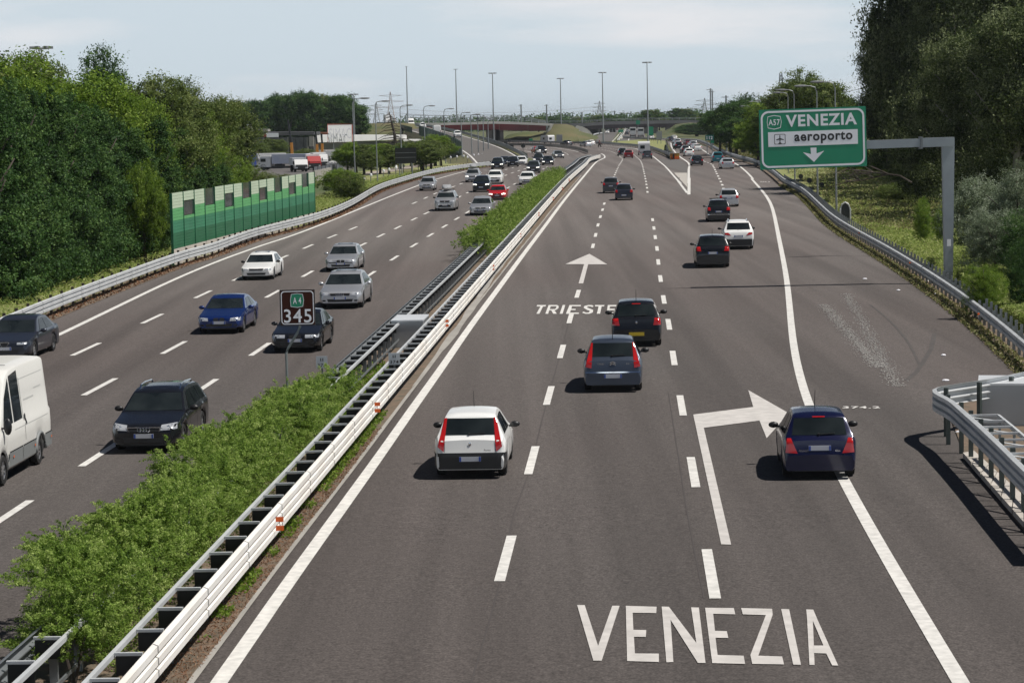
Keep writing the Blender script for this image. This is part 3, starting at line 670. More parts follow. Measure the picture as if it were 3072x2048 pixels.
def mast(bx, by, ty, label, Y=None, tx=None):
    if Y is None: p = G(bx, by)
    else: q = AT(bx, by, Y); p = Vector((q.x, Y, zg(Y)))
    q = AT(tx or bx, ty, p.y); h = q.z-p.z; r = max(.10, p.y*.00021)
    t = thing('mast_lamp', p, label, 'mast lamp', 'high lighting masts')
    MB().tube([(0,0,0),(0,0,h*.5),(0,0,h)], [r*1.7,r*1.2,r*.75], 8).build('pole', M_pole, t)
    MB().tube([(.85*math.cos(a),.85*math.sin(a),h-.15) for a in [k*math.pi/6 for k in range(13)]], .07, 5, False).build('ring', M_pole, t)
    for k in range(6):
        a = k*math.pi/3+.3; MB().box((1.0*math.cos(a),1.0*math.sin(a),h-.05),(.55,.45,.28),a).build('floodlight', M_sback, t)
    b = MB()
    for k in range(3): b.bar((0,0,h-.1),(.85*math.cos(k*2.1),.85*math.sin(k*2.1),h-.15),.08)
    b.build('arm', M_pole, t); return t
mast(*C('T3',(486,840))[0], C('T3',(458,78))[0][1], 'high lighting mast left of the red bridge, leftmost of the tall masts')
mast(*C('T3',(1064,885))[0], C('T3',(1030,110))[0][1], 'high lighting mast in front of the left half of the red bridge')
mast(*C('T3',(1497,990))[0], C('T3',(1468,155))[0][1], 'high lighting mast in front of the pier of the red bridge')
mast(*C('T4',(331,945))[0], C('T4',(318,218))[0][1], 'high lighting mast between the red bridge and the far bridge')
mast(*C('T4',(825,962))[0], C('T4',(812,148))[0][1], 'high lighting mast before the pale abutment of the far bridge')
mast(*C('T4',(1351,1000))[0], C('T4',(1332,28))[0][1], 'tallest lighting mast, on the grass wedge between the two branches')
mast(137, 480, 142, 'lighting mast showing above the tall trees on the left', Y=260)
mast(*C('T2',(1425,760))[0], C('T2',(1422,325))[0][1], 'lighting mast behind the nearest left street lamp', Y=620)
# ================================================================ vehicles
PROF = dict(
 hatch=dict(L=3.88,W=1.66,p=[(0,.55),(.03,.64),(.16,.72),(.55,.80),(.98,.90),(1.70,1.36),(2.0,1.44),(2.6,1.47),(3.25,1.44),(3.42,1.39),(3.70,.96),(3.82,.87),(3.86,.62),(3.88,.55)],belt=(.86,.95),wh=(.72,3.18,.30),ws=(.98,1.70),rg=(3.42,3.70),side=[(1.55,1.98,2.36,2.36),(2.44,2.44,3.3,3.18)]),
 sedan=dict(L=4.6,W=1.78,p=[(0,.50),(.03,.60),(.15,.68),(.7,.78),(1.30,.88),(2.05,1.32),(2.4,1.41),(3.0,1.42),(3.4,1.37),(4.0,1.02),(4.2,.98),(4.5,.95),(4.57,.86),(4.6,.52)],belt=(.85,.93),wh=(.85,3.62,.32),ws=(1.30,2.05),rg=(3.4,4.0),side=[(1.8,2.28,2.72,2.72),(2.8,2.8,3.72,3.4)]),
 coupe=dict(L=4.5,W=1.76,p=[(0,.48),(.03,.58),(.15,.66),(.7,.76),(1.32,.86),(2.1,1.27),(2.45,1.35),(2.95,1.35),(3.3,1.30),(3.95,.99),(4.15,.96),(4.42,.93),(4.47,.84),(4.5,.5)],belt=(.83,.91),wh=(.8,3.5,.32),ws=(1.32,2.1),rg=(3.3,3.95),side=[(1.85,2.32,2.85,2.82),(2.93,2.9,3.65,3.3)]),
 wagon=dict(L=4.55,W=1.77,p=[(0,.52),(.03,.62),(.15,.70),(.7,.80),(1.28,.90),(2.0,1.35),(2.35,1.43),(3.0,1.45),(3.8,1.41),(4.05,1.36),(4.36,1.0),(4.48,.92),(4.53,.8),(4.55,.54)],belt=(.87,.95),wh=(.85,3.5,.32),ws=(1.28,2.0),rg=(4.05,4.36),side=[(1.75,2.22,2.62,2.62),(2.7,2.7,3.35,3.3),(3.43,3.38,4.1,3.9)]),
 suv=dict(L=4.4,W=1.80,p=[(0,.68),(.03,.80),(.13,.90),(.6,1.0),(1.1,1.08),(1.72,1.53),(2.05,1.63),(2.7,1.67),(3.6,1.63),(3.85,1.57),(4.18,1.12),(4.32,1.02),(4.38,.85),(4.4,.66)],belt=(1.03,1.12),wh=(.85,3.46,.36),ws=(1.1,1.72),rg=(3.85,4.18),side=[(1.55,1.95,2.42,2.42),(2.5,2.5,3.2,3.18),(3.28,3.26,3.85,3.65)]),
 mpv=dict(L=4.1,W=1.72,p=[(0,.60),(.03,.72),(.15,.82),(.5,.92),(.9,1.02),(1.65,1.5),(1.95,1.59),(2.6,1.63),(3.6,1.60),(3.8,1.55),(3.98,1.08),(4.05,.98),(4.09,.8),(4.1,.6)],belt=(.98,1.05),wh=(.75,3.3,.31),ws=(.9,1.65),rg=(3.8,3.98),side=[(1.45,1.9,2.3,2.3),(2.38,2.38,3.05,3.05),(3.13,3.13,3.75,3.6)]),
 van=dict(L=5.6,W=2.0,p=[(0,.75),(.03,.95),(.2,1.08),(.55,1.2),(.85,1.32),(1.45,2.0),(1.8,2.42),(2.2,2.56),(3.0,2.6),(5.2,2.6),(5.5,2.54),(5.56,2.3),(5.58,1.2),(5.6,.75)],belt=(1.28,1.32),wh=(.95,4.25,.35),ws=(.87,1.45),rg=(5.5,5.57),side=[(1.15,1.5,2.0,2.0),(2.1,2.1,2.85,2.85)],tum=.10),
)
def interp(tab, x):
    if x <= tab[0][0]: return tab[0][1]
    for (a, b), (c, d) in zip(tab, tab[1:]):
        if x <= c: return b+(d-b)*(x-a)/(c-a)
    return tab[-1][1]
SHAPES = {}
def body_shape(kind):
    if kind in SHAPES: return SHAPES[kind]
    S = PROF[kind]; Lc, W, p = S['L'], S['W'], S['p']; hw = W/2; tum = S.get('tum', .42); wf, wr, r = S['wh']; Ra = r+.07
    # rounded profile
    def top(x):
        e = .06; return (interp(p, x-e)+2*interp(p, x)+interp(p, x+e))/4 if .1 < x < Lc-.12 else interp(p, x)
    xs = set([a for a, b in p]); xs |= {Lc*i/46 for i in range(47)}
    for wc in (wf, wr): xs |= {wc+Ra*math.cos(math.pi*k/14) for k in range(15)}; xs |= {wc-Ra-.005, wc+Ra+.005}
    for e in (.02,.05,.09,.14,.22,.32,.45): xs |= {e, Lc-e}
    xs = sorted(xs); q = [xs[0]]
    for x in xs[1:]:
        if x-q[-1] > .004: q.append(x)
    xs = q; vs = []; K = None
    for x in xs:
        f = 1.0
        if x < .55: f -= .17*(1-x/.55)**2.6
        if x > Lc-.45: f -= .07*((x-Lc+.45)/.45)**2.6
        w_ = hw*f; zt = top(x); zl = .21 if Lc < 5 else .3
        if x < .35: zl = .24
        for wc in (wf, wr):
            if abs(x-wc) < Ra: zl = max(zl, r+math.sqrt(Ra*Ra-(x-wc)**2))
        be = S['belt'][0]+(S['belt'][1]-S['belt'][0])*x/Lc
        zb = min(be, zt-.05); zl = min(zl, zb-.1)
        up = max(0, zt-zb); yt = w_-.045-tum*max(0, up-.05); rr = min(.075, up*.8)
        pts = [(w_-.05,zl),(w_-.012,zl+.05),(w_,zl+.35*(zb-zl)),(w_+.004,zl+.62*(zb-zl)),(w_-.008,zb-.07),(w_-.045,zb)]
        pts += [(w_-.045-(w_-.045-yt)*.5, zb+(zt-rr-zb)*.5),(yt,zt-rr),(yt-rr*.3,zt-rr*.35),(yt-rr*.95,zt-.004),(yt*.55,zt+.016),(yt*.25,zt+.024),(0,zt+.026)]
        K = len(pts); full = [(-y, z) for y, z in pts]+[(y, z) for y, z in pts[::-1][1:]]
        vs += [(y, Lc/2-x, z) for y, z in full]
    n = 2*K-1; m = len(xs)
    fs = [(i*n+k, (i+1)*n+k, (i+1)*n+k+1, i*n+k+1) for i in range(m-1) for k in range(n-1)]
    fs = [f[::-1] for f in fs]
    fs += [tuple(range(n)), tuple((m-1)*n+k for k in range(n))[::-1]]
    bvh = BVHTree.FromPolygons([Vector(v) for v in vs], fs)
    # check outward
    SHAPES[kind] = (vs, fs, bvh, top, S); return SHAPES[kind]
def drape(kind, quad, axis, off=.006, nx=8, ny=5):
    """quad: 4 corners (a,z); axis F/B (a = lateral y) or L/R (a = x from the front)"""
    vs0, fs0, bvh, top, S = SHAPES[kind]; Lc = S['L']
    def fn(u, v):
        (a0,z0),(a1,z1),(a2,z2),(a3,z3) = quad
        a = (a0*(1-u)+a1*u)*(1-v)+(a3*(1-u)+a2*u)*v; z = (z0*(1-u)+z1*u)*(1-v)+(z3*(1-u)+z2*u)*v
        if axis in 'FB':
            s = 1 if axis == 'F' else -1; o = Vector((a, s*Lc, z)); d = Vector((0,-s,0))
        else:
            s = 1 if axis == 'R' else -1; o = Vector((s*3, Lc/2-a, z)); d = Vector((-s,0,0))
        h = bvh.ray_cast(o, d)
        if h[0] is None: h = bvh.find_nearest(o-d*(-1)*0+d*(Lc*.5 if axis in 'FB' else 2)); return h[0]
        nrm = h[1] if h[1].dot(d) < 0 else -h[1]
        return h[0]+nrm*off
    return grid_patch(fn, nx, ny)
def sym(q): return [(-a, z) for a, z in q]
PARTC = {}
def make_car(kind, paint, label, cat, loc, hd, front, rims=True, extras=(), group='cars', sc=1.0, det=2, name=None, lights=None, plate='b', dark=None, lit=False):
    """front: headlamps face the camera; the origin is the middle of the car on the ground."""
    vs0, fs0, bvh, top, S = body_shape(kind); Lc, W = S['L'], S['W']; hw = W/2; wf, wr, r = S['wh']
    t = thing(name or {'hatch':'hatchback_car','sedan':'sedan_car','coupe':'coupe_car','wagon':'estate_car','suv':'off_road_car','mpv':'people_carrier_car','van':'panel_van'}[kind], loc, label, cat, group, hd)
    t.scale = (sc, sc, sc)
    def add(nm, key, mk_, m, smooth=False, parent=None, mods=None):
        k = (kind, key)
        if k in PARTC and key is not None:
            me = PARTC[k]
            if me.materials[0] is not m:
                me = me.copy(); me.materials.clear(); me.materials.append(m)
            o = bpy.data.objects.new(nm, me); COL.objects.link(o); o.parent = parent or t
        else:
            o = mk_().build(nm, m, parent or t, smooth)
            if smooth:
                o.data.set_sharp_from_angle(angle=R(38))
            if key is not None: PARTC[k] = o.data
        return o
    add('body', 'body', lambda: MB().add(vs0, fs0), paint, True)
    def und():
        z1 = .62; b = MB(); b.box((0,0,(z1+.17)/2),(W-.46,Lc-.35,z1-.17)); return b
    add('underbody', 'under', und, M_black)
    # glass
    x0, x1 = S['ws']; zb, zt = top(x0)+.025, top(x1)-.03; wb, wt = hw-.13, hw-.045-.42*(top(x1)-S['belt'][0])-.03
    if kind == 'van': wt = hw-.2; wb = hw-.1
    add('windscreen', 'ws', lambda: MB().add(*drape(kind, [(-wb,zb),(wb,zb),(wt,zt),(-wt,zt)], 'F', .007)), M_glass, True)
    if kind != 'van':
        x0, x1 = S['rg']; zb2, zt2 = top(x1)+.02, top(x0)-.02; wt2 = hw-.045-.42*(top(x0)-S['belt'][1])-.05; wb2 = hw-.15
        if kind in ('hatch','suv','mpv','wagon'): wb2 = hw-.215
        add('rear_window', 'rg', lambda: MB().add(*drape(kind, [(-wb2,zb2),(wb2,zb2),(wt2,zt2),(-wt2,zt2)], 'B', .007)), M_glass, True)
    for sd in 'LR':
        for i, (b0, t0, t1_, _) in enumerate([(q[0],q[1],q[2],q[3]) for q in S['side']]):
            q = S['side'][i]; zlo = S['belt'][0]+(S['belt'][1]-S['belt'][0])*q[0]/Lc+.03
            za, zc = top(q[1])-.10, top(q[3])-.10
            add('side_window', 'sw%s%d' % (sd, i), lambda: MB().add(*drape(kind, [(q[0],zlo),(q[2],zlo+.01),(q[3],zc),(q[1],za)], sd, .007, 6, 3)), M_glass, True)
    # wheels
    for sx in (-1, 1):
        for wc in (wf, wr):
            def whl():
                b = MB(); c = (sx*(hw-.12), Lc/2-wc, r); n = 20; prof = [(-.1,r*.62),(-.1,r*.93),(-.07,r),(.07,r),(.1,r*.93),(.1,r*.62)]; vv = []
                for k in range(n):
                    a = 2*math.pi*k/n
                    for dx, q_ in prof: vv.append((c[0]+dx, c[1]+q_*math.cos(a), c[2]+q_*math.sin(a)))
                b.add(vv, [(k*6+j, k*6+j+1, ((k+1)%n)*6+j+1, ((k+1)%n)*6+j) for k in range(n) for j in range(5)]); return b
            wo_ = add('wheel', 'wh%d%.2f' % (sx, wc), whl, M_rub, True)
            def rim():
                b = MB(); c = Vector((sx*(hw-.06), Lc/2-wc, r)); n = 20
                b.cyl(c-Vector((sx*.02,0,0)), (1,0,0), r*.2, .05, 10)
                for k in range(n):
                    a0_, a1_ = 2*math.pi*k/n, 2*math.pi*(k+1)/n
                    b.add([c+Vector((0,math.cos(a0_)*r*.58,math.sin(a0_)*r*.58)), c+Vector((0,math.cos(a1_)*r*.58,math.sin(a1_)*r*.58)), c+Vector((sx*.02,math.cos(a1_)*r*.66,math.sin(a1_)*r*.66)), c+Vector((sx*.02,math.cos(a0_)*r*.66,math.sin(a0_)*r*.66))], [(0,1,2,3)])
                for k in range(7):
                    a = 2*math.pi*k/7; b.bar(c, c+Vector((0,math.cos(a)*r*.6,math.sin(a)*r*.6)), .05, .03, up=(1,0,0))
                return b
            if rims: add('rim', 'rim%d%.2f' % (sx, wc), rim, M_rim, False, parent=wo_)
    # mirrors
    mc = M_black if (dark or det < 1) else paint
    for sx in (-1, 1):
        add('wing_mirror', 'mir%d' % sx, lambda: MB().ell((sx*(hw+.10), Lc/2-S['ws'][0]-.42*(1 if kind!='van' else .3), S['belt'][0]+.08), (.12,.07,.075) if kind != 'van' else (.1,.07,.2), 10, 6).box((sx*(hw-.02),Lc/2-S['ws'][0]-.42*(1 if kind!='van' else .3),S['belt'][0]+.04),(.14,.05,.04)), M_black if mc is M_black else paint, True)
    hz = S['p'][1][1]      # nose edge height
    def patch(nm, key, quad, ax, m, nx=5, ny=3, off=.008, both=False, par=None):
        o = add(nm, key, lambda: MB().add(*drape(kind, quad, ax, off, nx, ny)), m, True, parent=par)
        if both: add(nm, key+'m' if key else None, lambda: MB().add(*drape(kind, [(-a, z) for a, z in quad][::1], ax, off, nx, ny)), m, True, parent=par)
        return o
    Lm = M_lit if lit else M_lamp
    if front:
        hl = lights or [(hw*.48,hz-.085),(hw*.92,hz-.07),(hw*.92,hz+.06),(hw*.50,hz+.03)]
        patch('headlight', 'hl' if not lights else None, hl, 'F', Lm, both=not lights)
        if lights: patch('headlight', None, sym(hl), 'F', Lm)
        if det > 0:
            for s_ in (-1,1):
                lx = sum(q_[0] for q_ in hl)/4*s_; lz = sum(q_[1] for q_ in hl)/4; h_ = bvh.ray_cast(Vector((lx,6,lz)), Vector((0,-1,0)))[0]
                if h_ is not None: MB().ell((lx,h_.y+.004,lz),(.05,.012,.04),10,6).build('lamp_reflector', M_chrome, t, True)
        g = [(-hw*.42,hz-.07),(hw*.42,hz-.07),(hw*.46,hz+.025),(-hw*.46,hz+.025)]
        if 'kidney' in extras:
            for s_ in (-1, 1): patch('grille', None, [(s_*.025,hz-.10),(s_*.22,hz-.09),(s_*.21,hz+.03),(s_*.025,hz+.045)], 'F', M_black, 3, 2, .012)
        elif 'triangle' in extras:
            patch('grille', None, [(-.03,hz-.2),(.03,hz-.2),(.15,hz+.03),(-.15,hz+.03)], 'F', M_black, 3, 3, .014)
            q_ = drape(kind, [(-.03,hz-.21),(.03,hz-.21),(.17,hz+.04),(-.17,hz+.04)], 'F', .02, 1, 1)[0]
            MB().bar(q_[0],q_[2],.02).bar(q_[2],q_[3],.02).bar(q_[3],q_[1],.02).build('grille_surround', M_chrome, t)
        else: patch('grille', 'gr', g, 'F', M_black, 5, 2, .01)
        lowp = [(-hw*.55,.28),(hw*.55,.28),(hw*.6,.40),(-hw*.6,.40)] if kind not in ('suv','van') else [(-hw*.6,.32),(hw*.6,.32),(hw*.66,.55),(-hw*.66,.55)]
        patch('air_intake', 'ai', lowp, 'F', M_black, 6, 2, .008)
        if 'rings' in extras:
            b = MB(); yy = bvh.ray_cast(Vector((0,6,hz-.02)), Vector((0,-1,0)))[0].y
            for k in range(4): b.tube([((k-1.5)*.072+.05*math.cos(a), yy+.03, hz-.02+.05*math.sin(a)) for a in [i*math.pi/6 for i in range(13)]], .007, 4, False)
            b.build('emblem', M_chrome, t)
            yy2 = yy+.015; g_ = [(-hw*.44,yy2-.01,hz-.085),(hw*.44,yy2-.01,hz-.085),(hw*.47,yy2-.01,hz+.035),(-hw*.47,yy2-.01,hz+.035)]
            b = MB(); [b.bar(g_[i], g_[(i+1)%4], .014) for i in range(4)]; b.build('grille_surround', M_chrome, t)
        if 'dot' in extras: MB().cyl((0,Lc/2+.004,hz-.01),(0,1,0),.05,.02,12).build('emblem', M_chrome, t)
        if 'bumperline' in extras: patch('bumper_trim', None, [(-hw*.9,.47),(hw*.9,.47),(hw*.9,.52),(-hw*.9,.52)], 'F', M_black, 10, 1)
        if 'fogs' in extras:
            for s_ in (-1,1): patch('fog_lamp', None, [(s_*hw*.66,.30),(s_*hw*.84,.31),(s_*hw*.84,.37),(s_*hw*.66,.37)], 'F', M_black, 2, 2)
        py = bvh.ray_cast(Vector((0,6,.44)), Vector((0,-1,0)))[0].y
        if plate:
            pp = MB().box((0,py+.012,.44 if kind not in ('suv','van') else .5),(.50,.02,.11)).build('number_plate', M_plate, t)
            for s_ in (-1,1): MB().box((s_*.225,py+.024,.44 if kind not in ('suv','van') else .5),(.045,.006,.105)).build('plate_band', M_plateb, pp)
        if 'cowl' not in extras: pass
    else:
        rz_ = S['belt'][1]-.05
        tl = lights or [(hw*.66,rz_-.20),(hw*.95,rz_-.19),(hw*.93,rz_+.02),(hw*.72,rz_+.03)]
        if tl != 'none':
            m_ = M_red if det > 0 else M_redd
            patch('tail_light', 'tl' if not lights else None, tl, 'B', m_, 5, 9, .012, both=not lights)
            if lights: patch('tail_light', None, sym(tl), 'B', m_, 5, 9, .012)
        py = bvh.ray_cast(Vector((0,-6,.5)), Vector((0,1,0)))[0].y
        if plate:
            pz = {'hatch':.46,'suv':.78,'mpv':.6,'sedan':.5,'wagon':.72,'coupe':.5,'van':.6}[kind]
            if 'plate_hi' in extras: pz = .72
            if 'plate_lo' in extras: pz = .42
            py = bvh.ray_cast(Vector((0,-6,pz)), Vector((0,1,0)))[0].y
            pm = M_platey if plate == 'y' else M_plate
            pp = MB().box((0,py-.012,pz),(.50,.02,.11)).build('number_plate', pm, t)
            if plate == 'b':
                for s_ in (-1,1): MB().box((s_*.225,py-.024,pz),(.045,.006,.105)).build('plate_band', M_plateb, pp)
        if 'blackbumper' in extras:
            patch('bumper', None, [(-hw*.955,.222),(hw*.955,.222),(hw*.955,.60),(-hw*.955,.60)], 'B', M_black, 18, 6, .014)
            for sd in 'LR': patch('bumper_end', None, [(Lc-.36,.222),(Lc-.03,.222),(Lc-.03,.60),(Lc-.40,.60)], sd, M_black, 6, 5, .014)
        if 'hatchline' in extras:
            for s_ in (-1,1): patch('tailgate_seam', None, [(s_*hw*.70,.62),(s_*hw*.71,.62),(s_*hw*.71,.93),(s_*hw*.70,.93)], 'B', M_black, 1, 4, .004)
        if 'wiper' in extras:
            q_ = drape(kind, [(-.02,zb2+.01),(.35,zb2+.03),(.35,zb2+.04),(-.02,zb2+.03)], 'B', .03, 1, 1)[0]; MB().bar(q_[0], q_[1], .02).cyl(q_[0],(0,1,.3),.025,.04,8).build('wiper', M_black, t)
        if 'brakelamp' in extras: patch('brake_lamp', None, [(-.14,zt2+.012),(.14,zt2+.012),(.14,zt2+.035),(-.14,zt2+.035)], 'B', M_red, 3, 1, .012)
        if 'bumperline' in extras: patch('bumper_trim', None, [(-hw*.93,.55),(hw*.93,.55),(hw*.93,.58),(-hw*.93,.58)], 'B', M_chrome, 12, 1, .012)
        if 'dot' in extras:
            yy = bvh.ray_cast(Vector((0,-6,.8)), Vector((0,1,0)))[0]; MB().ell((0,yy.y-.01,.80),(.035,.01,.045),8,5).build('emblem', M_chrome, t)
        if 'chevrons' in extras:
            b = MB()
            for z_ in (.80,.85):
                yy = bvh.ray_cast(Vector((0,-6,z_)), Vector((0,1,0)))[0].y-.012; b.bar((-.08,yy,z_-.03),(0,yy,z_+.01),.02,.025).bar((.08,yy,z_-.03),(0,yy,z_+.01),.02,.025)
            b.build('emblem', M_chrome, t)
    if 'antenna' in extras:
        MB().tube([(0,Lc/2-S['ws'][1]-.35,top(S['ws'][1]+.35)),(0,Lc/2-S['ws'][1]-.55,top(S['ws'][1]+.3)+.42)], [.012,.005], 5).build('antenna', M_black, t)
    if 'antenna_rear' in extras:
        MB().tube([(0,Lc/2-S['rg'][0]+.12,top(S['rg'][0]-.12)),(0,Lc/2-S['rg'][0]-.02,top(S['rg'][0]-.12)+.42)], [.013,.005], 5).build('antenna', M_black, t)
    if 'roofrails' in extras:
        for s_ in (-1,1):
            x0, x1 = S['ws'][1]+.15, S['rg'][0]-.1; yr = s_*(hw-.36)
            pts = [(yr,Lc/2-(x0+(x1-x0)*k/8), top(x0+(x1-x0)*k/8)+(.055 if 0 < k < 8 else -.01)) for k in range(9)]
            MB().tube(pts, .022, 6).build('roof_rail', M_chrome, t)
    if 'crossbars' in extras or 'roofbox' in extras:
        for xx in (S['ws'][1]+.5, S['rg'][0]-.6): MB().box((0,Lc/2-xx,top(xx)+.09),(W-.5,.05,.035)).build('roof_bar', M_dark, t)
    if 'roofbox' in extras:
        xx = (S['ws'][1]+S['rg'][0])/2-.1; b = MB(); zz = top(xx)+.12
        sec = []; 
        for k, (s1, s2) in enumerate(((.35,.25),(.8,.75),(1,1),(1,1),(.9,.95),(.7,.7))):
            yy = .95-k*.38; sec.append([(-.4*s1,yy,zz+.03),(-.42*s1,yy,zz+.15),(-.32*s1,yy,zz+.36*s2),(.32*s1,yy,zz+.36*s2),(.42*s1,yy,zz+.15),(.4*s1,yy,zz+.03)])
        vv = [(a, b_+Lc/2-xx, c) for s_ in sec for a, b_, c in s_]
        b.add(vv, [(i*6+k, i*6+(k+1)%6, (i+1)*6+(k+1)%6, (i+1)*6+k) for i in range(5) for k in range(6)]+[(5,4,3,2,1,0),(30,31,32,33,34,35)])
        b.build('roof_box', mat('roof_box_grey', (.33,.34,.35), .4), t, True).data.set_sharp_from_angle(angle=R(50))
    if 'sunroof' in extras:
        x0, x1 = S['ws'][1]+.25, S['ws'][1]+.85
        vv = [(a, Lc/2-x, top(x)+.034) for x in (x0,x1) for a in (-.42,.42)]; MB().add(vv, [(0,1,3,2)]).build('sunroof', M_glass, t)
    if 'bullbar' in extras:
        b = MB(); y_ = Lc/2+.1; b.tube([(-.55,y_-.1,.35),(-.5,y_,.5),(-.42,y_,.86),(.42,y_,.86),(.5,y_,.5),(.55,y_-.1,.35)], .035, 6).bar((-.5,y_,.55),(.5,y_,.55),.05); b.build('bull_bar', M_chrome, t)
    if 'sidetrim' in extras:
        for sd in 'LR': patch('side_trim', 'st'+sd, [(wf+.5,.52),(wr-.5,.52),(wr-.5,.56),(wf+.5,.56)], sd, M_black, 10, 1)
    # door seams and handles on the bigger cars
    if det >= 2 and kind != 'van':
        for sd in 'LR':
            b = MB()
            for xx in ([S['side'][0][2]+.04, S['side'][0][0]-.12]+([S['side'][1][2]-.1] if kind in ('sedan','wagon','suv','mpv') else [])):
                v_, f_ = drape(kind, [(xx,.3),(xx+.012,.3),(xx+.012,S['belt'][0]-.02),(xx,S['belt'][0]-.02)], sd, .003, 1, 5); b.add(v_, f_)
            b.build('door_seam', M_black, t)
            b = MB()
            for xx in [S['side'][0][2]-.12]+([S['side'][1][2]-.2] if kind in ('sedan','wagon','suv') else []):
                v_, f_ = drape(kind, [(xx,.74),(xx+.16,.74),(xx+.16,.765),(xx,.765)], sd, .02, 2, 1); b.add(v_, f_)
            b.build('door_handle', paint if not dark else M_black, t)
    return t
def paint(name, c, met=.0, rough=.28): return mat('paint_'+name, c, rough, met, .6, .4, nz=(.5,.06))
PW = paint('white', (.80,.80,.78), 0, .35); PS = paint('silver', (.50,.51,.53), .55, .3); PB = paint('black', (.010,.011,.014), .1, .22); PDG = paint('dark_grey', (.05,.053,.06), .35, .3)
PBL = paint('blue', (.008,.026,.13), .3, .22); PNB = paint('navy', (.006,.008,.040), .25, .25); PGB = paint('slate_blue', (.055,.07,.10), .4, .3); PR = paint('red', (.52,.012,.012), 0, .25)
PDR = paint('dark_red', (.16,.012,.015), .2, .3); PT = paint('teal', (.02,.16,.20), .25, .3); PG = paint('grey', (.17,.18,.19), .4, .3); PANT = paint('anthracite_blue', (.03,.035,.05), .35, .28)
RD = math.atan2((1893-1536), FPX)      # the straight road points this far right of +Y
def rear_text(t, kind, txt, x, z, wd, m):
    bvh = SHAPES[kind][2]; y = min((bvh.ray_cast(Vector((x+k*wd/2,-6,z)), Vector((0,1,0)))[0].y for k in (-1,0,1)))-.006
    vs, fs = fit_text(txt, x-wd/2, x+wd/2, z-.022, z+.022, .01); MB().add([(a,y,b) for a, b, _ in vs], fs).build('lettering', m, t)
def put(kind, pnt, S_, front, label, hd=0.0, **k):
    """pnt: middle of the near end's footprint; hd: heading offset to the right in degrees"""
    p = G(*S_); a = RD+R(hd); d = Vector((math.sin(a), math.cos(a), 0)); Lc = PROF[kind]['L']*k.get('sc', 1); c = p+d*(Lc/2-.25)
    c.z = zg(c.y)+.005; rz = -a+(math.pi if front else 0)
    return make_car(kind, pnt, label, k.pop('cat', 'car'), c, rz, front, **k)
z = lambda k, a, b: C(k, (a, b))[0]
ga, gt = 'cars driving away from the camera', 'cars driving towards the camera'
# ---- driving away, right carriageway
c1_ = put('hatch', PW, z('V5',908,1215), False, 'white hatchback with black bumper and tall red tail lights, nearest in the left lane', extras=('blackbumper','wiper','hatchline','antenna','dot'), lights=[(.605,.62),(.745,.74),(.60,1.35),(.54,1.36)], group=ga, dark=True)
c2_ = put('hatch', PNB, z('V6',1090,1335), False, 'dark blue hatchback crossing the solid right line past the big arrow', extras=('plate_hi','wiper','brakelamp','antenna'), lights=[(.50,.60),(.77,.62),(.73,.93),(.64,.93)], group=ga, dark=True, hd=1.0)
c3_ = put('hatch', PGB, z('V4',577,1300), False, 'slate blue hatchback with tall slanted red lamps and double chevron badge', extras=('antenna_rear','chevrons','bumperline','wiper'), lights=[(.60,.68),(.77,.72),(.60,1.35),(.555,1.36)], group=ga, dark=True, sc=1.06)
put('hatch', PB, z('V4',868,740), False, 'black hatchback with yellow number plate, left of the dashed line behind the slate blue one', extras=('antenna_rear','dot','brakelamp','wiper','plate_lo'), plate='y', group=ga, dark=True, sc=1.08)
put('suv', PB, z('V7',603,1322), False, 'black crossover with blue number plate, nearest in the right lane beyond the sign shadow', extras=('antenna_rear','dot'), group=ga, dark=True)
put('suv', PW, z('V7',940,1082), False, 'white crossover with black lower bumper just ahead of the black crossover', extras=('blackbumper','roofrails','wiper'), lights=[(.42,.80),(.80,.88),(.80,.98),(.60,.98)], group=ga, dark=True)
put('suv', PB, z('V7',680,722), False, 'black tall car with roof bars in the right lane behind a silver hatchback', extras=('crossbars','roofrails','bumperline'), group=ga, dark=True, sc=.95)
put('hatch', PS, z('V7',815,525), False, 'silver hatchback with round rear window partly hidden behind the black car with roof bars', extras=('plate_hi','wiper'), group=ga, dark=True)
put('suv', PDG, (1833,580), False, 'dark grey crossover on the left dashed line, left of a dark hatchback', group=ga, dark=True, sc=.92, det=1)
put('hatch', PANT, (1872,601), False, 'dark blue grey hatchback beside the dark crossover in the middle lane', group=ga, dark=True, sc=1.0, det=1)
put('hatch', PB, z('T4',1050,1128), False, 'black hatchback entering the left bend, left of the dark red car', group=ga, det=1, hd=-4)
put('hatch', PDR, z('T4',1122,1155), False, 'dark red hatchback entering the left bend', group=ga, det=1, hd=-3)
put('sedan', PDG, z('T4',1340,1165), False, 'dark sedan behind the white caravan', group=ga, det=1)
put('sedan', PB, z('T4',1927,1243), False, 'black sedan in the left lane of the right hand branch', group=ga, det=1, hd=-1)
put('mpv', PT, z('T4',2171,1207), False, 'teal tall hatchback on the right hand branch', group=ga, det=1, hd=-2)
put('wagon', PS, z('T5',328,1282), False, 'silver estate car nearest on the right hand branch beside the solid line', group=ga, det=1, hd=-3, dark=True)
put('hatch', PW, z('T4',1836,1133), False, 'white hatchback nearest of the queue on the right hand branch', group=ga, det=1, hd=-5, dark=True)
put('hatch', PDG, z('T4',1795,1095), False, 'dark hatchback half hidden behind the white hatchback of the branch queue', group=ga, det=1, hd=-6)
put('suv', PB, z('T4',1716,1050), False, 'black off road car with pale edged tailgate in the branch queue', group=ga, det=1, hd=-8)
put('mpv', PS, z('T4',1700,1000), False, 'silver grey car ahead of the black off road car in the branch queue', group=ga, det=1, hd=-10)
put('mpv', PS, z('T4',1888,1035), False, 'silver people carrier in the right lane of the branch', group=ga, det=1, hd=-9)
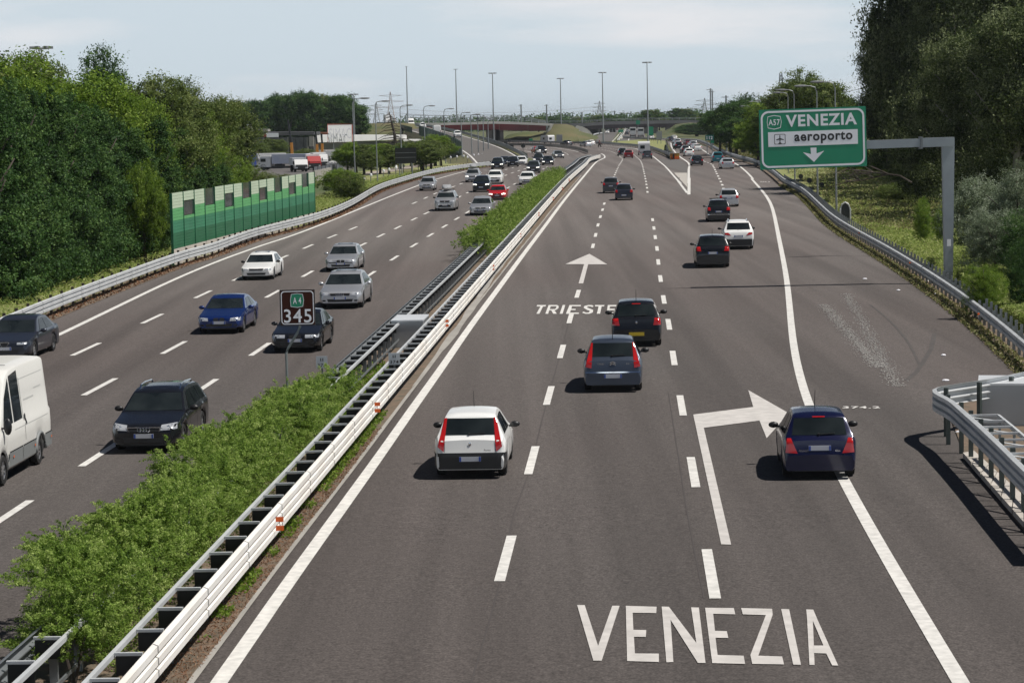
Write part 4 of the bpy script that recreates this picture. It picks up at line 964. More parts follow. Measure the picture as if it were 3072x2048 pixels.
put('sedan', PW, z('T4',1935,1070), False, 'white sedan beside the silver people carrier on the branch', group=ga, det=1, hd=-8)
put('sedan', PDR, z('T4',1830,1003), False, 'dark red sedan on the branch near the far bend', group=ga, det=0, hd=-12)
put('sedan', PANT, z('T4',1628,957), False, 'dark blue car at the far end of the branch queue', group=ga, det=0, hd=-14)
put('hatch', PW, z('T4',1665,940), False, 'white car second from the far end of the branch queue', group=ga, det=0, hd=-14)
put('hatch', PW, z('T4',1393,931), False, 'small white car behind the foot of the tallest mast', group=ga, det=0, hd=-18)
put('sedan', PDG, z('T4',430,1005), False, 'small dark silver car on the outer lane of the left bend', group=ga, det=0, hd=-30)
put('wagon', PS, z('T4',650,1020), False, 'silver estate car on the left bend before the motorcycle', group=ga, det=0, hd=-24)
put('hatch', PW, z('T4',695,1005), False, 'white car half hidden beyond the silver estate on the left bend', group=ga, det=0, hd=-24)
for i, (a, b, pc_, kd, lb) in enumerate([(1100,880,PDG,'hatch','grey car left of the white trucks on the straight road'),(1110,848,PS,'hatch','silver car farther ahead left of the trucks'),(1175,800,PDG,'wagon','dark car ahead of the white trucks under the far bridge'),(1163,785,PB,'sedan','black car farthest on the straight road under the far bridge'),(1215,795,PS,'hatch','silver car farthest right on the straight road')]):
    put(kd, pc_, z('T4',a,b), False, lb, group=ga, det=0, hd=-1)
for i, (a, b, pc_, kd, lb) in enumerate([(870,868,PW,'suv','white car with glaring reflection on the far oncoming carriageway'),(950,850,PB,'suv','black off road car on the far oncoming carriageway'),(905,835,PDG,'hatch','dark car on the far oncoming carriageway behind the black one'),(930,808,PW,'hatch','white car far away on the oncoming carriageway'),(868,840,PS,'wagon','silver car beside the white one on the far oncoming carriageway'),(985,826,PDR,'hatch','small dark red car on the far oncoming carriageway')]):
    put(kd, pc_, z('T4',a,b), True, lb, group=gt, det=0, hd=-2, lit=(i in (0,)))
rear_text(c1_, 'hatch', 'Punto', .40, .66, .15, M_black); rear_text(c2_, 'hatch', 'RENAULT', -.36, .66, .20, M_chrome); rear_text(c2_, 'hatch', 'Clio', .40, .66, .11, M_chrome); rear_text(c3_, 'hatch', 'CITROEN', -.34, .80, .18, M_chrome); rear_text(c3_, 'hatch', 'C4', .42, .80, .09, M_chrome)
# ---- oncoming, left carriageway
put('wagon', PB, z('U2',1345,1400), True, 'black estate car with silver roof rails and four ring badge, nearest oncoming beside the bushes', extras=('rings','roofrails','fogs'), group=gt, dark=True, lights=[(.42,.57),(.82,.60),(.80,.735),(.44,.70)])
put('coupe', PBL, z('U2',2025,310), True, 'metallic blue coupe in the middle lane of the oncoming carriageway', extras=('kidney','fogs'), group=gt)
put('coupe', PB, z('U4',975,1480), True, 'black coupe partly hidden behind the brown 345 sign', extras=('kidney','fogs'), group=gt, lights=[(.36,.52),(.82,.53),(.82,.63),(.36,.63)])
put('sedan', PS, z('U4',1500,965), True, 'large silver sedan with four ring badge right of the brown sign', extras=('rings','sunroof','fogs'), group=gt, sc=1.06, lights=[(.48,.53),(.84,.55),(.83,.67),(.5,.66)])
put('sedan', PS, z('U4',1505,530), True, 'silver sedan with twin kidney grille behind the large silver sedan', extras=('kidney','sunroof','bumperline'), group=gt, sc=.97)
put('sedan', PW, z('U4',515,628), True, 'white compact sedan with orange indicators near the left solid line', extras=('sunroof',), group=gt, sc=.93, dark=True, plate=None, lights=[(.42,.55),(.82,.53),(.80,.63),(.50,.62)])
put('sedan', PANT, z('U2',60,560), True, 'dark blue grey sedan with triangular grille behind the white van at the left edge', extras=('triangle',), group=gt, lights=[(.45,.57),(.78,.58),(.78,.65),(.45,.64)])
put('hatch', PS, z('U6',315,520), True, 'silver hatchback alone in the far left lane of the oncoming carriageway', extras=('dot',), group=gt, det=1, lit=False)
put('suv', PS, z('U6',530,757), True, 'silver off road car with grey roof box and bull bar', extras=('roofbox','bullbar','dot'), group=gt, det=1, dark=True)
put('sedan', PS, z('U6',950,812), True, 'silver sedan passing the near end of the far hedge', extras=('dot',), group=gt, det=1, lit=False, sc=1.02)
put('sedan', PR, z('U6',1143,628), True, 'bright red sedan beside the hedge behind the silver sedan', extras=('dot',), group=gt, det=1, lit=True, sc=.95)
put('suv', PB, z('U6',955,535), True, 'black off road car left of the red sedan', group=gt, det=1, lit=True, dark=True)
put('suv', PW, z('U6',1112,445), True, 'white crossover with dark bonnet intake behind the red sedan', group=gt, det=1, sc=.97)
put('mpv', PS, z('U6',850,420), True, 'silver people carrier carrying a rounded load on its roof', extras=('roofbox',), group=gt, det=1, lit=True)
put('wagon', PW, z('U6',1490,450), True, 'white older estate car half hidden by the far hedge', group=gt, det=1)
put('suv', PDG, z('U6',1565,315), True, 'dark grey off road car behind the white estate car by the hedge', group=gt, det=1, lit=True)
put('mpv', PB, z('U6',1142,268), True, 'black people carrier near the end of the left guardrail', group=gt, det=1, lit=True, sc=1.05)
put('sedan', PANT, z('U6',1225,222), True, 'dark car half hidden behind the black people carrier', group=gt, det=1, lit=True)
put('suv', PB, z('U6',1325,238), True, 'black off road car left of a white sedan where the ramp joins', group=gt, det=1, sc=.95)
put('sedan', PW, z('U6',1422,220), True, 'white sedan where the ramp joins, beside the black off road car', group=gt, det=1)
put('mpv', PANT, z('U6',1625,200), True, 'dark people carrier with a white roof box in the bend', extras=('roofbox',), group=gt, det=1, lit=True)
put('sedan', PB, z('U6',1735,220), True, 'black sedan with lit headlamps in the bend', group=gt, det=1, lit=True)
put('sedan', PG, z('U6',1877,138), True, 'grey sedan alone on the outer side of the bend above the hedge', group=gt, det=1, hd=-10, lit=True)
put('hatch', PR, z('U6',1625,78), True, 'small red car half hidden behind a black car in the bend', group=gt, det=0, hd=-14)
put('suv', PB, z('U6',1678,84), True, 'black car in front of the small red car in the bend', group=gt, det=0, hd=-14, lit=True)
# ---- white van cropped by the left edge
pv = G(*z('W5',385,1365)); a = RD
dv = Vector((math.sin(a), math.cos(a), 0)); rv = Vector((dv.y, -dv.x, 0))
cv = pv - rv*(.9) - dv*(4.25-2.8); cv.z = zg(cv.y)+.005
van = make_car('van', mat('paint_van_white', (.74,.73,.69), .45, 0, .4, nz=(.4,.05)), 'white panel van with grey side skirts cut off by the left edge', 'van', cv, -a+math.pi, True, group=None, dark=True, det=2)
SHv = SHAPES['van']; Mskirt = mat('grey_skirt', (.20,.21,.21), .6)
for sd in 'LR':
    for q in ([(1.35,.36),(2.55,.36),(2.55,.70),(1.35,.70)],[(2.58,.36),(3.82,.36),(3.82,.70),(2.58,.70)],[(4.68,.36),(5.5,.36),(5.5,.72),(4.68,.72)]):
        o = MB().add(*drape('van', q, sd, .03, 6, 3)).build('side_skirt', Mskirt, van, True)
        MB().add(*drape('van', [(q[0][0],.70),(q[1][0],.70),(q[1][0],.725),(q[0][0],.725)], sd, .036, 6, 1)).build('skirt_edge', M_black, o)
    arch = MB().tube([(( -1 if sd=='L' else 1)*(1.0+.012), 2.8-4.25+.45*math.cos(t_), .35+.45*math.sin(t_)) for t_ in [k*math.pi/12 for k in range(13)]], .045, 6); arch.build('wheel_arch', Mskirt, van, True)
    MB().add(*drape('van', [(3.15,1.72),(4.1,1.72),(4.1,1.76),(3.15,1.76)], sd, .006, 6, 1)).add(*drape('van', [(4.2,1.9),(4.9,1.9),(4.9,1.93),(4.2,1.93)], sd, .006, 6, 1)).add(*drape('van', [(2.0,1.15),(5.4,1.15),(5.4,1.17),(2.0,1.17)], sd, .004, 12, 1)).add(*drape('van', [(2.0,2.25),(5.4,2.25),(5.4,2.27),(2.0,2.27)], sd, .004, 12, 1)).build('body_crease', mat('paint_crease', (.5,.5,.48), .5), van)
    MB().add(*drape('van', [(2.93,.8),(2.95,.8),(2.95,2.3),(2.93,2.3)], sd, .004, 1, 8)).build('door_seam', M_black, van)
    MB().add(*drape('van', [(3.0,1.18),(3.1,1.18),(3.1,1.42),(3.0,1.42)], sd, .02, 1, 2)).build('door_handle', M_black, van)
    MB().add(*drape('van', [(5.47,1.2),(5.55,1.2),(5.55,1.32),(5.47,1.32)], sd, .02, 1, 1)).build('hinge', M_black, van)
    for xx in (1.6,3.6,5.2): MB().add(*drape('van', [(xx,.55),(xx+.09,.55),(xx+.09,.60),(xx,.60)], sd, .05, 1, 1)).build('side_marker', M_orange, van)
MB().box((0,0,2.62),(1.2,.02,.01)).build('roof_seam', M_dark, van)
# ---- caravan, trucks, camper, motorcycle
def boxtruck(loc, hd, label, cat, dims, cabc, boxc, front, name='truck', group=None):
    t = thing(name, loc, label, cat, group, hd); W_, L_, H_ = dims; cl = min(2.1, L_*.3)
    MB().box((0,-cl/2-.1,H_/2+.5),(W_,L_-cl-.2,H_-1.0)).build('cargo_box', boxc, t)
    b = MB(); y1 = L_/2; y0 = y1-cl; hc = min(H_*.88, 3.0)
    pr = [(0,y0,.5),(0,y0,hc),(0,y1-.5,hc),(0,y1-.08,hc*.62),(0,y1,hc*.5),(0,y1,.5)]
    b.prism([(-W_/2+.05,)+p[1:] for p in pr], (W_-.1,0,0)); cb = b.build('cab', cabc, t)
    b = MB().add([(-W_/2+.18,y1-.03,hc*.56),(W_/2-.18,y1-.03,hc*.56),(W_/2-.22,y1-.43,hc*.93),(-W_/2+.22,y1-.43,hc*.93)], [(0,1,2,3)]); b.build('windscreen', M_glass, t)
    b = MB().box((0,y1+.01,.75),(W_-.3,.04,.5)); b.build('grille', M_dark, t)
    for sx in (-1,1):
        MB().box((sx*(W_/2-.3),y1+.02,.62),(.32,.04,.2)).build('headlight', M_lamp, t); MB().box((sx*(W_/2-.02),y1-.9,hc*.72),(.1,.8,.5)).build('side_window', M_glass, t)
        MB().box((sx*(W_/2+.15),y1-.15,hc*.75),(.18,.1,.45)).build('wing_mirror', M_dark, t)
        for yy in (y1-.9, -L_/2+1.2, -L_/2+2.4 if L_ > 8 else -L_/2+1.2):
            if yy == -L_/2+1.2 and L_ <= 8 and sx*0: continue
            MB().cyl((sx*(W_/2-.2),yy,.5),(1,0,0),.5,.3,16).build('wheel', M_rub, t)
    MB().box((0,-.1,.45),(W_-.9,L_-.6,.35)).build('chassis', M_black, t)
    MB().box((0,-L_/2-.02,H_/2+.5),(W_-.15,.04,H_-1.2)).build('rear_door', boxc, t)
    if 'coach' in label: MB().box((0,-L_/2-.05,H_*.78),(W_-.4,.03,H_*.22)).build('rear_window', M_glass, t)
    for sx in (-1,1): MB().box((sx*(W_/2-.25),-L_/2-.04,.8),(.3,.05,.14)).build('tail_light', M_redd, t)
    return t
PWt = mat('truck_white', (.72,.72,.71), .5, nz=(.6,.08)); PCr = mat('trailer_grey', (.46,.47,.49), .6, nz=(.5,.1))
def put2(S_, hd, front, dims, *a, **k):
    p = G(*S_); an = RD+R(hd); d = Vector((math.sin(an), math.cos(an), 0)); c = p+d*(dims[1]/2-.4); c.z = zg(c.y)+.005
    return boxtruck(c, -an+(math.pi if front else 0), a[0], 'truck', dims, a[1], a[2], front, **k)
put2(z('T4',1172,908), .3, False, (2.4,11,3.8), 'left one of two white coach like trucks on the straight road', PWt, PWt, group='trucks on the straight road')
put2(z('T4',1264,912), .3, False, (2.4,11,3.6), 'right one of two white coach like trucks on the straight road', PWt, PWt, group='trucks on the straight road')
def caravan(S_, hd, label, front=False, cat='caravan'):
    p = G(*S_); an = RD+R(hd); d = Vector((math.sin(an), math.cos(an), 0)); c = p+d*2.6; c.z = zg(c.y)+.005
    t = thing('caravan', c, label, cat, 'caravans and campers', -an); Mc = mat('caravan_white', (.66,.66,.67), .45, nz=(.8,.06))
    pr = [(-2.5,.55),(-2.5,2.2),(-2.35,2.5),(-2.0,2.6),(1.9,2.6),(2.3,2.4),(2.5,1.6),(2.5,.55)]
    MB().prism([(-1.13,a,b) for a, b in pr], (2.26,0,0)).build('body', Mc, t)
    MB().box((-.28,-2.51,1.55),(.85,.03,.62)).build('rear_window', M_glass, t)
    MB().box((0,-2.52,.62),(2.2,.06,.28)).build('bumper', mat('caravan_grey', (.35,.35,.37), .5), t)
    for sx in (-1,1):
        MB().box((sx*.95,-2.55,.75),(.22,.04,.18)).build('tail_light', M_red, t); MB().cyl((sx*1.0,0,.33),(1,0,0),.33,.2,14).build('wheel', M_rub, t)
        MB().box((sx*1.135,.3,1.6),(.02,1.2,.6)).build('side_window', M_glass, t)
    MB().box((0,-2.52,.9),(.5,.03,.11)).build('number_plate', M_plate, t); MB().bar((0,2.4,.5),(0,3.6,.45),.1).build('drawbar', M_dark, t); MB().box((0,0,.45),(1.6,4.6,.2)).build('underbody', M_black, t); return t
caravan(z('T4',1303,1122), 0, 'white caravan being towed in the right lane of the bend')
caravan(z('T4',215,986), -30, 'white camper far away on the left bend under the red bridge')
p = G(*z('T4',780,1027)); an = RD-R(25); t = thing('motorcycle', p, 'dark motorcycle with rider on the left bend', 'motorcycle', None, -an)
for yy in (-.7,.7): MB().tube([(0,yy+.27*math.cos(a),.3+.27*math.sin(a)) for a in [k*math.pi/6 for k in range(13)]], .06, 6, False).build('wheel', M_rub, t)
MB().ell((0,.1,.75),(.2,.5,.25)).bar((0,-.7,.3),(0,.1,.6),.1).bar((0,.7,.3),(0,.5,.95),.07).box((0,-.55,.85),(.5,.5,.35)).build('frame', M_dark, t)
MB().box((0,-.82,.85),(.14,.03,.08)).build('tail_light', M_red, t); MB().bar((-.4,.45,1.02),(.4,.45,1.02),.04).build('handlebar', M_dark, t)
def rider(loc, rz):
    me = bpy.data.meshes.new('person'); vs_ = [(0,-.1,.82),(0,-.02,1.1),(0,.08,1.35),(0,.12,1.48),(0,.14,1.62),(.2,.06,1.33),(.3,.2,1.12),(.38,.42,1.05),(-.2,.06,1.33),(-.3,.2,1.12),(-.38,.42,1.05),(.15,-.08,.82),(.24,.25,.72),(.22,.05,.35),(.22,.2,.3),(-.15,-.08,.82),(-.24,.25,.72),(-.22,.05,.35),(-.22,.2,.3)]
    es = [(0,1),(1,2),(2,3),(3,4),(2,5),(5,6),(6,7),(2,8),(8,9),(9,10),(0,11),(11,12),(12,13),(13,14),(0,15),(15,16),(16,17),(17,18)]
    rd = [.17,.17,.18,.08,.13,.09,.06,.04,.09,.06,.04,.11,.09,.06,.05,.11,.09,.06,.05]
    me.from_pydata(vs_, es, []); o = bpy.data.objects.new('person', me); COL.objects.link(o); o.location = loc; o.rotation_euler = (0,0,rz)
    m_ = o.modifiers.new('skin', 'SKIN'); s_ = o.modifiers.new('sub', 'SUBSURF'); s_.levels = 1; s_.render_levels = 1
    for v, r_ in zip(me.skin_vertices[0].data, rd): v.radius = (r_, r_)
    me.skin_vertices[0].data[0].use_root = True; me.materials.append(mat('riding_suit', (.06,.012,.012), .8))
    tag(o, 'person in dark red riding suit on the motorcycle', 'person'); MB().ell((0,.15,1.66),(.14,.16,.16)).build('helmet', M_redd, o, True)
rider(p, -an)
# ================================================================ signs
def gantry():
    # post foot and panel measured at one distance across the road
    foot = G(2845,850); Yp = foot.y; sc = lambda a, b: AT(a, b, Yp)
    t = thing('road_sign', foot, 'large green overhead sign reading VENEZIA aeroporto on a grey cantilever post', 'road sign')
    top = sc(2838,412); htop = top.z-foot.z; lean = 0
    Mp = mat('cantilever_steel', (.30,.33,.36), .5, .35, nz=(1.2,.2))
    zt = htop
    v = []
    for zz, hw_ in ((0,.18),(zt,.285)): v += [(-hw_,-.17,zz),(hw_,-.17,zz),(hw_,.17,zz),(-hw_,.17,zz)]
    MB().add(v, [(0,3,2,1),(4,5,6,7),(0,1,5,4),(1,2,6,5),(2,3,7,6),(3,0,4,7)]).build('post', Mp, t)
    MB().box((0,0,.06),(.9,.8,.1)).build('base_plate', M_galvd, t)
    MB().box((0,-.21,1.9),(.18,.012,.32)).build('sticker', M_swhite, t)
    pL = sc(2282,420)-foot; bl = sc(2310,512)
    beam_z = zt-.21; xl = pL.x
    MB().box(((-1.15+.4)/2-.02,0,beam_z),(1.15+.32,.54,.42)).build('beam_stub', Mp, t)
    MB().box(((xl-1.15)/2+.3,0,beam_z),(abs(xl)-1.15-.6,.50,.38)).build('beam', Mp, t)
    MB().box((-1.15,0,beam_z),(.10,.66,.56)).build('flange', mat('flange_steel', (.16,.17,.18), .5, .5), t)
    # panel: own rectangle in the plane facing the oncoming driver
    c0 = sc(2288,510)-foot; c1 = sc(2599,505)-foot
    xa, xb = (sc(2282,330)-foot).x+0.03, (sc(2603,330)-foot).x
    za, zb = (sc(2442,504)-foot).z+.10, (sc(2442,326)-foot).z+.12
    W_, H_ = xb-xa, zb-za; cx, cz = (xa+xb)/2, (za+zb)/2
    # the panel follows the roadway's plumb, so no tilt
    yf = -.36
    pn = MB().box((cx,yf,cz),(W_,.05,H_)).build('sign_panel', M_gsign, t)
    y1 = yf-.032
    def rrect(x0, x1, z0, z1, r, n=6):
        out = []
        for (ax, az, s0) in ((x1-r,z1-r,0),(x0+r,z1-r,1),(x0+r,z0+r,2),(x1-r,z0+r,3)):
            for k in range(n+1):
                a = (s0+k/n)*math.pi/2; out.append((ax+r*math.cos(a), az+r*math.sin(a)))
        return out
    def ring(outer, inner, y, dy=-.004):
        n = len(outer); vs = [(a, y, b) for a, b in outer]+[(a, y, b) for a, b in inner]
        return MB().add(vs, [(k, (k+1)%n, n+(k+1)%n, n+k) for k in range(n)])
    X = lambda u: xa+W_*u; Z = lambda v: za+H_*v
    ring(rrect(X(.015),X(.985),Z(.025),Z(.975),.35), rrect(X(.033),X(.967),Z(.058),Z(.942),.27), y1).build('border', M_swhite, pn)
    def txt(s, u0, u1, v0, v1, m, bold, nm):
        vs, fs = fit_text(s, X(u0), X(u1), Z(v0), Z(v1), bold); MB().add([(a, y1-.006, b) for a, b, _ in vs], fs).build(nm, m, pn)
    txt('VENEZIA', .25, .915, .70, .90, M_swhite, .035, 'lettering')
    MB().box((X(.50),y1-.002,Z(.50)),(W_*.84,.006,H_*.245)).build('white_band', M_swhite, pn)
    txt('aeroporto', .325, .87, .415, .595, M_black, .04, 'lettering') if False else None
    vs, fs = fit_text('aeroporto', X(.325), X(.87), Z(.405), Z(.595), .035); MB().add([(a, y1-.012, b) for a, b, _ in vs], fs).build('lettering', M_black, pn)
    # aeroplane symbol in its box
    ring(rrect(X(.137),X(.242),Z(.415),Z(.585),.05), rrect(X(.142),X(.237),Z(.424),Z(.576),.045), y1-.010).build('symbol_frame', M_black, pn)
    ax, az, s_ = X(.19), Z(.50), H_*.085
    pl = [(0,.95),(.12,.6),(.13,.2),(.95,-.05),(.95,-.2),(.13,-.1),(.09,-.6),(.38,-.8),(.38,-.93),(0,-.85)]
    pl = pl+[(-a, b) for a, b in pl[::-1][1:-1]]
    MB().poly([(ax+a*s_*.8, y1-.012, az+b*s_) for a, b in pl]).build('aeroplane_symbol', M_black, pn)
    # A57 badge
    ring([(X(a),Z(b)) for a, b in ((.08,.69),(.14,.665),(.20,.69),(.21,.79),(.20,.885),(.14,.905),(.08,.885),(.072,.79))], [(X(a),Z(b)) for a, b in ((.084,.70),(.14,.677),(.196,.70),(.205,.79),(.196,.875),(.14,.893),(.084,.875),(.077,.79))], y1-.003).build('badge_outline', M_swhite, pn)
    txt('A57', .087, .193, .735, .835, M_swhite, .02, 'lettering')
    ar = [(.474,.34),(.53,.34),(.53,.242),(.602,.282),(.504,.10),(.402,.27),(.478,.235)]
    MB().poly([(X(a), y1-.006, Z(b)) for a, b in ar]).build('arrow', M_swhite, pn)
    for u in (.3,.7): MB().box((X(u),yf+.06,cz),(.08,.06,H_*.9)).build('stiffener', M_galvd, pn)
    MB().box((cx+W_*.12,-.14,beam_z),(W_*.76,.3,.3)).build('mounting', M_galvd, t)
    for o_ in t.children:
        if o_.name.split('.')[0] in ('beam','beam_stub','flange','sign_panel','mounting'): o_.rotation_euler = (0,-R(.9),0)
    t.rotation_euler = (0,0,-R(1.2)); return t
gantry()
def km345():
    # post foot hidden by bushes in the median; panel size 0.9 x 0.95
    Yp = 62.0; a = AT(906,975,Yp); f = Vector((AT(862,1180,Yp).x, Yp, zg(Yp)))
    t = thing('road_sign', f, 'brown sign reading A 4 345 on a bent grey post above the median', 'road sign')
    p0 = AT(836,870,Yp); p1 = AT(947,975,Yp); x0, x1 = p0.x-f.x+.02, p1.x-f.x; z1, z0 = p0.z-f.z+.0, p1.z-f.z
    W_, H_ = x1-x0, z1-z0
    X = lambda u: x0+W_*u; Z = lambda v: z0+H_*v
    pn = MB().box((X(.5),0,Z(.5)),(W_,.03,H_)).build('sign_panel', mat('sign_edge', (.03,.028,.028), .5), t)
    MB().box((X(.5),-.018,Z(.5)),(W_*.955,.006,H_*.955)).build('brown_face', M_brown, pn)
    def rr(m, r): 
        out = []
        for (cx, cz, s0) in ((X(1-m)-r,Z(1-m)-r,0),(X(m)+r,Z(1-m)-r,1),(X(m)+r,Z(m)+r,2),(X(1-m)-r,Z(m)+r,3)):
            for k in range(6): a_ = (s0+k/5)*math.pi/2; out.append((cx+r*math.cos(a_), -.024, cz+r*math.sin(a_)))
        return out
    o_, i_ = rr(.035,.09), rr(.06,.075); n = len(o_); MB().add(o_+i_, [(k,(k+1)%n,n+(k+1)%n,n+k) for k in range(n)]).build('border', M_swhite, pn)
    sh = [(.31,.53),(.50,.50),(.66,.53),(.69,.71),(.66,.88),(.50,.90),(.33,.88),(.30,.71)]
    MB().poly([(X(a),-.026,Z(b)) for a, b in sh]).build('green_badge', M_gsign, pn)
    cx_, cz_ = .495,.70
    oo = [(X(a),-.028,Z(b)) for a, b in sh]; ii = [(X(cx_+(a-cx_)*.93),-.028,Z(cz_+(b-cz_)*.93)) for a, b in sh]; MB().add(oo+ii, [(k,(k+1)%8,8+(k+1)%8,8+k) for k in range(8)]).build('badge_outline', M_swhite, pn)
    vs, fs = fit_text('A 4', X(.38), X(.61), Z(.61), Z(.79), .02); MB().add([(a,-.030,b) for a, b, _ in vs], fs).build('lettering', M_swhite, pn)
    vs, fs = fit_text('345', X(.11), X(.89), Z(.08), Z(.46), .012); MB().add([(a,-.027,b) for a, b, _ in vs], fs).build('lettering', M_swhite, pn)
    xc = X(.55)
    MB().tube([(0,.04,0),(0,.04,z0-.75),(xc*.15,.04,z0-.6),(xc*.8,.04,z0-.2),(xc,.04,z0-.05),(xc,.04,z1-.1)], .035, 8).build('post', mat('post_grey', (.2,.22,.22), .5, .4), t)
km345()
def km374(sx, sy, Yoff, label):
    p = G(sx, sy, .95); p.y += Yoff; f = Vector((p.x, p.y, zg(p.y)))
    t = thing('marker_sign', f, label, 'sign', 'small 374 marker plates in the median'); h = p.z-f.z
    pn = MB().box((0,0,h+.14),(.34,.015,.36)).build('plate', mat('marker_plate', (.45,.48,.50), .5), t)
    vs, fs = fit_text('374', -.13, .13, h+.0, h+.10, .02); MB().add([(a,-.012,b) for a, b, _ in vs], fs).build('lettering', M_black, pn)
    vs, fs = fit_text('II', -.045, .045, h+.17, h+.26, .02); MB().add([(a,-.012,b) for a, b, _ in vs], fs).build('lettering', M_black, pn)
    MB().bar((0,.03,0),(0,.03,h+.2),.05).build('post', M_galvd, t)
km374(966,1100,0, 'small grey 374 plate on the left median barrier'); km374(1183,1090,0, 'small grey 374 plate on the right median barrier')
def flat_sign(S_, Y, x0, x1, y0, y1, m, label, txt=None, posts=2, tm=None, bold=.03, name='road_sign', tsub=None):
    a = AT(x0, y1, Y); b = AT(x1, y0, Y); gy = zg(Y); f = Vector(((a.x+b.x)/2, Y, gy)); w_, z0, z1 = b.x-a.x, a.z-gy, b.z-gy
    t = thing(name, f, label, 'road sign'); pn = MB().box((0,0,(z0+z1)/2),(w_,.08,z1-z0)).build('sign_panel', m, t)
    if txt:
        u0, u1, v0, v1 = tsub or (.15,.85,.2,.8)
        vs, fs = fit_text(txt, -w_/2+w_*u0, -w_/2+w_*u1, z0+(z1-z0)*v0, z0+(z1-z0)*v1, bold); MB().add([(p_,-.05,q_) for p_, q_, _ in vs], fs).build('lettering', tm or M_swhite, pn)
    for k in range(posts):
        x = (k-(posts-1)/2)*w_*.6; MB().bar((x,.08,0),(x,.08,z1-.1),.14).build('post', M_pole, t)
    return t, w_, z0, z1, pn
t, w_, z0, z1, pn = flat_sign(None, 420, 2116, 2141.5, 405, 422, mat('sign_teal', (.0,.12,.10), .5), 'small green sign with white digits on the right verge before the trees', '112')
MB().box((w_*.3,-.06,z0-.25),(w_*.4,.05,.4)).build('lower_plate', M_gsign, pn)
flat_sign(None, 900, 1908, 1920, 361, 374, M_gsign, 'green sign above the straight road in front of the far bridge', posts=1)
flat_sign(None, 780, 1946, 1960, 380, 406, M_gsign, 'tall green sign right of the trucks on the straight road')
flat_sign(None, 640, 1969, 1986, 394, 419, M_sback, 'grey back of a sign at the right end of the straight road')
flat_sign(None, 900, 1855, 1870, 389, 397, M_gsign, 'low green sign beside the straight motorway median')
flat_sign(None, 700, 1588, 1598, 416, 423, M_gsign, 'small green sign in front of the red bridge abutment')
flat_sign(None, 620, 1669, 1687, 404, 424, M_sback, 'grey square sign at the foot of the mast by the red bridge', posts=1)
t, w_, z0, z1, pn = flat_sign(None, 308, 1186, 1248, 443, 491, mat('sign_black_back', (.008,.010,.010), .6), 'large black back of a sign on two posts behind the left verge')
for k in range(1,4): MB().box((0,.06,z0+(z1-z0)*k/4),(w_,.05,.06)).build('stiffener', M_dark, pn)
MB().box((0,-.045,z0+(z1-z0)*.38),(w_*.98,.012,.05)).box((0,-.045,z0+(z1-z0)*.68),(w_*.98,.012,.05)).build('seam', M_sback, pn)
# round signs seen from behind
for i, (zz, a, b, base, lb) in enumerate([('W7',998,340,430,'round sign seen from behind in the grass wedge'),('W7',690,303,380,'dark square sign seen from behind at the ramp edge'),('W7',275,390,480,'dark sign board beside the descending ramp'),('W7',755,240,300,'small dark sign far back beside the ramp'),('T3',1705,1020,1090,'narrow dark sign standing by the barrier nose'),('T5',1185,1370,1470,'small round marker on the right verge under the green sign'),('T5',1285,1415,1520,'small round marker on a post in front of the right verge grass'),('T5',1430,1470,1560,'small dark marker beside the lamp post on the right verge')]):
    sx, sy = z(zz, a, b); bx, by = z(zz, a, base); p = G(bx, by); q = AT(sx, sy, p.y); h = q.z-p.z
    t = thing('round_sign' if i in (0,5,6,7) else 'road_sign', p, lb, 'road sign'); r_ = .45 if i < 5 else .22
    MB().bar((0,0,0),(0,0,h+r_*.6),.09 if i < 5 else .05).build('post', M_galvd, t)
    (MB().cyl((0,-.06,h),(0,1,0),r_*1.15,.04,20) if i in (0,5,6,7) else MB().box((0,-.06,h),(1.5 if i == 2 else .9,.05,1.1 if i != 3 else .8))).build('sign_panel', M_dark, t)
# delineators with double heads on the left verge
for i, (a, b) in enumerate(C('T2',(1350,1530),(1535,1425),(1617,1375),(1765,1320),(1830,1300),(1910,1280))+C('T3',(345,1340),(435,1330),(527,1310),(610,1295),(708,1265),(780,1250),(855,1238),(985,1215),(1060,1205),(1140,1197),(1183,1215),(1258,1188),(1312,1183),(1355,1178),(1412,1172))):
    p = G(a, b); t = thing('delineator', p, ['nearest','second nearest','third nearest','fourth','fifth','sixth'][i]+' white topped delineator on the left verge' if i < 6 else 'white topped delineator post on the left verge beyond the sixth', 'delineator', 'delineators on the left verge')
    MB().bar((0,0,0),(0,0,.85),.09).build('post', M_galvd, t); MB().ell((.05,0,1.0),(.16,.12,.24),8,6).build('head', M_swhite, t)

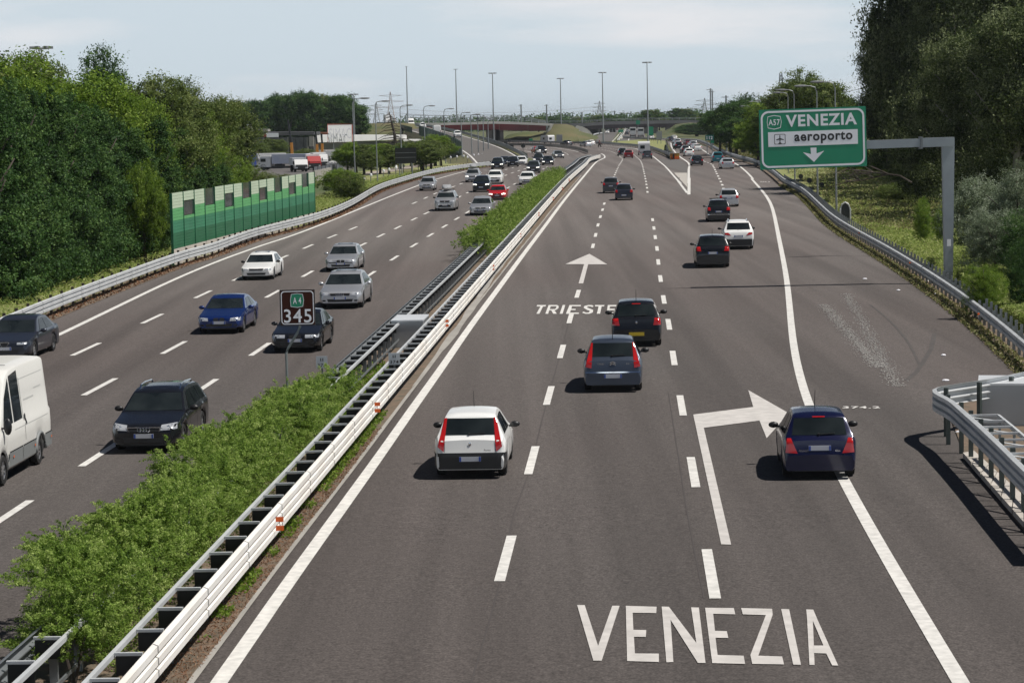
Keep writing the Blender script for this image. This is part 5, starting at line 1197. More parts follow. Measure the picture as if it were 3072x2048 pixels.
# ================================================================ noise barrier
def noise_barrier():
    # ground trace and top trace measured at the posts
    b0, b1 = G(516,770), G(944,633); n = 17
    b0, b1 = G(518,798), G(944,661)
    h = 4.12
    t = thing('noise_barrier', b0, 'green noise barrier with pale upper panels and dark glass panes behind the left guardrail', 'noise barrier')
    d = b1-b0; Ld = Vector((d.x,d.y,0)).length; u = Vector((d.x,d.y,0)).normalized(); nrm = Vector((u.y,-u.x,0))
    ms = [mat('barrier_cream', (.52,.62,.46), .5, nz=(.8,.1)), mat('barrier_light_green', (.12,.40,.15), .5, nz=(.8,.15)), mat('barrier_mid_green', (.045,.23,.12), .5, nz=(.6,.25)), mat('barrier_deep_green', (.02,.14,.06), .5, nz=(.8,.2))]
    Mp_ = mat('barrier_post_green', (.01,.11,.05), .5)
    win = {1:0,3:1,5:0,7:1,9:0,11:1,13:0,15:1}
    rows = 18; rh = (h-.95)/rows
    for k in range(n):
        s0, s1 = Ld*k/n, Ld*(k+1)/n; mbs = [MB() for _ in ms]
        glass = []
        if k in win: glass = list(range(rows-6, rows)) if win[k] else list(range(rows-8, rows-3))
        for r_ in range(rows):
            if r_ in glass: continue
            f = r_/rows; ci = 0 if f > .68 else 1 if f > .46 else 2 if f > .24 else 3
            z0 = .95+rh*r_
            for z_, dd, hh in ((z0+rh*.5, .06, rh*.93),):
                c = u*((s0+s1)/2)+nrm*(dd/2)+Vector((0,0,z_)); ang = math.atan2(u.y, u.x)
                mbs[ci].box(c, ((s1-s0)-.05, dd, hh), ang)
        for mb, m in zip(mbs, ms):
            if mb.v: mb.build('slat_panel', m, t)
        if glass:
            z0 = .95+rh*glass[0]; z1 = .95+rh*(glass[-1]+1)
            MB().box(u*((s0+s1)/2)+Vector((0,0,(z0+z1)/2)), ((s1-s0)-.14,.03,z1-z0-.06), math.atan2(u.y,u.x)).build('glass_pane', mat('barrier_glass', (.09,.10,.095), .1, 0, 0, .6, nz=(.6,.5)), t)
    for k in range(n+1):
        MB().box(u*(Ld*k/n)+Vector((0,0,h/2))+nrm*.03, (.09,.14,h), math.atan2(u.y,u.x)).build('post', Mp_, t)
        if k < n: MB().box(u*(Ld*(k+.5)/n)+Vector((0,0,.46))+nrm*.02, (Ld/n-.02,.16,.94), math.atan2(u.y,u.x)).build('base_slab', mat('barrier_base', (.55,.50,.44), .8, nz=(1.5,.15)), t)
noise_barrier()

# ================================================================ bridges, ramp and embankments
M_deckc = mat('bridge_concrete', (.72,.69,.64), .85, nz=(.25,.2)); M_bred = mat('bridge_red_paint', (.24,.03,.03), .6, nz=(.12,.25), col2=(.17,.035,.038)); M_pier = mat('pier_concrete', (.22,.21,.20), .9, nz=(.3,.2))
M_mesh = mat('railing_grey', (.42,.44,.46), .6, .1)
def slab(mb, a, b, w_, h):               # box from a to b (centre line of the front top edge), depth w_ backwards
    a, b = Vector(a), Vector(b); u = (b-a).normalized(); n_ = Vector((-u.y, u.x, 0)).normalized()
    vs = [a, b, b+n_*w_, a+n_*w_]; mb.prism(vs, (0,0,-h)); return mb
def red_bridge():
    Y = 790; T = lambda a, b, Yy=Y: AT(*z('T3',a,b), Yy)
    pts = [T(455,742,Y), T(900,740), T(1300,730), T(1500,722), T(1900,735), T(2165,748)]
    base = Vector((T(1300,900).x, Y, zg(Y))); t = thing('bridge', base, 'road bridge with dark red steel girders over the curving motorway', 'bridge')
    dk = MB(); gd = MB(); rl = MB()
    for a, b in zip(pts, pts[1:]): dk.prism([a, b, b+Vector((0,14,0)), a+Vector((0,14,0))], (0,0,-1.5) if False else (0,0,-2.0*.95))
    dk = MB()
    for a, b in zip(pts, pts[1:]): slab(dk, a, b, 14, .8)
    dk.build('deck', M_deckc, t, loc=base)
    bot = [T(560,765), T(860,820), T(1300,825), T(1560,825), T(1900,835), T(2110,835)]; topp = [p+Vector((0,0,-.8)) for p in pts]
    for k, (q0, q1) in enumerate(zip(bot, bot[1:])):
        def tz(x): 
            for a, b in zip(topp, topp[1:]):
                if a.x <= x <= b.x+.01: return a.z+(b.z-a.z)*(x-a.x)/(b.x-a.x)
            return topp[-1].z
        z0_, z1_ = tz(q0.x), tz(q1.x); m_ = MB()
        v = [Vector((q0.x+.06,Y+.5,z0_-.01)),Vector((q1.x-.06,Y+.5,z1_-.01)),Vector((q1.x-.06,Y+.5,q1.z)),Vector((q0.x+.06,Y+.5,q0.z))]
        m_.prism(v, (0,11,0)); m_.build('girder', M_bred, t, loc=base)
        MB().box(((q0.x+q1.x)/2, Y+.42, q1.z+.1),(q1.x-q0.x-.3,.3,.18)).build('girder_flange', M_redd if False else mat('flange_red', (.07,.012,.012), .6), t, loc=base)
    for xx in (1410, 1480, 1525):
        q = T(xx, 985); MB().box((q.x+1.2, Y+5, (zg(Y)+T(xx,825).z)/2),(2.6,3.5,T(xx,825).z-zg(Y))).build('pier', M_pier, t, loc=base)
    MB().prism([T(2110,850)+Vector((0,.3,0)), T(2168,748)+Vector((0,.3,-.05)), T(2200,752)+Vector((0,.3,0)), T(2150,850)+Vector((0,.3,0))], (0,14,0)).build('abutment', M_deckc, t, loc=base)
    # tall mesh railing on the deck
    rp_ = [T(460,650), T(900,655), T(1300,648), T(1700,655), T(1860,672), T(2100,718)]; rm = MB()
    for a, b, c, d_ in zip(rp_, rp_[1:], pts[:1]+pts[1:4]+[T(1860,733)], pts[1:4]+[T(1860,733), T(2100,745)]):
        n = max(2, int((b.x-a.x)/2.2))
        for k in range(n+1):
            p = a.lerp(b, k/n); q = c.lerp(d_, k/n); q.x = p.x; rm.bar(q+Vector((0,.3,0)), p+Vector((0,.3,0)), .24)
        for f in (0,.33,.66): rm.bar(a.lerp(Vector((a.x,a.y,c.z)),f)+Vector((0,.3,0)), b.lerp(Vector((b.x,b.y,d_.z)),f)+Vector((0,.3,0)), .2)
    rm.build('railing', M_mesh, t, loc=base)
red_bridge()
def far_bridge():
    Y = 1120; T = lambda a, b, Yy=Y: AT(*z('T4',a,b), Yy)
    pts = [T(180,745), T(600,742), T(900,722), T(1400,712), T(1800,705), T(2010,712), T(2220,738)]
    base = Vector((T(1100,900).x, Y, zg(Y))); t = thing('bridge', base, 'long low concrete bridge crossing the straight motorway far away', 'bridge')
    dk = MB(); [slab(dk, a, b, 12, 1.6) for a, b in zip(pts, pts[1:])]; dk.build('deck', mat('far_deck', (.20,.195,.20), .85, nz=(.2,.2)), t, loc=base)
    gb = MB(); low = [Vector((p.x, Y+.4, p.z-1.62)) for p in pts[1:5]]; [slab(gb, a, b, 10, 1.7) for a, b in zip(low, low[1:])]; gb.build('girder', mat('far_girder', (.075,.055,.06), .8, nz=(.2,.2)), t, loc=base)
    for a, b in zip(pts, pts[1:]):
        m_ = MB(); n = int((b.x-a.x)/3)
        for k in range(n+1): p = a.lerp(b, k/max(1,n)); m_.bar(p, p+Vector((0,0,1.1)), .14)
        m_.bar(a+Vector((0,0,1.1)), b+Vector((0,0,1.1)), .14).bar(a+Vector((0,0,.6)), b+Vector((0,0,.6)), .12); m_.build('railing', M_mesh, t, loc=base)
    for xx in (690, 715, 745, 1330, 1435, 1600):
        q = T(xx, 900); MB().box((q.x, Y+5, (zg(Y)+pts[3].z-3.0)/2),(3.2,3,pts[3].z-3.0-zg(Y))).build('pier', M_pier, t, loc=base)
    # sloped pale wing walls
    wl = MB().prism([T(515,770,1090), T(500,785,1090), T(480,862,1090), T(700,900,1090), T(690,865,1090), T(640,815,1090), T(580,785,1090)], (0,3,0)); wl.build('wing_wall', M_deckc, t, loc=base)
    wr_ = MB().prism([T(2005,735,1090), T(2010,770,1090), T(2215,830,1090), T(2210,742,1090)], (0,3,0)); wr_.build('wing_wall', mat('far_wall', (.34,.33,.33), .85, nz=(.3,.2)), t, loc=base)
far_bridge()
def mound(name, S_poly, Y0, depth, label, m=None):
    """embankment: front outline seen at Y0, sloping back over depth"""
    pts = S_poly; foot = []; top = []
    mb = MB(); n = len(pts); vs = []
    for j in range(5):
        f = j/4
        for a, b in pts:
            p = AT(a, b, Y0+depth*f); g = zg(Y0)-.05
            q0 = AT(a, b, Y0+depth); hh = max(0, q0.z-g); vs.append((AT(a, b, Y0+depth*f).x+math.sin(a*3+j)*1.2, Y0+depth*f, g+hh*math.sin(f*math.pi/2)*(1+.05*math.sin(a))))
    mb.add(vs, [(j*n+i, j*n+i+1, (j+1)*n+i+1, (j+1)*n+i) for j in range(4) for i in range(n-1)])
    back = [(v[0], v[1]+40, zg(Y0)-.3) for v in vs[-n:]]; mb.add(vs[-n:]+back, [(i, i+1, n+i+1, n+i) for i in range(n-1)])
    o = mb.build(name, m or M_grass, None, True); tag(o, label, kind='structure')
M_bank = mat('bank_grass', (.06,.085,.025), .95, nz=(.08,.35), col2=(.13,.11,.05))
mound('embankment', C('T4',(-30,905),(130,850),(170,800),(215,755),(350,748),(495,765),(500,800),(560,830),(640,860),(730,905)), 770, 40, 'grassy embankment between the two bridges', M_bank)
mound('embankment', C('T4',(1400,890),(1520,860),(1600,800),(1700,750),(1850,730),(2000,745),(2120,800),(2250,850),(2400,880)), 960, 60, 'grassy embankment right of the far bridge', M_bank)
mound('embankment', C('T3',(1560,985),(1620,930),(1700,880),(1800,850),(2100,850),(2130,880),(2200,930)), 800, 12, 'shaded bank under the right end of the red bridge', M_bank)
mound('embankment', C('T3',(-220,800),(-100,765),(100,755),(400,752),(520,760),(600,790),(720,830),(900,870)), 640, 60, 'embankment carrying the ramp beside the red bridge', M_bank)
def ramp():
    L_ = [AT(*q) for q in ((1500,488,396),(1475,466,420),(1440,446,452),(1407,432,486),(1373,420.5,525),(1330,406,575),(1285,394,635),(1245,385,700),(1200,379,770),(1140,377,860),(1070,377.5,960))]
    pa = catmull(L_, 8); mb = MB(); vs = []
    n = len(pa)
    for i, p in enumerate(pa):
        s_ = side(pa, i); wd = 7.0
        if i == 0: s_ = side(pa, 1)
        for o, dz in ((-9,-8),(-4.5,0),(4.5,0),(9,-8)): vs.append(p+s_*o+Vector((0,0,dz*min(1,max(.01,(p.z-1.7)/6)))))
    mb.add(vs, [(i*4+k, i*4+k+1, (i+1)*4+k+1, (i+1)*4+k) for i in range(n-1) for k in (0,2)]); tag(mb.build('ramp_bank', M_bank, None, True), 'grassy sides of the ramp', kind='structure')
    mb = MB(); vs = []
    for i, p in enumerate(pa): s_ = side(pa, max(i,1)); vs += [p-s_*4.5+Vector((0,0,.02)), p+s_*4.5+Vector((0,0,.02))]
    mb.add(vs, [(2*i,2*i+1,2*i+3,2*i+2) for i in range(n-1)]); tag(mb.build('ramp_road', M_asph2), 'asphalt ramp descending from the bridge level', kind='structure')
    mb = MB()
    for o in (-3.9,3.9):
        vs = []
        for i, p in enumerate(pa): s_ = side(pa, max(i,1)); vs += [p+s_*(o-.15)+Vector((0,0,.04)), p+s_*(o+.15)+Vector((0,0,.04))]
        mb.add(vs, [(2*i,2*i+1,2*i+3,2*i+2) for i in range(n-1)])
    tag(mb.build('ramp_markings', M_white), 'white edge lines of the ramp', kind='structure')
    base = pa[0].copy(); t = thing('guardrail', base, 'guardrail along the right side of the ramp', 'guardrail', 'far guardrails')
    sweep(offs(pa, 4.7), [(-.05,.3),(.05,.3),(.05,.9),(-.05,.9)]).build('rail', M_galvd, t, loc=base)
    # green screens beside the ramp
    for k, (i0, i1, lb, hh) in enumerate(((int(n*.06), int(n*.36), 'dark green screen wall along the lower part of the ramp', 2.2),(int(n*.40), int(n*.74), 'dark green screen wall along the upper part of the ramp', 1.3))):
        seg = offs(pa, -5.0)[i0:i1]; b_ = seg[0].copy(); t = thing('noise_barrier', b_, lb, 'noise barrier')
        sweep(seg, [(-.08,-.2),(.08,-.2),(.08,hh),(-.08,hh)]).build('screen', mat('screen_green', (.012,.07,.05), .6, nz=(.4,.3)), t, loc=b_)
        for p, d in stations(seg, 6): MB().box(p+Vector((0,0,hh/2)),(.3,.3,hh+.1)).build('post', M_dark, t, loc=b_)
    return pa
RAMP = ramp()
def on_ramp(f, off, kind, pnt, label, front=True, sc=1.0, truck=None):
    i = int(f*(len(RAMP)-1)); p = RAMP[i]+side(RAMP, i)*off; d = RAMP[min(i+1,len(RAMP)-1)]-RAMP[i-1]; rz = math.atan2(-d.x, d.y)+(math.pi if front else 0)
    p = p+Vector((0,0,.04))
    if truck: return boxtruck(p, rz, label, 'truck', truck, PWt, PWt, front)
    return make_car(kind, pnt, label, 'car' if kind != 'van' else 'van', p, rz, front, group='vehicles on the ramp', det=0, sc=sc)
on_ramp(.80, 1.5, None, None, 'tall white truck coming down the upper part of the ramp', truck=(2.5,10,3.9))
on_ramp(.62, 1.5, 'van', PWt, 'white van on the middle of the ramp')
on_ramp(.53, 1.8, 'mpv', PW, 'white car below the van on the ramp', sc=1.05)
on_ramp(.27, 1.6, 'mpv', PW, 'white car on the lower part of the ramp')
on_ramp(.30, -2.2, 'van', PWt, 'white van climbing behind the ramp guardrail', front=False)
# ================================================================ buildings and yard on the left
TURN, TX = 0.0, 0.0          # depth gained per photo unit: buildings turned a little towards the right
def at2(k, a, b, Y): return AT(*z(k, a, b), Y)
def wall_box(name, k, x0, x1, ytop, ybot, Y, depth, m, par, base):
    a, b = at2(k, x0, ytop, Y), at2(k, x1, ytop, Y); sk = TURN*(x0-TX), TURN*(x1-TX); a = at2(k, x0, ytop, Y+sk[0]); b = at2(k, x1, ytop, Y+sk[1]); bz = at2(k, x0, ybot, Y).z if ybot is not None else zg(Y)-.05
    mb = MB().prism([(a.x,a.y,bz),(b.x,b.y,bz),(b.x,b.y,b.z),(a.x,a.y,a.z)], (0,depth,0)); return mb.build(name, m, par, loc=base)
Y = 540; base = Vector((at2('T2',500,1000,Y).x, Y, zg(Y))); t = thing('service_building', base, 'dark flat roofed building with deep roof band and red lettered sign behind the truck yard', 'building')
wall_box('roof', 'T2', -300, 950, 768, 828, Y, 18, mat('roof_band', (.10,.10,.105), .7, nz=(.3,.2)), t, base)
wall_box('wall', 'T2', -300, 940, 830, None, Y+3, 14, mat('shop_glass', (.03,.035,.035), .2, nz=(.25,.5), col2=(.09,.085,.08)), t, base)
wall_box('roof_plant', 'T2', 85, 190, 678, 766, Y+5, 6, PWt, t, base); wall_box('parapet', 'T2', 190, 405, 735, 766, Y+4, 6, M_conc, t, base)
sgn = wall_box('sign', 'T2', 383, 530, 780, 832, Y-.3, .2, M_swhite, t, base)
q0, q1 = at2('T2',390,826,Y-.35), at2('T2',522,788,Y-.35); vs_, fs_ = fit_text('BRICO', q0.x, q1.x-3.2, q0.z, q1.z, .05)
MB().add([(a, Y-.36, b) for a, b, _ in vs_], fs_).build('lettering', mat('letter_red', (.5,.03,.03), .6), sgn, loc=base)
for xx in (355, 640, 868): wall_box('column', 'T2', xx-8, xx+8, 830, None, Y+.5, .8, M_conc, t, base)
for k in range(8): wall_box('mullion', 'T2', 190+k*90, 194+k*90, 832, None, Y+2.8, .15, M_dark, t, base)
wall_box('stair', 'T2', 890, 940, 820, 940, Y-.8, 1.0, M_conc, t, base)
TURN, TX = .030, 1300
Y = 520; base = Vector((at2('W6',1300,700,Y).x, Y, zg(Y))); t = thing('warehouse', base, 'long low building with a bright white roof band', 'building')
wall_box('roof_band', 'W6', 290, 1815, 505, 618, Y, 20, PWt, t, base); wall_box('roof_band', 'W6', 1820, 2220, 585, 628, Y+.5, 20, PWt, t, base)
wall_box('wall', 'W6', 330, 1800, 622, None, Y+2, 16, mat('warehouse_wall', (.26,.25,.24), .8, nz=(.2,.25)), t, base)
for k in range(10): wall_box('panel_seam', 'W6', 1035+k*0 if False else 400+k*155, 404+k*155, 507, 616, Y-.06, .05, M_sback, t, base)
for k in range(7): wall_box('window', 'W6', 520+k*170, 590+k*170, 680, 770, Y+1.95, .04, M_glass, t, base)
TURN, TX = .007, 700
Y = 488; base = Vector((at2('W6',700,620,Y).x, Y, zg(Y))); t = thing('billboard', base, 'large white billboard with thin red edge and faint grey lettering', 'billboard')
pn = wall_box('panel', 'W6', 485, 920, 318, 632, Y, .4, mat('billboard_white', (.80,.80,.80), .6, nz=(.3,.05)), t, base)
for a in ((480,922,308,320),(480,922,620,634)): wall_box('edge', 'W6', *a, Y-.05, .5, mat('billboard_red', (.45,.09,.06), .6), t, base)
for a in ((480,488,321,619),(914,922,321,619)): wall_box('edge', 'W6', *a, Y-.05, .5, mat('billboard_red', (.45,.09,.06), .6), t, base)
q0, q1 = at2('W6',530,570,Y-.1), at2('W6',890,380,Y-.1); vs_, fs_ = fit_text('SIMAC', q0.x, q1.x, q0.z, q1.z, .0); MB().add([(a, Y-.5+(a-q0.x)/(q1.x-q0.x)*TURN*360+TURN*(530-TX), b) for a, b, _ in vs_], fs_).build('lettering', mat('letter_faint', (.62,.62,.66), .6), pn, loc=base)
for xx in (590, 820): wall_box('leg', 'W6', xx, xx+8, 634, None, Y+.1, .3, M_pole, t, base)
TURN = 0
Y = 560; base = Vector((at2('W6',410,470,Y).x, Y, zg(Y))); t = thing('house', base, 'small house with orange tiled roof left of the billboard', 'house')
wall_box('roof', 'W6', 330, 500, 455, 495, Y, 8, mat('roof_tile', (.42,.17,.09), .8, nz=(.8,.3)), t, base); wall_box('wall', 'W6', 345, 490, 496, None, Y+.5, 7, PWt, t, base)
# grey fence wall of the yard
Y = 268; a = at2('W6',240,1070,265); b = at2('W6',745,1000,300); a0_ = G(*z('W6',240,1225)); b0_ = G(*z('W6',760,1150)); base = a0_
t = thing('yard_wall', base, 'grey panel wall at the edge of the truck yard', 'wall')
hh = AT(*z('W6',240,1065), a0_.y).z-a0_.z
u_ = (b0_-a0_); 
for k in range(8):
    c_ = a0_.lerp(b0_, (k+.5)/8); MB().box(c_+Vector((0,0,hh*.5)),(u_.length/8-.05,.12,hh), math.atan2(u_.y,u_.x)).build('panel', mat('wall_blue_grey', (.13,.14,.16), .7, nz=(.3,.15)), t, loc=base)
    MB().box(a0_.lerp(b0_, k/8)+Vector((0,0,hh*.5)),(.14,.2,hh+.1), math.atan2(u_.y,u_.x)).build('post', M_dark, t, loc=base)
a1_, b1_ = G(*z('W6',250,1330)), G(*z('W6',540,1260)); t = thing('low_wall', a1_, 'low pale concrete wall behind the end of the noise barrier', 'wall'); u_ = b1_-a1_
for k in range(3): MB().box(a1_.lerp(b1_,(k+.5)/3)+Vector((0,0,.7)),(u_.length/3-.04,.25,1.4), math.atan2(u_.y,u_.x)).build('panel', M_conc, t, loc=a1_)
# parked trucks
def parked(S_, dims, rz, label, cab, box): 
    p = G(*S_); p.z = zg(p.y)+.01; return boxtruck(p, rz, label, 'truck', dims, cab, box, True, name='parked_truck', group='trucks parked in the yard')
parked(z('T2',600,1215), (2.4,8,2.5), R(80), 'long pale trailer parked sideways in the yard', PWt, mat('trailer_blue_grey', (.42,.46,.60), .5, nz=(.3,.25), col2=(.60,.61,.62)))
parked(z('T2',370,1200), (2.4,7,2.5), R(100), 'blue and white truck parked at the left end of the yard', mat('truck_blue', (.06,.10,.38), .4), PWt)
parked(z('T2',925,1210), (2.2,5,2.4), R(195), 'red and white truck cab parked in the yard', mat('truck_red', (.42,.03,.03), .4), PWt)
parked(z('T2',1010,1190), (2.2,5,2.5), R(195), 'white truck cab with blue windscreen parked right of the red one', PWt, PWt)
parked(z('T2',770,1235), (2.1,5,2.1), R(195), 'white truck cab parked at the foot of the tall orange crane arm', PWt, PCr)
parked(z('T2',1200,1165), (2.4,8,2.6), R(92), 'white box truck parked behind the grey wall', PWt, PWt)
for i in range(5): put('hatch', PW, z('T2',1130+i*36,1180), True, 'small white van roof showing above the grey wall', hd=80, group='white vans behind the wall', det=0, name='parked_van', cat='van', sc=1.2) if i < 4 else None
for i, (p0, p1, p2, lb) in enumerate([((745,1190),(683,893),(640,625),'tallest crane arm, orange below and dark above, left of the others'),((1028,1060),(985,912),(965,765),'middle crane arm, orange below and dark above'),((1090,1125),(1045,905),(1035,790),'right crane arm, orange below and dark above')]):
    Yc = 395; a, b, c_ = at2('T2',*p0,Yc), at2('T2',*p1,Yc), at2('T2',*p2,Yc); a.z = max(a.z, zg(Yc)+.1); mid = a.lerp(b,.45)+Vector((-.35,0,0))
    t = thing('loader_crane', Vector((a.x,Yc,zg(Yc))), lb, 'crane', 'crane arms in the yard'); base = t.location.copy()
    MB().bar(a, mid, .5).bar(mid, b, .42).build('lower_arm', mat('crane_orange', (.65,.26,.03), .5), t, loc=base); MB().bar(b, c_, .3).build('upper_arm', M_dark, t, loc=base)
    MB().box((a.x,Yc,zg(Yc)+.6),(1.6,1.6,1.2)).build('base', M_dark, t, loc=base)
# ================================================================ pylons, poles and wires
def lattice(sx, ybase, ytop, Y, w0, label, arms=3, name='pylon', m=None, aw=4.0):
    a = AT(sx, ybase, Y); h = AT(sx, ytop, Y).z-zg(Y); f = Vector((a.x, Y, zg(Y))); t = thing(name, f, label, 'pylon' if name == 'pylon' else 'tower', 'lattice pylons'); mb = MB(); n = 8; th = max(.12, Y*.00018)
    lv = []
    for k in range(n+1):
        ff = k/n; w_ = w0*(1-ff)**1.2+.35; lv.append([(sx_*w_/2, sy_*w_/2, h*ff) for sx_, sy_ in ((-1,-1),(1,-1),(1,1),(-1,1))])
    for k in range(n):
        for i in range(4): mb.bar(lv[k][i], lv[k+1][i], th); mb.bar(lv[k][i], lv[k+1][(i+1)%4], th*.6); mb.bar(lv[k+1][i], lv[k+1][(i+1)%4], th*.6)
    mb.build('tower', m or M_pylon, t)
    for k in range(arms):
        zz = h*(.66+.13*k); A = MB(); 
        for s_ in (-1,1): A.bar((0,0,zz+.5),(s_*aw*(1-.15*k),0,zz),th*.7).bar((0,0,zz-.5),(s_*aw*(1-.15*k),0,zz),th*.7)
        A.build('cross_arm', m or M_pylon, t)
    return f, h
M_pylon = mat('pylon_steel', (.36,.37,.38), .6, .3)
M_pyr = mat('pylon_red_white', (.42,.30,.28), .6, nz=(.25,.5), col2=(.5,.48,.47))
lattice(z('T3',290,0)[0], 400, z('T3',0,378)[1], 1300, 7, 'tall red and white pylon behind the ramp', m=M_pyr, aw=9)
lattice(z('T3',122,0)[0], 400, z('T3',0,505)[1], 1500, 7, 'grey pylon left of the red and white one', aw=5)
lattice(z('T4',782,0)[0], 380, z('T4',0,485)[1], 1500, 7, 'pylon in the haze beyond the far bridge', aw=5)
lattice(z('T4',2018,0)[0], 370, z('T4',0,450)[1], 1500, 7, 'pylon in the haze left of the right hand trees', aw=8)
lattice(z('T5',957,0)[0], 380, z('T5',0,155)[1], 420, 3.2, 'lattice tower behind the street lamps above the green sign', arms=0, name='lattice_tower', m=M_galvd)
for i, (zz, a, yt, Yp, lb) in enumerate([('T4',2083,335,520,'tall slender pole left of the right hand trees'),('T4',155,525,820,'slender pole behind the right end of the red bridge'),('T5',306,420,450,'pole rising above the right hand trees'),('T4',572,615,1300,'short pole in the haze behind the embankment'),('T3',1815,525,820,'thin pole on the right part of the red bridge'),('T4',955,600,1300,'short pole in the haze beyond the far bridge'),('T4',2105,360,540,'second slender pole beside the tall one')]):
    sx, sy = z(zz, a, yt); top_ = AT(sx, sy, Yp); f = Vector((top_.x, Yp, zg(Yp))); h = top_.z-f.z; t = thing('utility_pole', f, lb, 'pole', 'slender poles')
    MB().tube([(0,0,0),(0,0,h)], [max(.16,Yp*.0003)]*2, 6).build('pole', M_pole, t); MB().bar((-.9,0,h-.3),(.5,0,h-.3),max(.12,Yp*.0002)).build('cross_arm', M_pole, t)
def wire(p0, p1, label, sag=4, r=.05):
    pts = [Vector(p0).lerp(Vector(p1), k/24)-Vector((0,0,sag*4*(k/24)*(1-k/24))) for k in range(25)]
    o = MB().tube([q-pts[0] for q in pts], r, 4).build('power_line', M_sback); o.location = pts[0]; tag(o, label, 'power line', 'power lines')
for i, (a, b, lb) in enumerate([((1108,318,1300),(1800,318,1500),'highest power line running right from the red and white pylon'),((1108,332,1300),(1800,328,1500),'power line just below the highest one'),((1800,330,1500),(2115,312,1500),'power line between the two hazy pylons'),((2115,305,1500),(2700,240,600),'power line rising to the right behind the trees'),((1180,345,1300),(1800,345,1500),'lowest power line above the red bridge')]):
    wire(AT(a[0],a[1],a[2]), AT(b[0],b[1],b[2]), lb, r=.07)
# ================================================================ vegetation
def leaf_object(name, pts, size, m, parent=None, loc=None, aspect=.55, up=.3, tint=None, jit=.35, nrm_bias=None):
    pts = np.asarray(pts, dtype=np.float64); n = len(pts); q = RNG.normal(size=(n,3))
    if nrm_bias is not None: q = q*.75+nrm_bias
    q[:,2] += up; q /= np.linalg.norm(q, axis=1)[:,None]
    a = RNG.normal(size=(n,3)); a -= (a*q).sum(1)[:,None]*q; a /= np.linalg.norm(a, axis=1)[:,None]; b = np.cross(q, a)
    s = size*(1+jit*RNG.uniform(-1,1,n))[:,None]; v = np.empty((n,4,3)); a = a*s; b = b*s*aspect
    v[:,0] = pts-a; v[:,1] = pts-b; v[:,2] = pts+a; v[:,3] = pts+b
    me = bpy.data.meshes.new(name); me.vertices.add(4*n); me.loops.add(4*n); me.polygons.add(n)
    me.vertices.foreach_set('co', v.reshape(-1)); me.loops.foreach_set('vertex_index', np.arange(4*n, dtype=np.int32))
    me.polygons.foreach_set('loop_start', np.arange(0, 4*n, 4, dtype=np.int32)); me.polygons.foreach_set('loop_total', np.full(n, 4, dtype=np.int32))
    t = RNG.uniform(0,1,n) if tint is None else np.clip(tint+RNG.normal(0,.16,n),0,1)
    at = me.attributes.new('tint', 'FLOAT', 'FACE'); at.data.foreach_set('value', t.astype(np.float32))
    me.materials.append(m); me.update(); me.validate()
    o = bpy.data.objects.new(name, me); COL.objects.link(o)
    if parent is not None: o.parent = parent
    if loc is not None: o.location = loc
    return o
def crown_points(lobes, nclump, per, cr, flat=.8, inner=.12, feather=.9):
    """lobes: (cx,cy,cz,rx,ry,rz); clumps sit in the shell of each lobe"""
    L_ = np.array(lobes, float); wts = (L_[:,3]*L_[:,4]+L_[:,3]*L_[:,5]); wts /= wts.sum(); k = RNG.choice(len(L_), nclump, p=wts)
    d = RNG.normal(size=(nclump,3)); d /= np.linalg.norm(d, axis=1)[:,None]
    rad = np.where(RNG.uniform(size=nclump) < inner, RNG.uniform(.3,.8,nclump), RNG.uniform(.8,1.06,nclump))
    c = L_[k,:3]+d*L_[k,3:]*rad[:,None]
    ct = np.clip(RNG.normal(.5,.27,nclump),0,1); r = cr*RNG.uniform(.6,1.4,nclump)
    g = np.clip(RNG.normal(size=(nclump*per,3)), -1.9, 1.9)
    dd = d*np.array([1,1,.6])+np.array([0,0,.35]); out = np.abs(g[:,:1])*feather
    p = np.repeat(c, per, 0)+(g*(1-.35*min(1,feather))*np.array([1,1,flat])+np.repeat(dd, per, 0)*out)*np.repeat(r, per)[:,None]
    return p, np.repeat(ct, per), np.repeat(d*L_[k,3:]/L_[k,3:].mean(), per, 0)
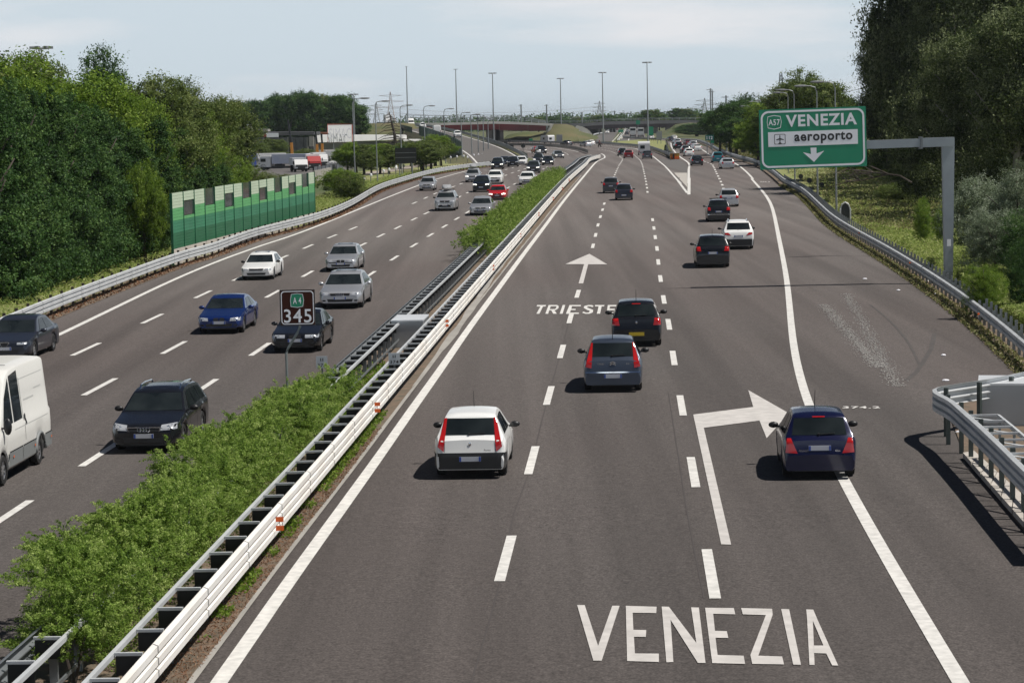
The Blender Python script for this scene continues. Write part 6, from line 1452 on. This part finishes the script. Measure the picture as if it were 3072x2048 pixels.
def tree_mesh(h, rx, style, seed, nclump=420, per=40, leaf=.11, cr=.42):
    rs = np.random.default_rng(seed); lobes = []
    if style == 'round':
        for _ in range(13): a = rs.uniform(0,6.28); f = rs.uniform(.25,1); zz = h*(.3+.58*f); rr = rx*(1-abs(f-.45)*.9)*.55; lobes.append((rr*math.cos(a)*rs.uniform(.5,1.1), rr*math.sin(a)*rs.uniform(.5,1.1), zz, rx*rs.uniform(.34,.52), rx*rs.uniform(.34,.52), h*rs.uniform(.11,.17)))
        lobes.append((0,0,h*.55,rx*.6,rx*.6,h*.33))
    elif style == 'tall':            # tall irregular cottonwood
        for _ in range(20): a = rs.uniform(0,6.28); f = rs.uniform(.05,1); zz = h*(.12+.8*f); rr = rx*(.95-.55*f); lobes.append((rr*math.cos(a)*rs.uniform(.3,1), rr*math.sin(a)*rs.uniform(.3,1), zz, rx*rs.uniform(.28,.45), rx*rs.uniform(.28,.45), h*rs.uniform(.08,.14)))
        lobes.append((0,0,h*.5,rx*.55,rx*.55,h*.42))
    elif style == 'column':          # dense cypress like column reaching the ground
        for k in range(16): f = k/15; a = rs.uniform(0,6.28); lobes.append((rx*.25*math.cos(a), rx*.25*math.sin(a), h*(.06+.84*f), rx*(1.06-.78*f**1.3)*rs.uniform(.8,1.1), rx*(1.06-.78*f**1.3)*rs.uniform(.8,1.1), h*.09))
    elif style == 'bush':
        for _ in range(9): a = rs.uniform(0,6.28); f = rs.uniform(0,1); lobes.append((rx*.6*math.cos(a)*rs.uniform(0,1), rx*.6*math.sin(a)*rs.uniform(0,1), h*(.25+.5*f), rx*rs.uniform(.35,.5), rx*rs.uniform(.35,.5), h*rs.uniform(.2,.3)))
    return lobes
LM_dark = leafmat('leaves_dark', (.018,.050,.012), (.050,.115,.026), (.13,.22,.055), .33)
LM_olive = leafmat('leaves_olive', (.055,.09,.016), (.12,.17,.035), (.23,.27,.09), .36)
LM_bright = leafmat('leaves_bright', (.07,.13,.014), (.16,.26,.025), (.30,.40,.07), .42)
LM_grey = leafmat('leaves_silver', (.09,.125,.065), (.20,.25,.15), (.42,.47,.36), .28)
LM_pop = leafmat('leaves_poplar', (.028,.048,.012), (.085,.115,.035), (.28,.32,.16), .45)
LM_hedge = leafmat('leaves_hedge', (.08,.15,.02), (.24,.36,.06), (.44,.54,.17), .48)
LM_verge = leafmat('verge_grass', (.15,.21,.045), (.29,.37,.09), (.46,.48,.2), .45)
LM_straw = leafmat('straw', (.12,.15,.04), (.20,.20,.08), (.36,.30,.16), .3)
M_bark = mat('bark', (.075,.06,.048), .9, nz=(3,.4)); M_barkp = mat('bark_pale', (.25,.23,.20), .9, nz=(3,.4))
PROTO = {}
def tree(loc, h, rx, style, m, label, group, var=0, rz=0, leaf=None, dens=1.0, cat='tree', name='tree', bark=None):
    key = (style, m.name, var, dens)
    if key not in PROTO:
        H0, R0 = 10.0, {'round':3.6,'tall':3.4,'column':1.9,'bush':4.0}[style]
        lobes = tree_mesh(H0, R0, style, 100+var*17+len(style), )
        nc = int({'round':700,'tall':850,'column':1000,'bush':560}[style]*dens); per = 78
        p, ct, nb = crown_points(lobes, nc, per, {'column':.20,'bush':.34,'tall':.34}.get(style,.30), .75)
        if style == 'column': p[:,2] += 0
        p[:,2] = np.maximum(p[:,2], .1)
        cr_ = leaf_object('crown', p, (leaf or .13)*.56, m, tint=ct, nrm_bias=nb*.6, up=.25); tr = MB()
        rs = random.Random(var); tr.tube([(0,0,-.3),(.05,0,2.5),(.1,.1,6),(0,0,9)], [.28,.22,.13,.04], 8)
        for k in range(7):
            a = rs.uniform(0,6.28); z0 = rs.uniform(2,6.5); l = R0*.75; tr.tube([(0.05,0,z0),(l*.5*math.cos(a),l*.5*math.sin(a),z0+.9),(l*math.cos(a),l*math.sin(a),z0+2.2)], [.1,.07,.025], 5)
        trk = tr.build('trunk', bark or M_bark, None, True); PROTO[key] = (cr_.data, trk.data, H0, R0)
        bpy.data.objects.remove(cr_); bpy.data.objects.remove(trk)
    cm, tm, H0, R0 = PROTO[key]; t = thing(name, loc, label, cat, group, rz); t.scale = (rx/R0, rx/R0, h/H0)
    for nm, me in (('crown', cm), ('trunk', tm)): o = bpy.data.objects.new(nm, me); COL.objects.link(o); o.parent = t
    return t
def tree_at(sx, syt, Y, rx, style, m, label, group, base_h=0, **k):   # tree whose top shows at syt when standing at distance Y
    q = AT(sx, syt, Y); f = Vector((q.x, Y, zg(Y)-.05)); return tree(f, q.z-f.z, rx, style, m, label, group, rz=random.uniform(0,6.28), **k)
# ---- left wall of trees: dark columns in front, olive and bright crowns behind
left_cols = [(-75,240,104,2.2),(-20,262,108,1.9),(30,245,111,2.0),(82,270,114,1.8),(130,262,117,1.9),(180,290,120,1.8),(228,282,124,1.9),(275,320,128,1.8),(322,335,133,1.8),(368,365,138,1.8),(410,395,143,1.6),(455,350,152,1.9),(505,368,163,1.9),(555,395,172,1.7),(600,415,184,1.7),(640,440,194,1.6)]
nm_ = ['first','second','third','fourth','fifth','sixth','seventh','eighth','ninth','tenth','eleventh','twelfth','thirteenth','fourteenth','fifteenth','last']
for i, (sx, sy, Y, rx) in enumerate(left_cols):
    tree_at(sx, sy, Y+5, rx, 'column', LM_dark, 'dark evergreen tree reaching the ground, %s from the left in the front row' % nm_[i], 'dark evergreen trees on the left', var=i%3, dens=1.5, leaf=.12)
for i, (sx, sy, Y, rx, m, lb) in enumerate([(60,205,140,5.2,LM_bright,'bright green broad tree above the dark row at the left edge'),(210,215,146,5.0,LM_bright,'bright yellow green tree in the middle of the left tree wall'),(120,172,165,4.2,LM_olive,'olive green tree top below the floodlight mast'),(275,178,190,3.8,LM_dark,'dark pointed tree top behind the bright yellow green tree'),(330,290,160,3.6,LM_olive,'small olive tree right of the dark pointed tree top'),(445,238,170,4.4,LM_olive,'tall olive tree with feathery top in the left tree wall'),(520,262,182,3.6,LM_olive,'olive tree right of the tallest feathery one'),(610,288,205,3.8,LM_olive,'golden olive tree before the end of the left tree wall'),(690,298,235,4.0,LM_olive,'last olive tree of the left tree wall, beside the far buildings'),(-60,200,150,5.5,LM_olive,'olive tree cut off by the left edge of the picture'),(560,310,195,3.2,LM_bright,'light green tree between two olive trees of the left wall'),(400,300,158,3.0,LM_bright,'light green slender tree behind the dark row')]):
    tree_at(sx, sy, Y, rx, 'round', m, lb, 'broad trees on the left', var=i%3, dens=1.3, leaf=.13)
for i, (sx, sy, Y, rx, m, lb) in enumerate([(425,470,137,1.5,LM_bright,'light green sapling at the right end of the dark row'),(700,480,215,2.6,LM_bright,'light green bush behind the green noise barrier'),(770,500,225,2.4,LM_olive,'olive bush behind the right part of the noise barrier'),(640,440,205,2.6,LM_bright,'tall light bush behind the middle of the noise barrier'),(840,520,240,2.2,LM_olive,'low bush behind the right end of the noise barrier')]):
    tree_at(sx, sy, Y, rx, 'bush', m, lb, 'bushes on the left', var=i%2, name='bush', cat='bush', leaf=.15)
# ---- trees of the yard and left verge
for i, (k_, a, yt, Y, rx, st, m, lb) in enumerate([
 ('W6',640,1075,240,2.6,'bush',LM_bright,'bright green shrub in front of the grey yard wall'),('W6',780,1120,235,2.2,'bush',LM_bright,'bright green shrub right of the yard wall'),('W6',880,1150,230,2.0,'bush',LM_olive,'low shrub at the foot of the nearest left street lamp'),
 ('W6',830,650,330,2.6,'round',LM_bright,'young light tree below the right end of the billboard'),('W6',980,660,340,2.8,'round',LM_olive,'young olive tree in front of the warehouse, left of the second lamp'),('W6',1120,680,330,2.8,'round',LM_olive,'young olive tree in front of the middle of the warehouse'),('W6',1250,800,325,2.2,'round',LM_olive,'short young tree left of the third street lamp'),('W6',1400,640,330,2.6,'round',LM_bright,'young light tree beside the second street lamp'),('W6',1560,690,330,2.8,'round',LM_olive,'young tree left of the black sign board'),('W6',2130,660,340,2.8,'round',LM_olive,'young tree right of the black sign board'),('W6',2300,560,350,3.0,'round',LM_olive,'dense tree right of the black sign board'),
 ('T3',800,880,380,3.6,'round',LM_bright,'bright green tree in front of the ramp screen'),('T3',870,930,380,2.6,'round',LM_olive,'darker tree beside the bright one in front of the ramp'),('T3',660,960,330,3.0,'round',LM_olive,'tree between the black sign and the ramp'),('W6',1750,700,360,3.0,'round',LM_dark,'dark tree behind the black sign board'),('W6',1950,620,380,3.2,'round',LM_olive,'olive tree behind the top of the black sign board'),
 ('T2',490,840,480,3.2,'round',LM_olive,'small tree in front of the dark building'),('T2',230,870,440,3.6,'round',LM_olive,'olive tree in front of the left end of the dark building'),('T2',820,960,440,3.0,'bush',LM_olive,'shrub in front of the dark building by the crane arms'),('T2',560,1000,430,3.4,'bush',LM_olive,'shrub behind the long trailer')]):
    sx, sy = z(k_, a, yt); tree_at(sx, sy, Y, rx, st, m, lb, 'young trees and shrubs on the left verge', var=i%3, name='bush' if st == 'bush' else 'tree', cat='bush' if st == 'bush' else 'tree', leaf=.16)
# ---- dark wood behind the buildings
for i, (a, yt) in enumerate([(40,440),(120,480),(240,415),(350,420),(450,400),(560,345),(660,355),(760,335),(860,325),(930,340),(1030,370),(1120,375),(1210,360),(1290,380),(1350,410),(1440,470)]):
    sx, sy = z('T2', a, yt); tree_at(sx, sy, 660+(i%3)*14, 5.2 if i not in (10,) else 4.5, 'tall', LM_dark if i != 10 else LM_olive, 'dark tree behind the yard buildings, number %d of the row from the left' % (i+1) if i != 10 else 'paler olive tree in the dark row behind the yard buildings', 'dark trees behind the yard buildings', var=i%3, leaf=.2, dens=.8)
# ---- far tree line
far = [(1920,668,1500,7),(2025,673,1500,6),(470,690,1500,6),(520,672,1500,6),(640,680,1500,6),(700,676,1500,6),(790,655,1300,9),(860,648,1300,10),(910,645,1300,9),(950,672,1300,8),(1290,640,1250,9),(1375,578,1150,8),(1420,598,1150,8),(1340,630,1250,8),(1750,562,1200,9),(1800,580,1200,8),(1700,620,1300,8),(1900,628,1300,9),(1950,632,1300,8),(1560,655,1300,8),(1620,660,1400,7),(1480,668,1400,7),(2090,590,700,4.5),(2120,600,700,4),(60,680,1400,7),(280,668,1300,8),(320,670,1300,7)]
for i, (a, yt, Y, rx) in enumerate(far):
    sx, sy = z('T4', a, yt); tree_at(sx, sy, Y, rx, 'round', LM_dark if i%3 else LM_olive, 'distant tree on the hazy horizon, %s' % ('large rounded one right of the tallest mast' if i == 14 else 'beyond the bridges'), 'distant trees on the horizon', var=i%3, leaf=.3, dens=.5) if True else None
farband = []
for k in range(260):
    sx = 1180+k*4.0; Y = 1900+RNG.uniform(-200,300); q = AT(sx, 352-(sx-1893)*.021+RNG.uniform(-2,3), Y); farband.append((q.x, Y, zg(Y)+4, 9+RNG.uniform(0,4), 8, 5.2+RNG.uniform(0,2)))
p, ct, nb = crown_points(farband, 2600, 16, 1.6, .6); o = leaf_object('distant_woodland', p, .9, LM_dark, tint=ct, nrm_bias=nb*.5); tag(o, 'low hazy line of woodland on the horizon', 'woodland', kind='stuff')
# umbrella like tree on the right embankment
sx, sy = z('T4',1920,748); tree_at(sx, sy, 880, 10.5, 'bush', LM_dark, 'wide dark umbrella shaped tree on the embankment right of the far bridge', None, var=1, leaf=.25, dens=1.2)
# bare dead conifer in front of the ramp
q = AT(*z('W6',1690,640), 480); q.z = zg(480); t = thing('dead_tree', q, 'bare dead conifer with drooping branches in front of the ramp', 'tree'); h_ = AT(*z('W6',1600,90), 480).z-q.z
MB().tube([(0,0,0),(-.2,0,h_*.5),(-1.2,0,h_)], [.45,.3,.08], 6).build('trunk', M_bark, t); mb = MB()
for k in range(34):
    f = .25+.72*k/34; a = k*2.4; l = 5.5*(1-f)+1.2; x0 = -.2*min(1,f*2)-max(0,f-.5)*2; mb.tube([(x0,0,h_*f),(x0+l*.6*math.cos(a),l*.6*math.sin(a),h_*f-.2),(x0+l*math.cos(a),l*math.sin(a),h_*f-.9)], [.1,.07,.03], 4)
mb.build('branch', M_bark, t)
# ---- right side: big dark trees at the edge
for i, (sx, Y, rx, h, lb) in enumerate([(2760,232,5.6,26,'tallest dark poplar at the upper right, first from the sky'),(2880,218,6.2,26,'dark poplar directly above the sign post'),(3010,200,6.2,25,'dark poplar at the upper right edge of the picture'),(2668,262,4.2,17,'lower dark poplar above the right end of the green sign'),(3130,205,6.5,25,'dark poplar cut off by the right edge'),(2950,245,6.5,28,'dark poplar between the two at the right edge'),(2825,255,6.0,27,'dark poplar farther back behind the sign beam'),(2940,168,4.2,13,'low dark poplar right of the sign post'),(3050,158,4.4,14,'low dark poplar at the right edge'),(2840,182,3.8,12,'low dark poplar behind the sign post')]):
    f = AT(sx, 700, Y); f.z = zg(Y)-.05; tree(f, h, rx, 'tall', LM_pop, lb, 'dark poplars on the right', var=i%4, rz=i*1.3, dens=1.7, leaf=.12, bark=M_barkp)
for i, (k_, a, yt, Y, rx, m, lb) in enumerate([('T5',1080,180,330,5.6,LM_olive,'large olive tree above the left half of the green sign'),('T5',1390,205,320,5.2,LM_olive,'large olive tree above the right half of the green sign'),('T5',1230,280,335,4.5,LM_olive,'tree filling the gap above the green sign'),('T5',1600,400,330,3.6,LM_dark,'small dark tree above the right corner of the green sign'),('T5',1690,460,350,3.2,LM_dark,'low dark tree between the green sign and the poplars'),('T5',350,490,430,5.2,LM_dark,'dark tree at the left end of the right hand trees'),('T5',630,440,440,5.6,LM_dark,'dark rounded tree behind the right lamp row'),('T5',500,480,425,5.0,LM_dark,'dark tree between the two rounded ones behind the lamps'),('T5',720,510,360,4.0,LM_bright,'light green tree left of the green sign'),('T5',840,520,400,4.0,LM_dark,'dark tree touching the left edge of the green sign'),('T5',230,560,430,3.6,LM_dark,'leftmost dark tree behind the right lamp row'),('T5',680,760,330,3.4,LM_bright,'light green bushy tree low behind the lamps'),('T5',420,700,400,4.0,LM_dark,'dark low tree behind the right lamps')]):
    sx, sy = z(k_, a, yt); tree_at(sx, sy, Y, rx, 'round', m, lb, 'trees on the right', var=i%3, leaf=.16, dens=1.2)
for i, (sx, yt, Y, rx, m, lb) in enumerate([(2925,520,120,2.1,LM_grey,'silver leaved shrub right of the sign post'),(3050,510,112,2.3,LM_grey,'silver leaved shrub at the right edge'),(2985,620,108,1.6,LM_grey,'low silver shrub in front of the taller silver ones'),(2770,600,136,.8,LM_bright,'young bright green sapling left of the sign post'),(2822,620,134,.5,LM_bright,'small bright sapling just left of the sign post'),(2650,440,270,6.5,LM_bright,'bright green bush under the sign beam'),(2560,452,280,5.5,LM_bright,'bright green bush just right of the green sign'),(2735,480,235,5.0,LM_olive,'shaded bush under the poplars'),(2705,545,190,2.4,LM_olive,'olive bush right of the fallen branch'),(3078,720,92,1.1,LM_dark,'dark low bush at the right edge of the verge'),(2950,790,90,.9,LM_bright,'low bright bush behind the right guardrail'),(3075,640,104,1.6,LM_dark,'dark shrub at the right edge behind the silver ones')]):
    tree_at(sx, yt, Y, rx, 'bush', m, lb, 'shrubs on the right', var=i%2, name='shrub', cat='shrub', leaf=.12, dens=1.3)
# bare branch reaching left
q = AT(2735,548,128); t = thing('fallen_branch', q, 'bare pale branch reaching left over the grass right of the green sign', 'branch')
mb = MB(); A_ = [(2735,548),(2700,527),(2665,522),(2620,517),(2580,512),(2550,505)]; B_ = [(2665,522),(2620,533),(2580,541),(2545,545)]
for P_ in (A_, B_): mb.tube([AT(a,b,128+(2735-a)*.01)-q for a, b in P_], [.055,.045,.035,.03,.022,.015][:len(P_)], 6)
rs = random.Random(5)
for k in range(26):
    a, b = rs.choice(A_[2:]+B_[1:]); p0 = AT(a,b,128.7)-q; mb.tube([p0, p0+Vector((-rs.uniform(.3,1.2),rs.uniform(-.5,.5),rs.uniform(-.3,.5)))], [.03,.012], 4)
mb.build('limb', M_bark, t)
# ---- median shrubs
def spray_points(lobes, n, per):
    """arching twigs set with leaves, growing out of the lobes"""
    L_ = np.array(lobes, float); wts = L_[:,3]*L_[:,4]; wts /= wts.sum(); k = RNG.choice(len(L_), n, p=wts)
    d = RNG.normal(size=(n,3)); d[:,2] = np.abs(d[:,2])*.9-.15; d /= np.linalg.norm(d, axis=1)[:,None]
    c = L_[k,:3]+d*L_[k,3:]*RNG.uniform(.55,1.0,n)[:,None]
    g = d+RNG.normal(size=(n,3))*.38+np.array([0,0,.35]); g /= np.linalg.norm(g, axis=1)[:,None]
    ln = RNG.uniform(.22,.55,n); ct = np.clip(RNG.normal(.45,.25,n),0,1)
    T = RNG.uniform(0,1,(n,per))**.8; P_ = c[:,None,:]+g[:,None,:]*(T*ln[:,None])[:,:,None]
    P_[:,:,2] -= .16*(T**2)*ln[:,None]*2; P_ += RNG.normal(size=(n,per,3))*(.032*(1.15-.6*T))[:,:,None]
    tt = np.clip(ct[:,None]+.30*(T-.4),0,1); nb = np.repeat(d*.6+np.array([0,0,.5]), per, 0)
    return P_.reshape(-1,3), tt.reshape(-1), nb
def hedge(name, path, w_, h, label, nclump, per, leaf, cr, cat='hedge', m=LM_hedge, wob=.25, zmin=.15, group=None, rlim=.5, fe=1.2, uneven=0):
    base = path[0].copy(); rs = random.Random(len(path)); lobes = []
    if uneven:
        for k in range(uneven):
            p = path[0].lerp(path[-1], (k+rs.uniform(0,1))/uneven); o = rs.uniform(-.5,.34)*w_; rr = rs.uniform(.38,.70); hh = h*(1-.5*abs(o/w_))*rs.uniform(.62,1.2)
            lobes.append((p.x-base.x+o, p.y-base.y, zg(p.y)-base.z+hh-rr*.55, rr, rr*1.1, rr*.6))
        for p in path[::2]: lobes.append((p.x-base.x-.1, p.y-base.y, zg(p.y)-base.z+h*.30, w_*.34, .7, h*.30))
    for i, p in enumerate(path if not uneven else []):
        hh = h*(1+rs.uniform(-wob,wob)); s_ = side(path, i); o = rs.uniform(-.2,.2)*w_
        lobes.append((p.x-base.x+s_.x*o, p.y-base.y, zg(p.y)-base.z+hh*.5, w_*.5*rs.uniform(.85,1.12), w_*.6, hh*.52))
    if uneven: P_, ct, nb = spray_points(lobes, nclump, per)
    else: P_, ct, nb = crown_points(lobes, nclump, per, cr, .7, .3, fe)
    P_ = P_; gz = np.array([zg(y)-base.z for y in P_[:,1]+base.y]); P_[:,2] = np.maximum(P_[:,2], gz+zmin)
    yy = np.arange(18, 300, 1.0); lim = np.interp(P_[:,1]+base.y, yy, [x_at(RMp, q) for q in yy])-base.x-rlim; k_ = P_[:,0] < lim-.25*np.abs(RNG.normal(size=len(P_))); P_ = P_[k_]; ct = ct[k_]; nb = nb[k_]
    t = thing(name, base, label, cat, group); leaf_object('foliage', P_, leaf, m, t, tint=ct, nrm_bias=nb*.5, up=.35, aspect=.4)
    if 0 < uneven < 100:
        for p in path[::3]:
            for k in range(2): a = rs.uniform(0,6.28); MB().tube([p-base, p-base+Vector((.35*math.cos(a),.35*math.sin(a),h*.8))], [.03,.012], 5).build('stem', M_bark, t)
    return t
# the middle of the median, halfway between the two barriers
def mid(y, f=.5): return Vector((x_at(LMp, y)*(1-f)+(x_at(RMp, y)-.5)*f, y, zg(y)))
near_segs = [(34.4,41.0,2.2,1.75,'dense green shrub nearest the camera between the barriers'),(40.5,48.5,2.3,1.75,'second green shrub of the median, behind the nearest one'),(48.0,57.0,2.1,1.6,'third green shrub of the median, beside the black estate car'),(56.5,66.0,1.8,1.3,'fourth green shrub of the median, below the brown 345 sign')]
for i, (y0, y1, w_, h, lb) in enumerate(near_segs):
    pth = [mid(y, .30) for y in np.arange(y0, y1+.01, .6)]; hedge('shrub', pth, w_, h, lb, 2100, 85, .024, .15, uneven=19, cat='shrub', group='shrubs in the near median')
far_path = [mid(y, .45) for y in np.arange(129.5, 264, 1.6)]
hedge('hedge', far_path, 2.7, 1.75, 'long bright green hedge filling the median up to the bend', 9000, 34, .045, .22, wob=.12, rlim=.35, uneven=330)
# low weeds in the median gap and along the rail
pts = []; tn = []
for y in np.arange(62, 78, .035):
    for _ in range(7):
        f = RNG.uniform(.1,.98); q = mid(y, f); b = .18+.35*abs(math.sin(y*.9))*RNG.uniform(0,1); pts.append((q.x, y, zg(y)+.05+RNG.uniform(0,b*(1.3-(y-62)/16))))
o = leaf_object('weeds', pts, .05, LM_bright); tag(o, 'low green weeds on the ground between the median barriers', 'weeds', kind='stuff')
pts = []
for k in range(9000):
    y = 37+RNG.uniform(0,1)**1.2*28; x = x_at(rp, y)-RNG.uniform(.15,.75)**1; 
    if math.sin(y*1.1)+math.sin(y*2.3) < -.2 and y < 52: continue
    pts.append((x, y, zg(y)+.04+RNG.uniform(0,.14)))
o = leaf_object('weeds', pts, .035, LM_bright); tag(o, 'tufts of weeds along the foot of the white median rail', 'weeds', kind='stuff')
pts = []
for k in range(16000):
    y = RNG.uniform(24, 62); x = x_at(rp, y)-RNG.uniform(.0,.9); pts.append((x, y, zg(y)+.04+RNG.uniform(0,.03)))
LM_dry = leafmat('dry_litter', (.10,.045,.02), (.20,.09,.045), (.32,.20,.12), .1)
o = leaf_object('leaf_litter', pts, .03, LM_dry, aspect=.25, up=1.5); tag(o, 'brown dry leaf litter and needles on the soil beside the median rail', 'litter', kind='stuff')
# ---- grass and weeds on the right verge
def scatter(poly_rows, n, h0, size, m, name, label, aspect=.25, up=-.0, hh=.5):
    pts = []
    for _ in range(n):
        sy = poly_rows[0][0]+(poly_rows[-1][0]-poly_rows[0][0])*RNG.uniform(0,1)
        lo = lerp_tab([(a, b) for a, b, c in poly_rows], sy); hi = lerp_tab([(a, c) for a, b, c in poly_rows], sy)
        if hi <= lo: continue
        p = G(RNG.uniform(lo, hi), sy); k = (math.sin(p.x*.9)*math.sin(p.y*.35)+1)/2
        pts.append((p.x, p.y, p.z+RNG.uniform(0, hh*(.35+.65*k))))
    o = leaf_object(name, pts, size, m, aspect=aspect, up=up); tag(o, label, 'grass', kind='stuff'); return o
rows_r = [(520,2360,3080),(560,2430,3080),(600,2470,3080),(650,2530,3080),(700,2610,3080),(760,2720,3080),(820,2830,3090),(900,2950,3110),(1000,3060,3140)]
M_rg = scatter(rows_r, 90000, 0, .12, LM_verge, 'tall_grass', 'tall green grass and reeds on the right verge', .2, .9, .8)
scatter([(500,2330,3080),(560,2430,3080),(640,2520,3080),(700,2620,2900)], 30000, 0, .16, LM_straw, 'dry_grass', 'straw coloured grass patches on the right verge', .2, .8, .8)
scatter([(425,2115,2330),(445,2150,2420),(470,2210,2460),(500,2290,2520)], 26000, 0, .25, LM_straw, 'dry_grass', 'straw coloured grass along the right lamp row', .25, .8, .7)
rl = resample(offs(RSp, -.15), .03); pts = [(p.x-RNG.uniform(-.2,.45), p.y+RNG.uniform(-.1,.1), p.z+RNG.uniform(0,.16)) for p in rl[:6000] for _ in range(3)]
o = leaf_object('dry_weeds', pts, .06, LM_straw); tag(o, 'dry straw weeds at the foot of the right guardrail', 'weeds', kind='stuff')
rl = resample(offs(LSp, .1), .08); pts = [(p.x+RNG.uniform(-.5,.3), p.y, p.z+RNG.uniform(0,.09)) for p in rl for _ in range(3)]
o = leaf_object('dry_weeds', pts, .06, LM_dry); tag(o, 'dry straw weeds at the foot of the left guardrail', 'weeds', kind='stuff')
gl_ = offs(LSp, -2.2); pts = []
for p in resample(gl_, .05):
    for _ in range(8): pts.append((p.x+RNG.uniform(-3.2,1.8), p.y+RNG.uniform(-.5,.5), zg(p.y)-.05+RNG.uniform(0,.35)))
o = leaf_object('grass', pts, .10, LM_verge, aspect=.3, up=.8); tag(o, 'green grass on the left verge behind the guardrail', 'grass', kind='stuff')
# soil and dry strips under the guardrails
for path, o0, o1, nm2, lb in ((LSp, -.9, .42, 'soil_strip', 'dry soil strip below the left guardrail'), (RSp, -.55, 1.2, 'soil_strip', 'dry soil strip below the right guardrail')):
    a_, b_ = offs(path, o0, .02), offs(path, o1, .02); n = len(path); vs = [v for pr in zip(a_, b_) for v in pr]
    tag(MB().add(vs, [(2*i,2*i+1,2*i+3,2*i+2) for i in range(n-1)]).build(nm2, M_soil), lb, kind='structure')
# litter
for i, (k_, a, b) in enumerate([('V2',1308,483),('V2',480,306),('V2',875,440),('V2',1430,1503),('V2',1404,1205),('V3',453,553),('V2',1210,330)]):
    p = G(*z(k_, a, b)); o = MB().ell((0,0,.03),(.09+.03*(i%2),.07,.04),7,4).build('litter', M_swhite); o.location = p
    tag(o, ['white scrap of litter beside the right guardrail','tiny white scrap on the shoulder above the sign shadow','tiny white scrap on the shoulder below the sign shadow','white scrap on the shoulder above the island nose','small white scrap in the middle of the shoulder','white scrap on the soil at the island post','white scrap where the sign shadow meets the guardrail'][i], 'litter', 'scraps of litter')
# haze
HAZE = True
if HAZE:
    m = bpy.data.materials.new('haze'); m.use_nodes = True; n = m.node_tree.nodes; n.remove(n['Principled BSDF']); v = n.new('ShaderNodeVolumePrincipled')
    v.inputs['Color'].default_value = (.80,.88,.97,1); v.inputs['Density'].default_value = .00006; v.inputs['Anisotropy'].default_value = .2
    m.node_tree.links.new(v.outputs[0], n['Material Output'].inputs['Volume'])
    tag(MB().box((0,5990,28),(19000,12100,66)).build('haze', m), 'thin summer haze over the whole landscape', 'haze', kind='stuff')
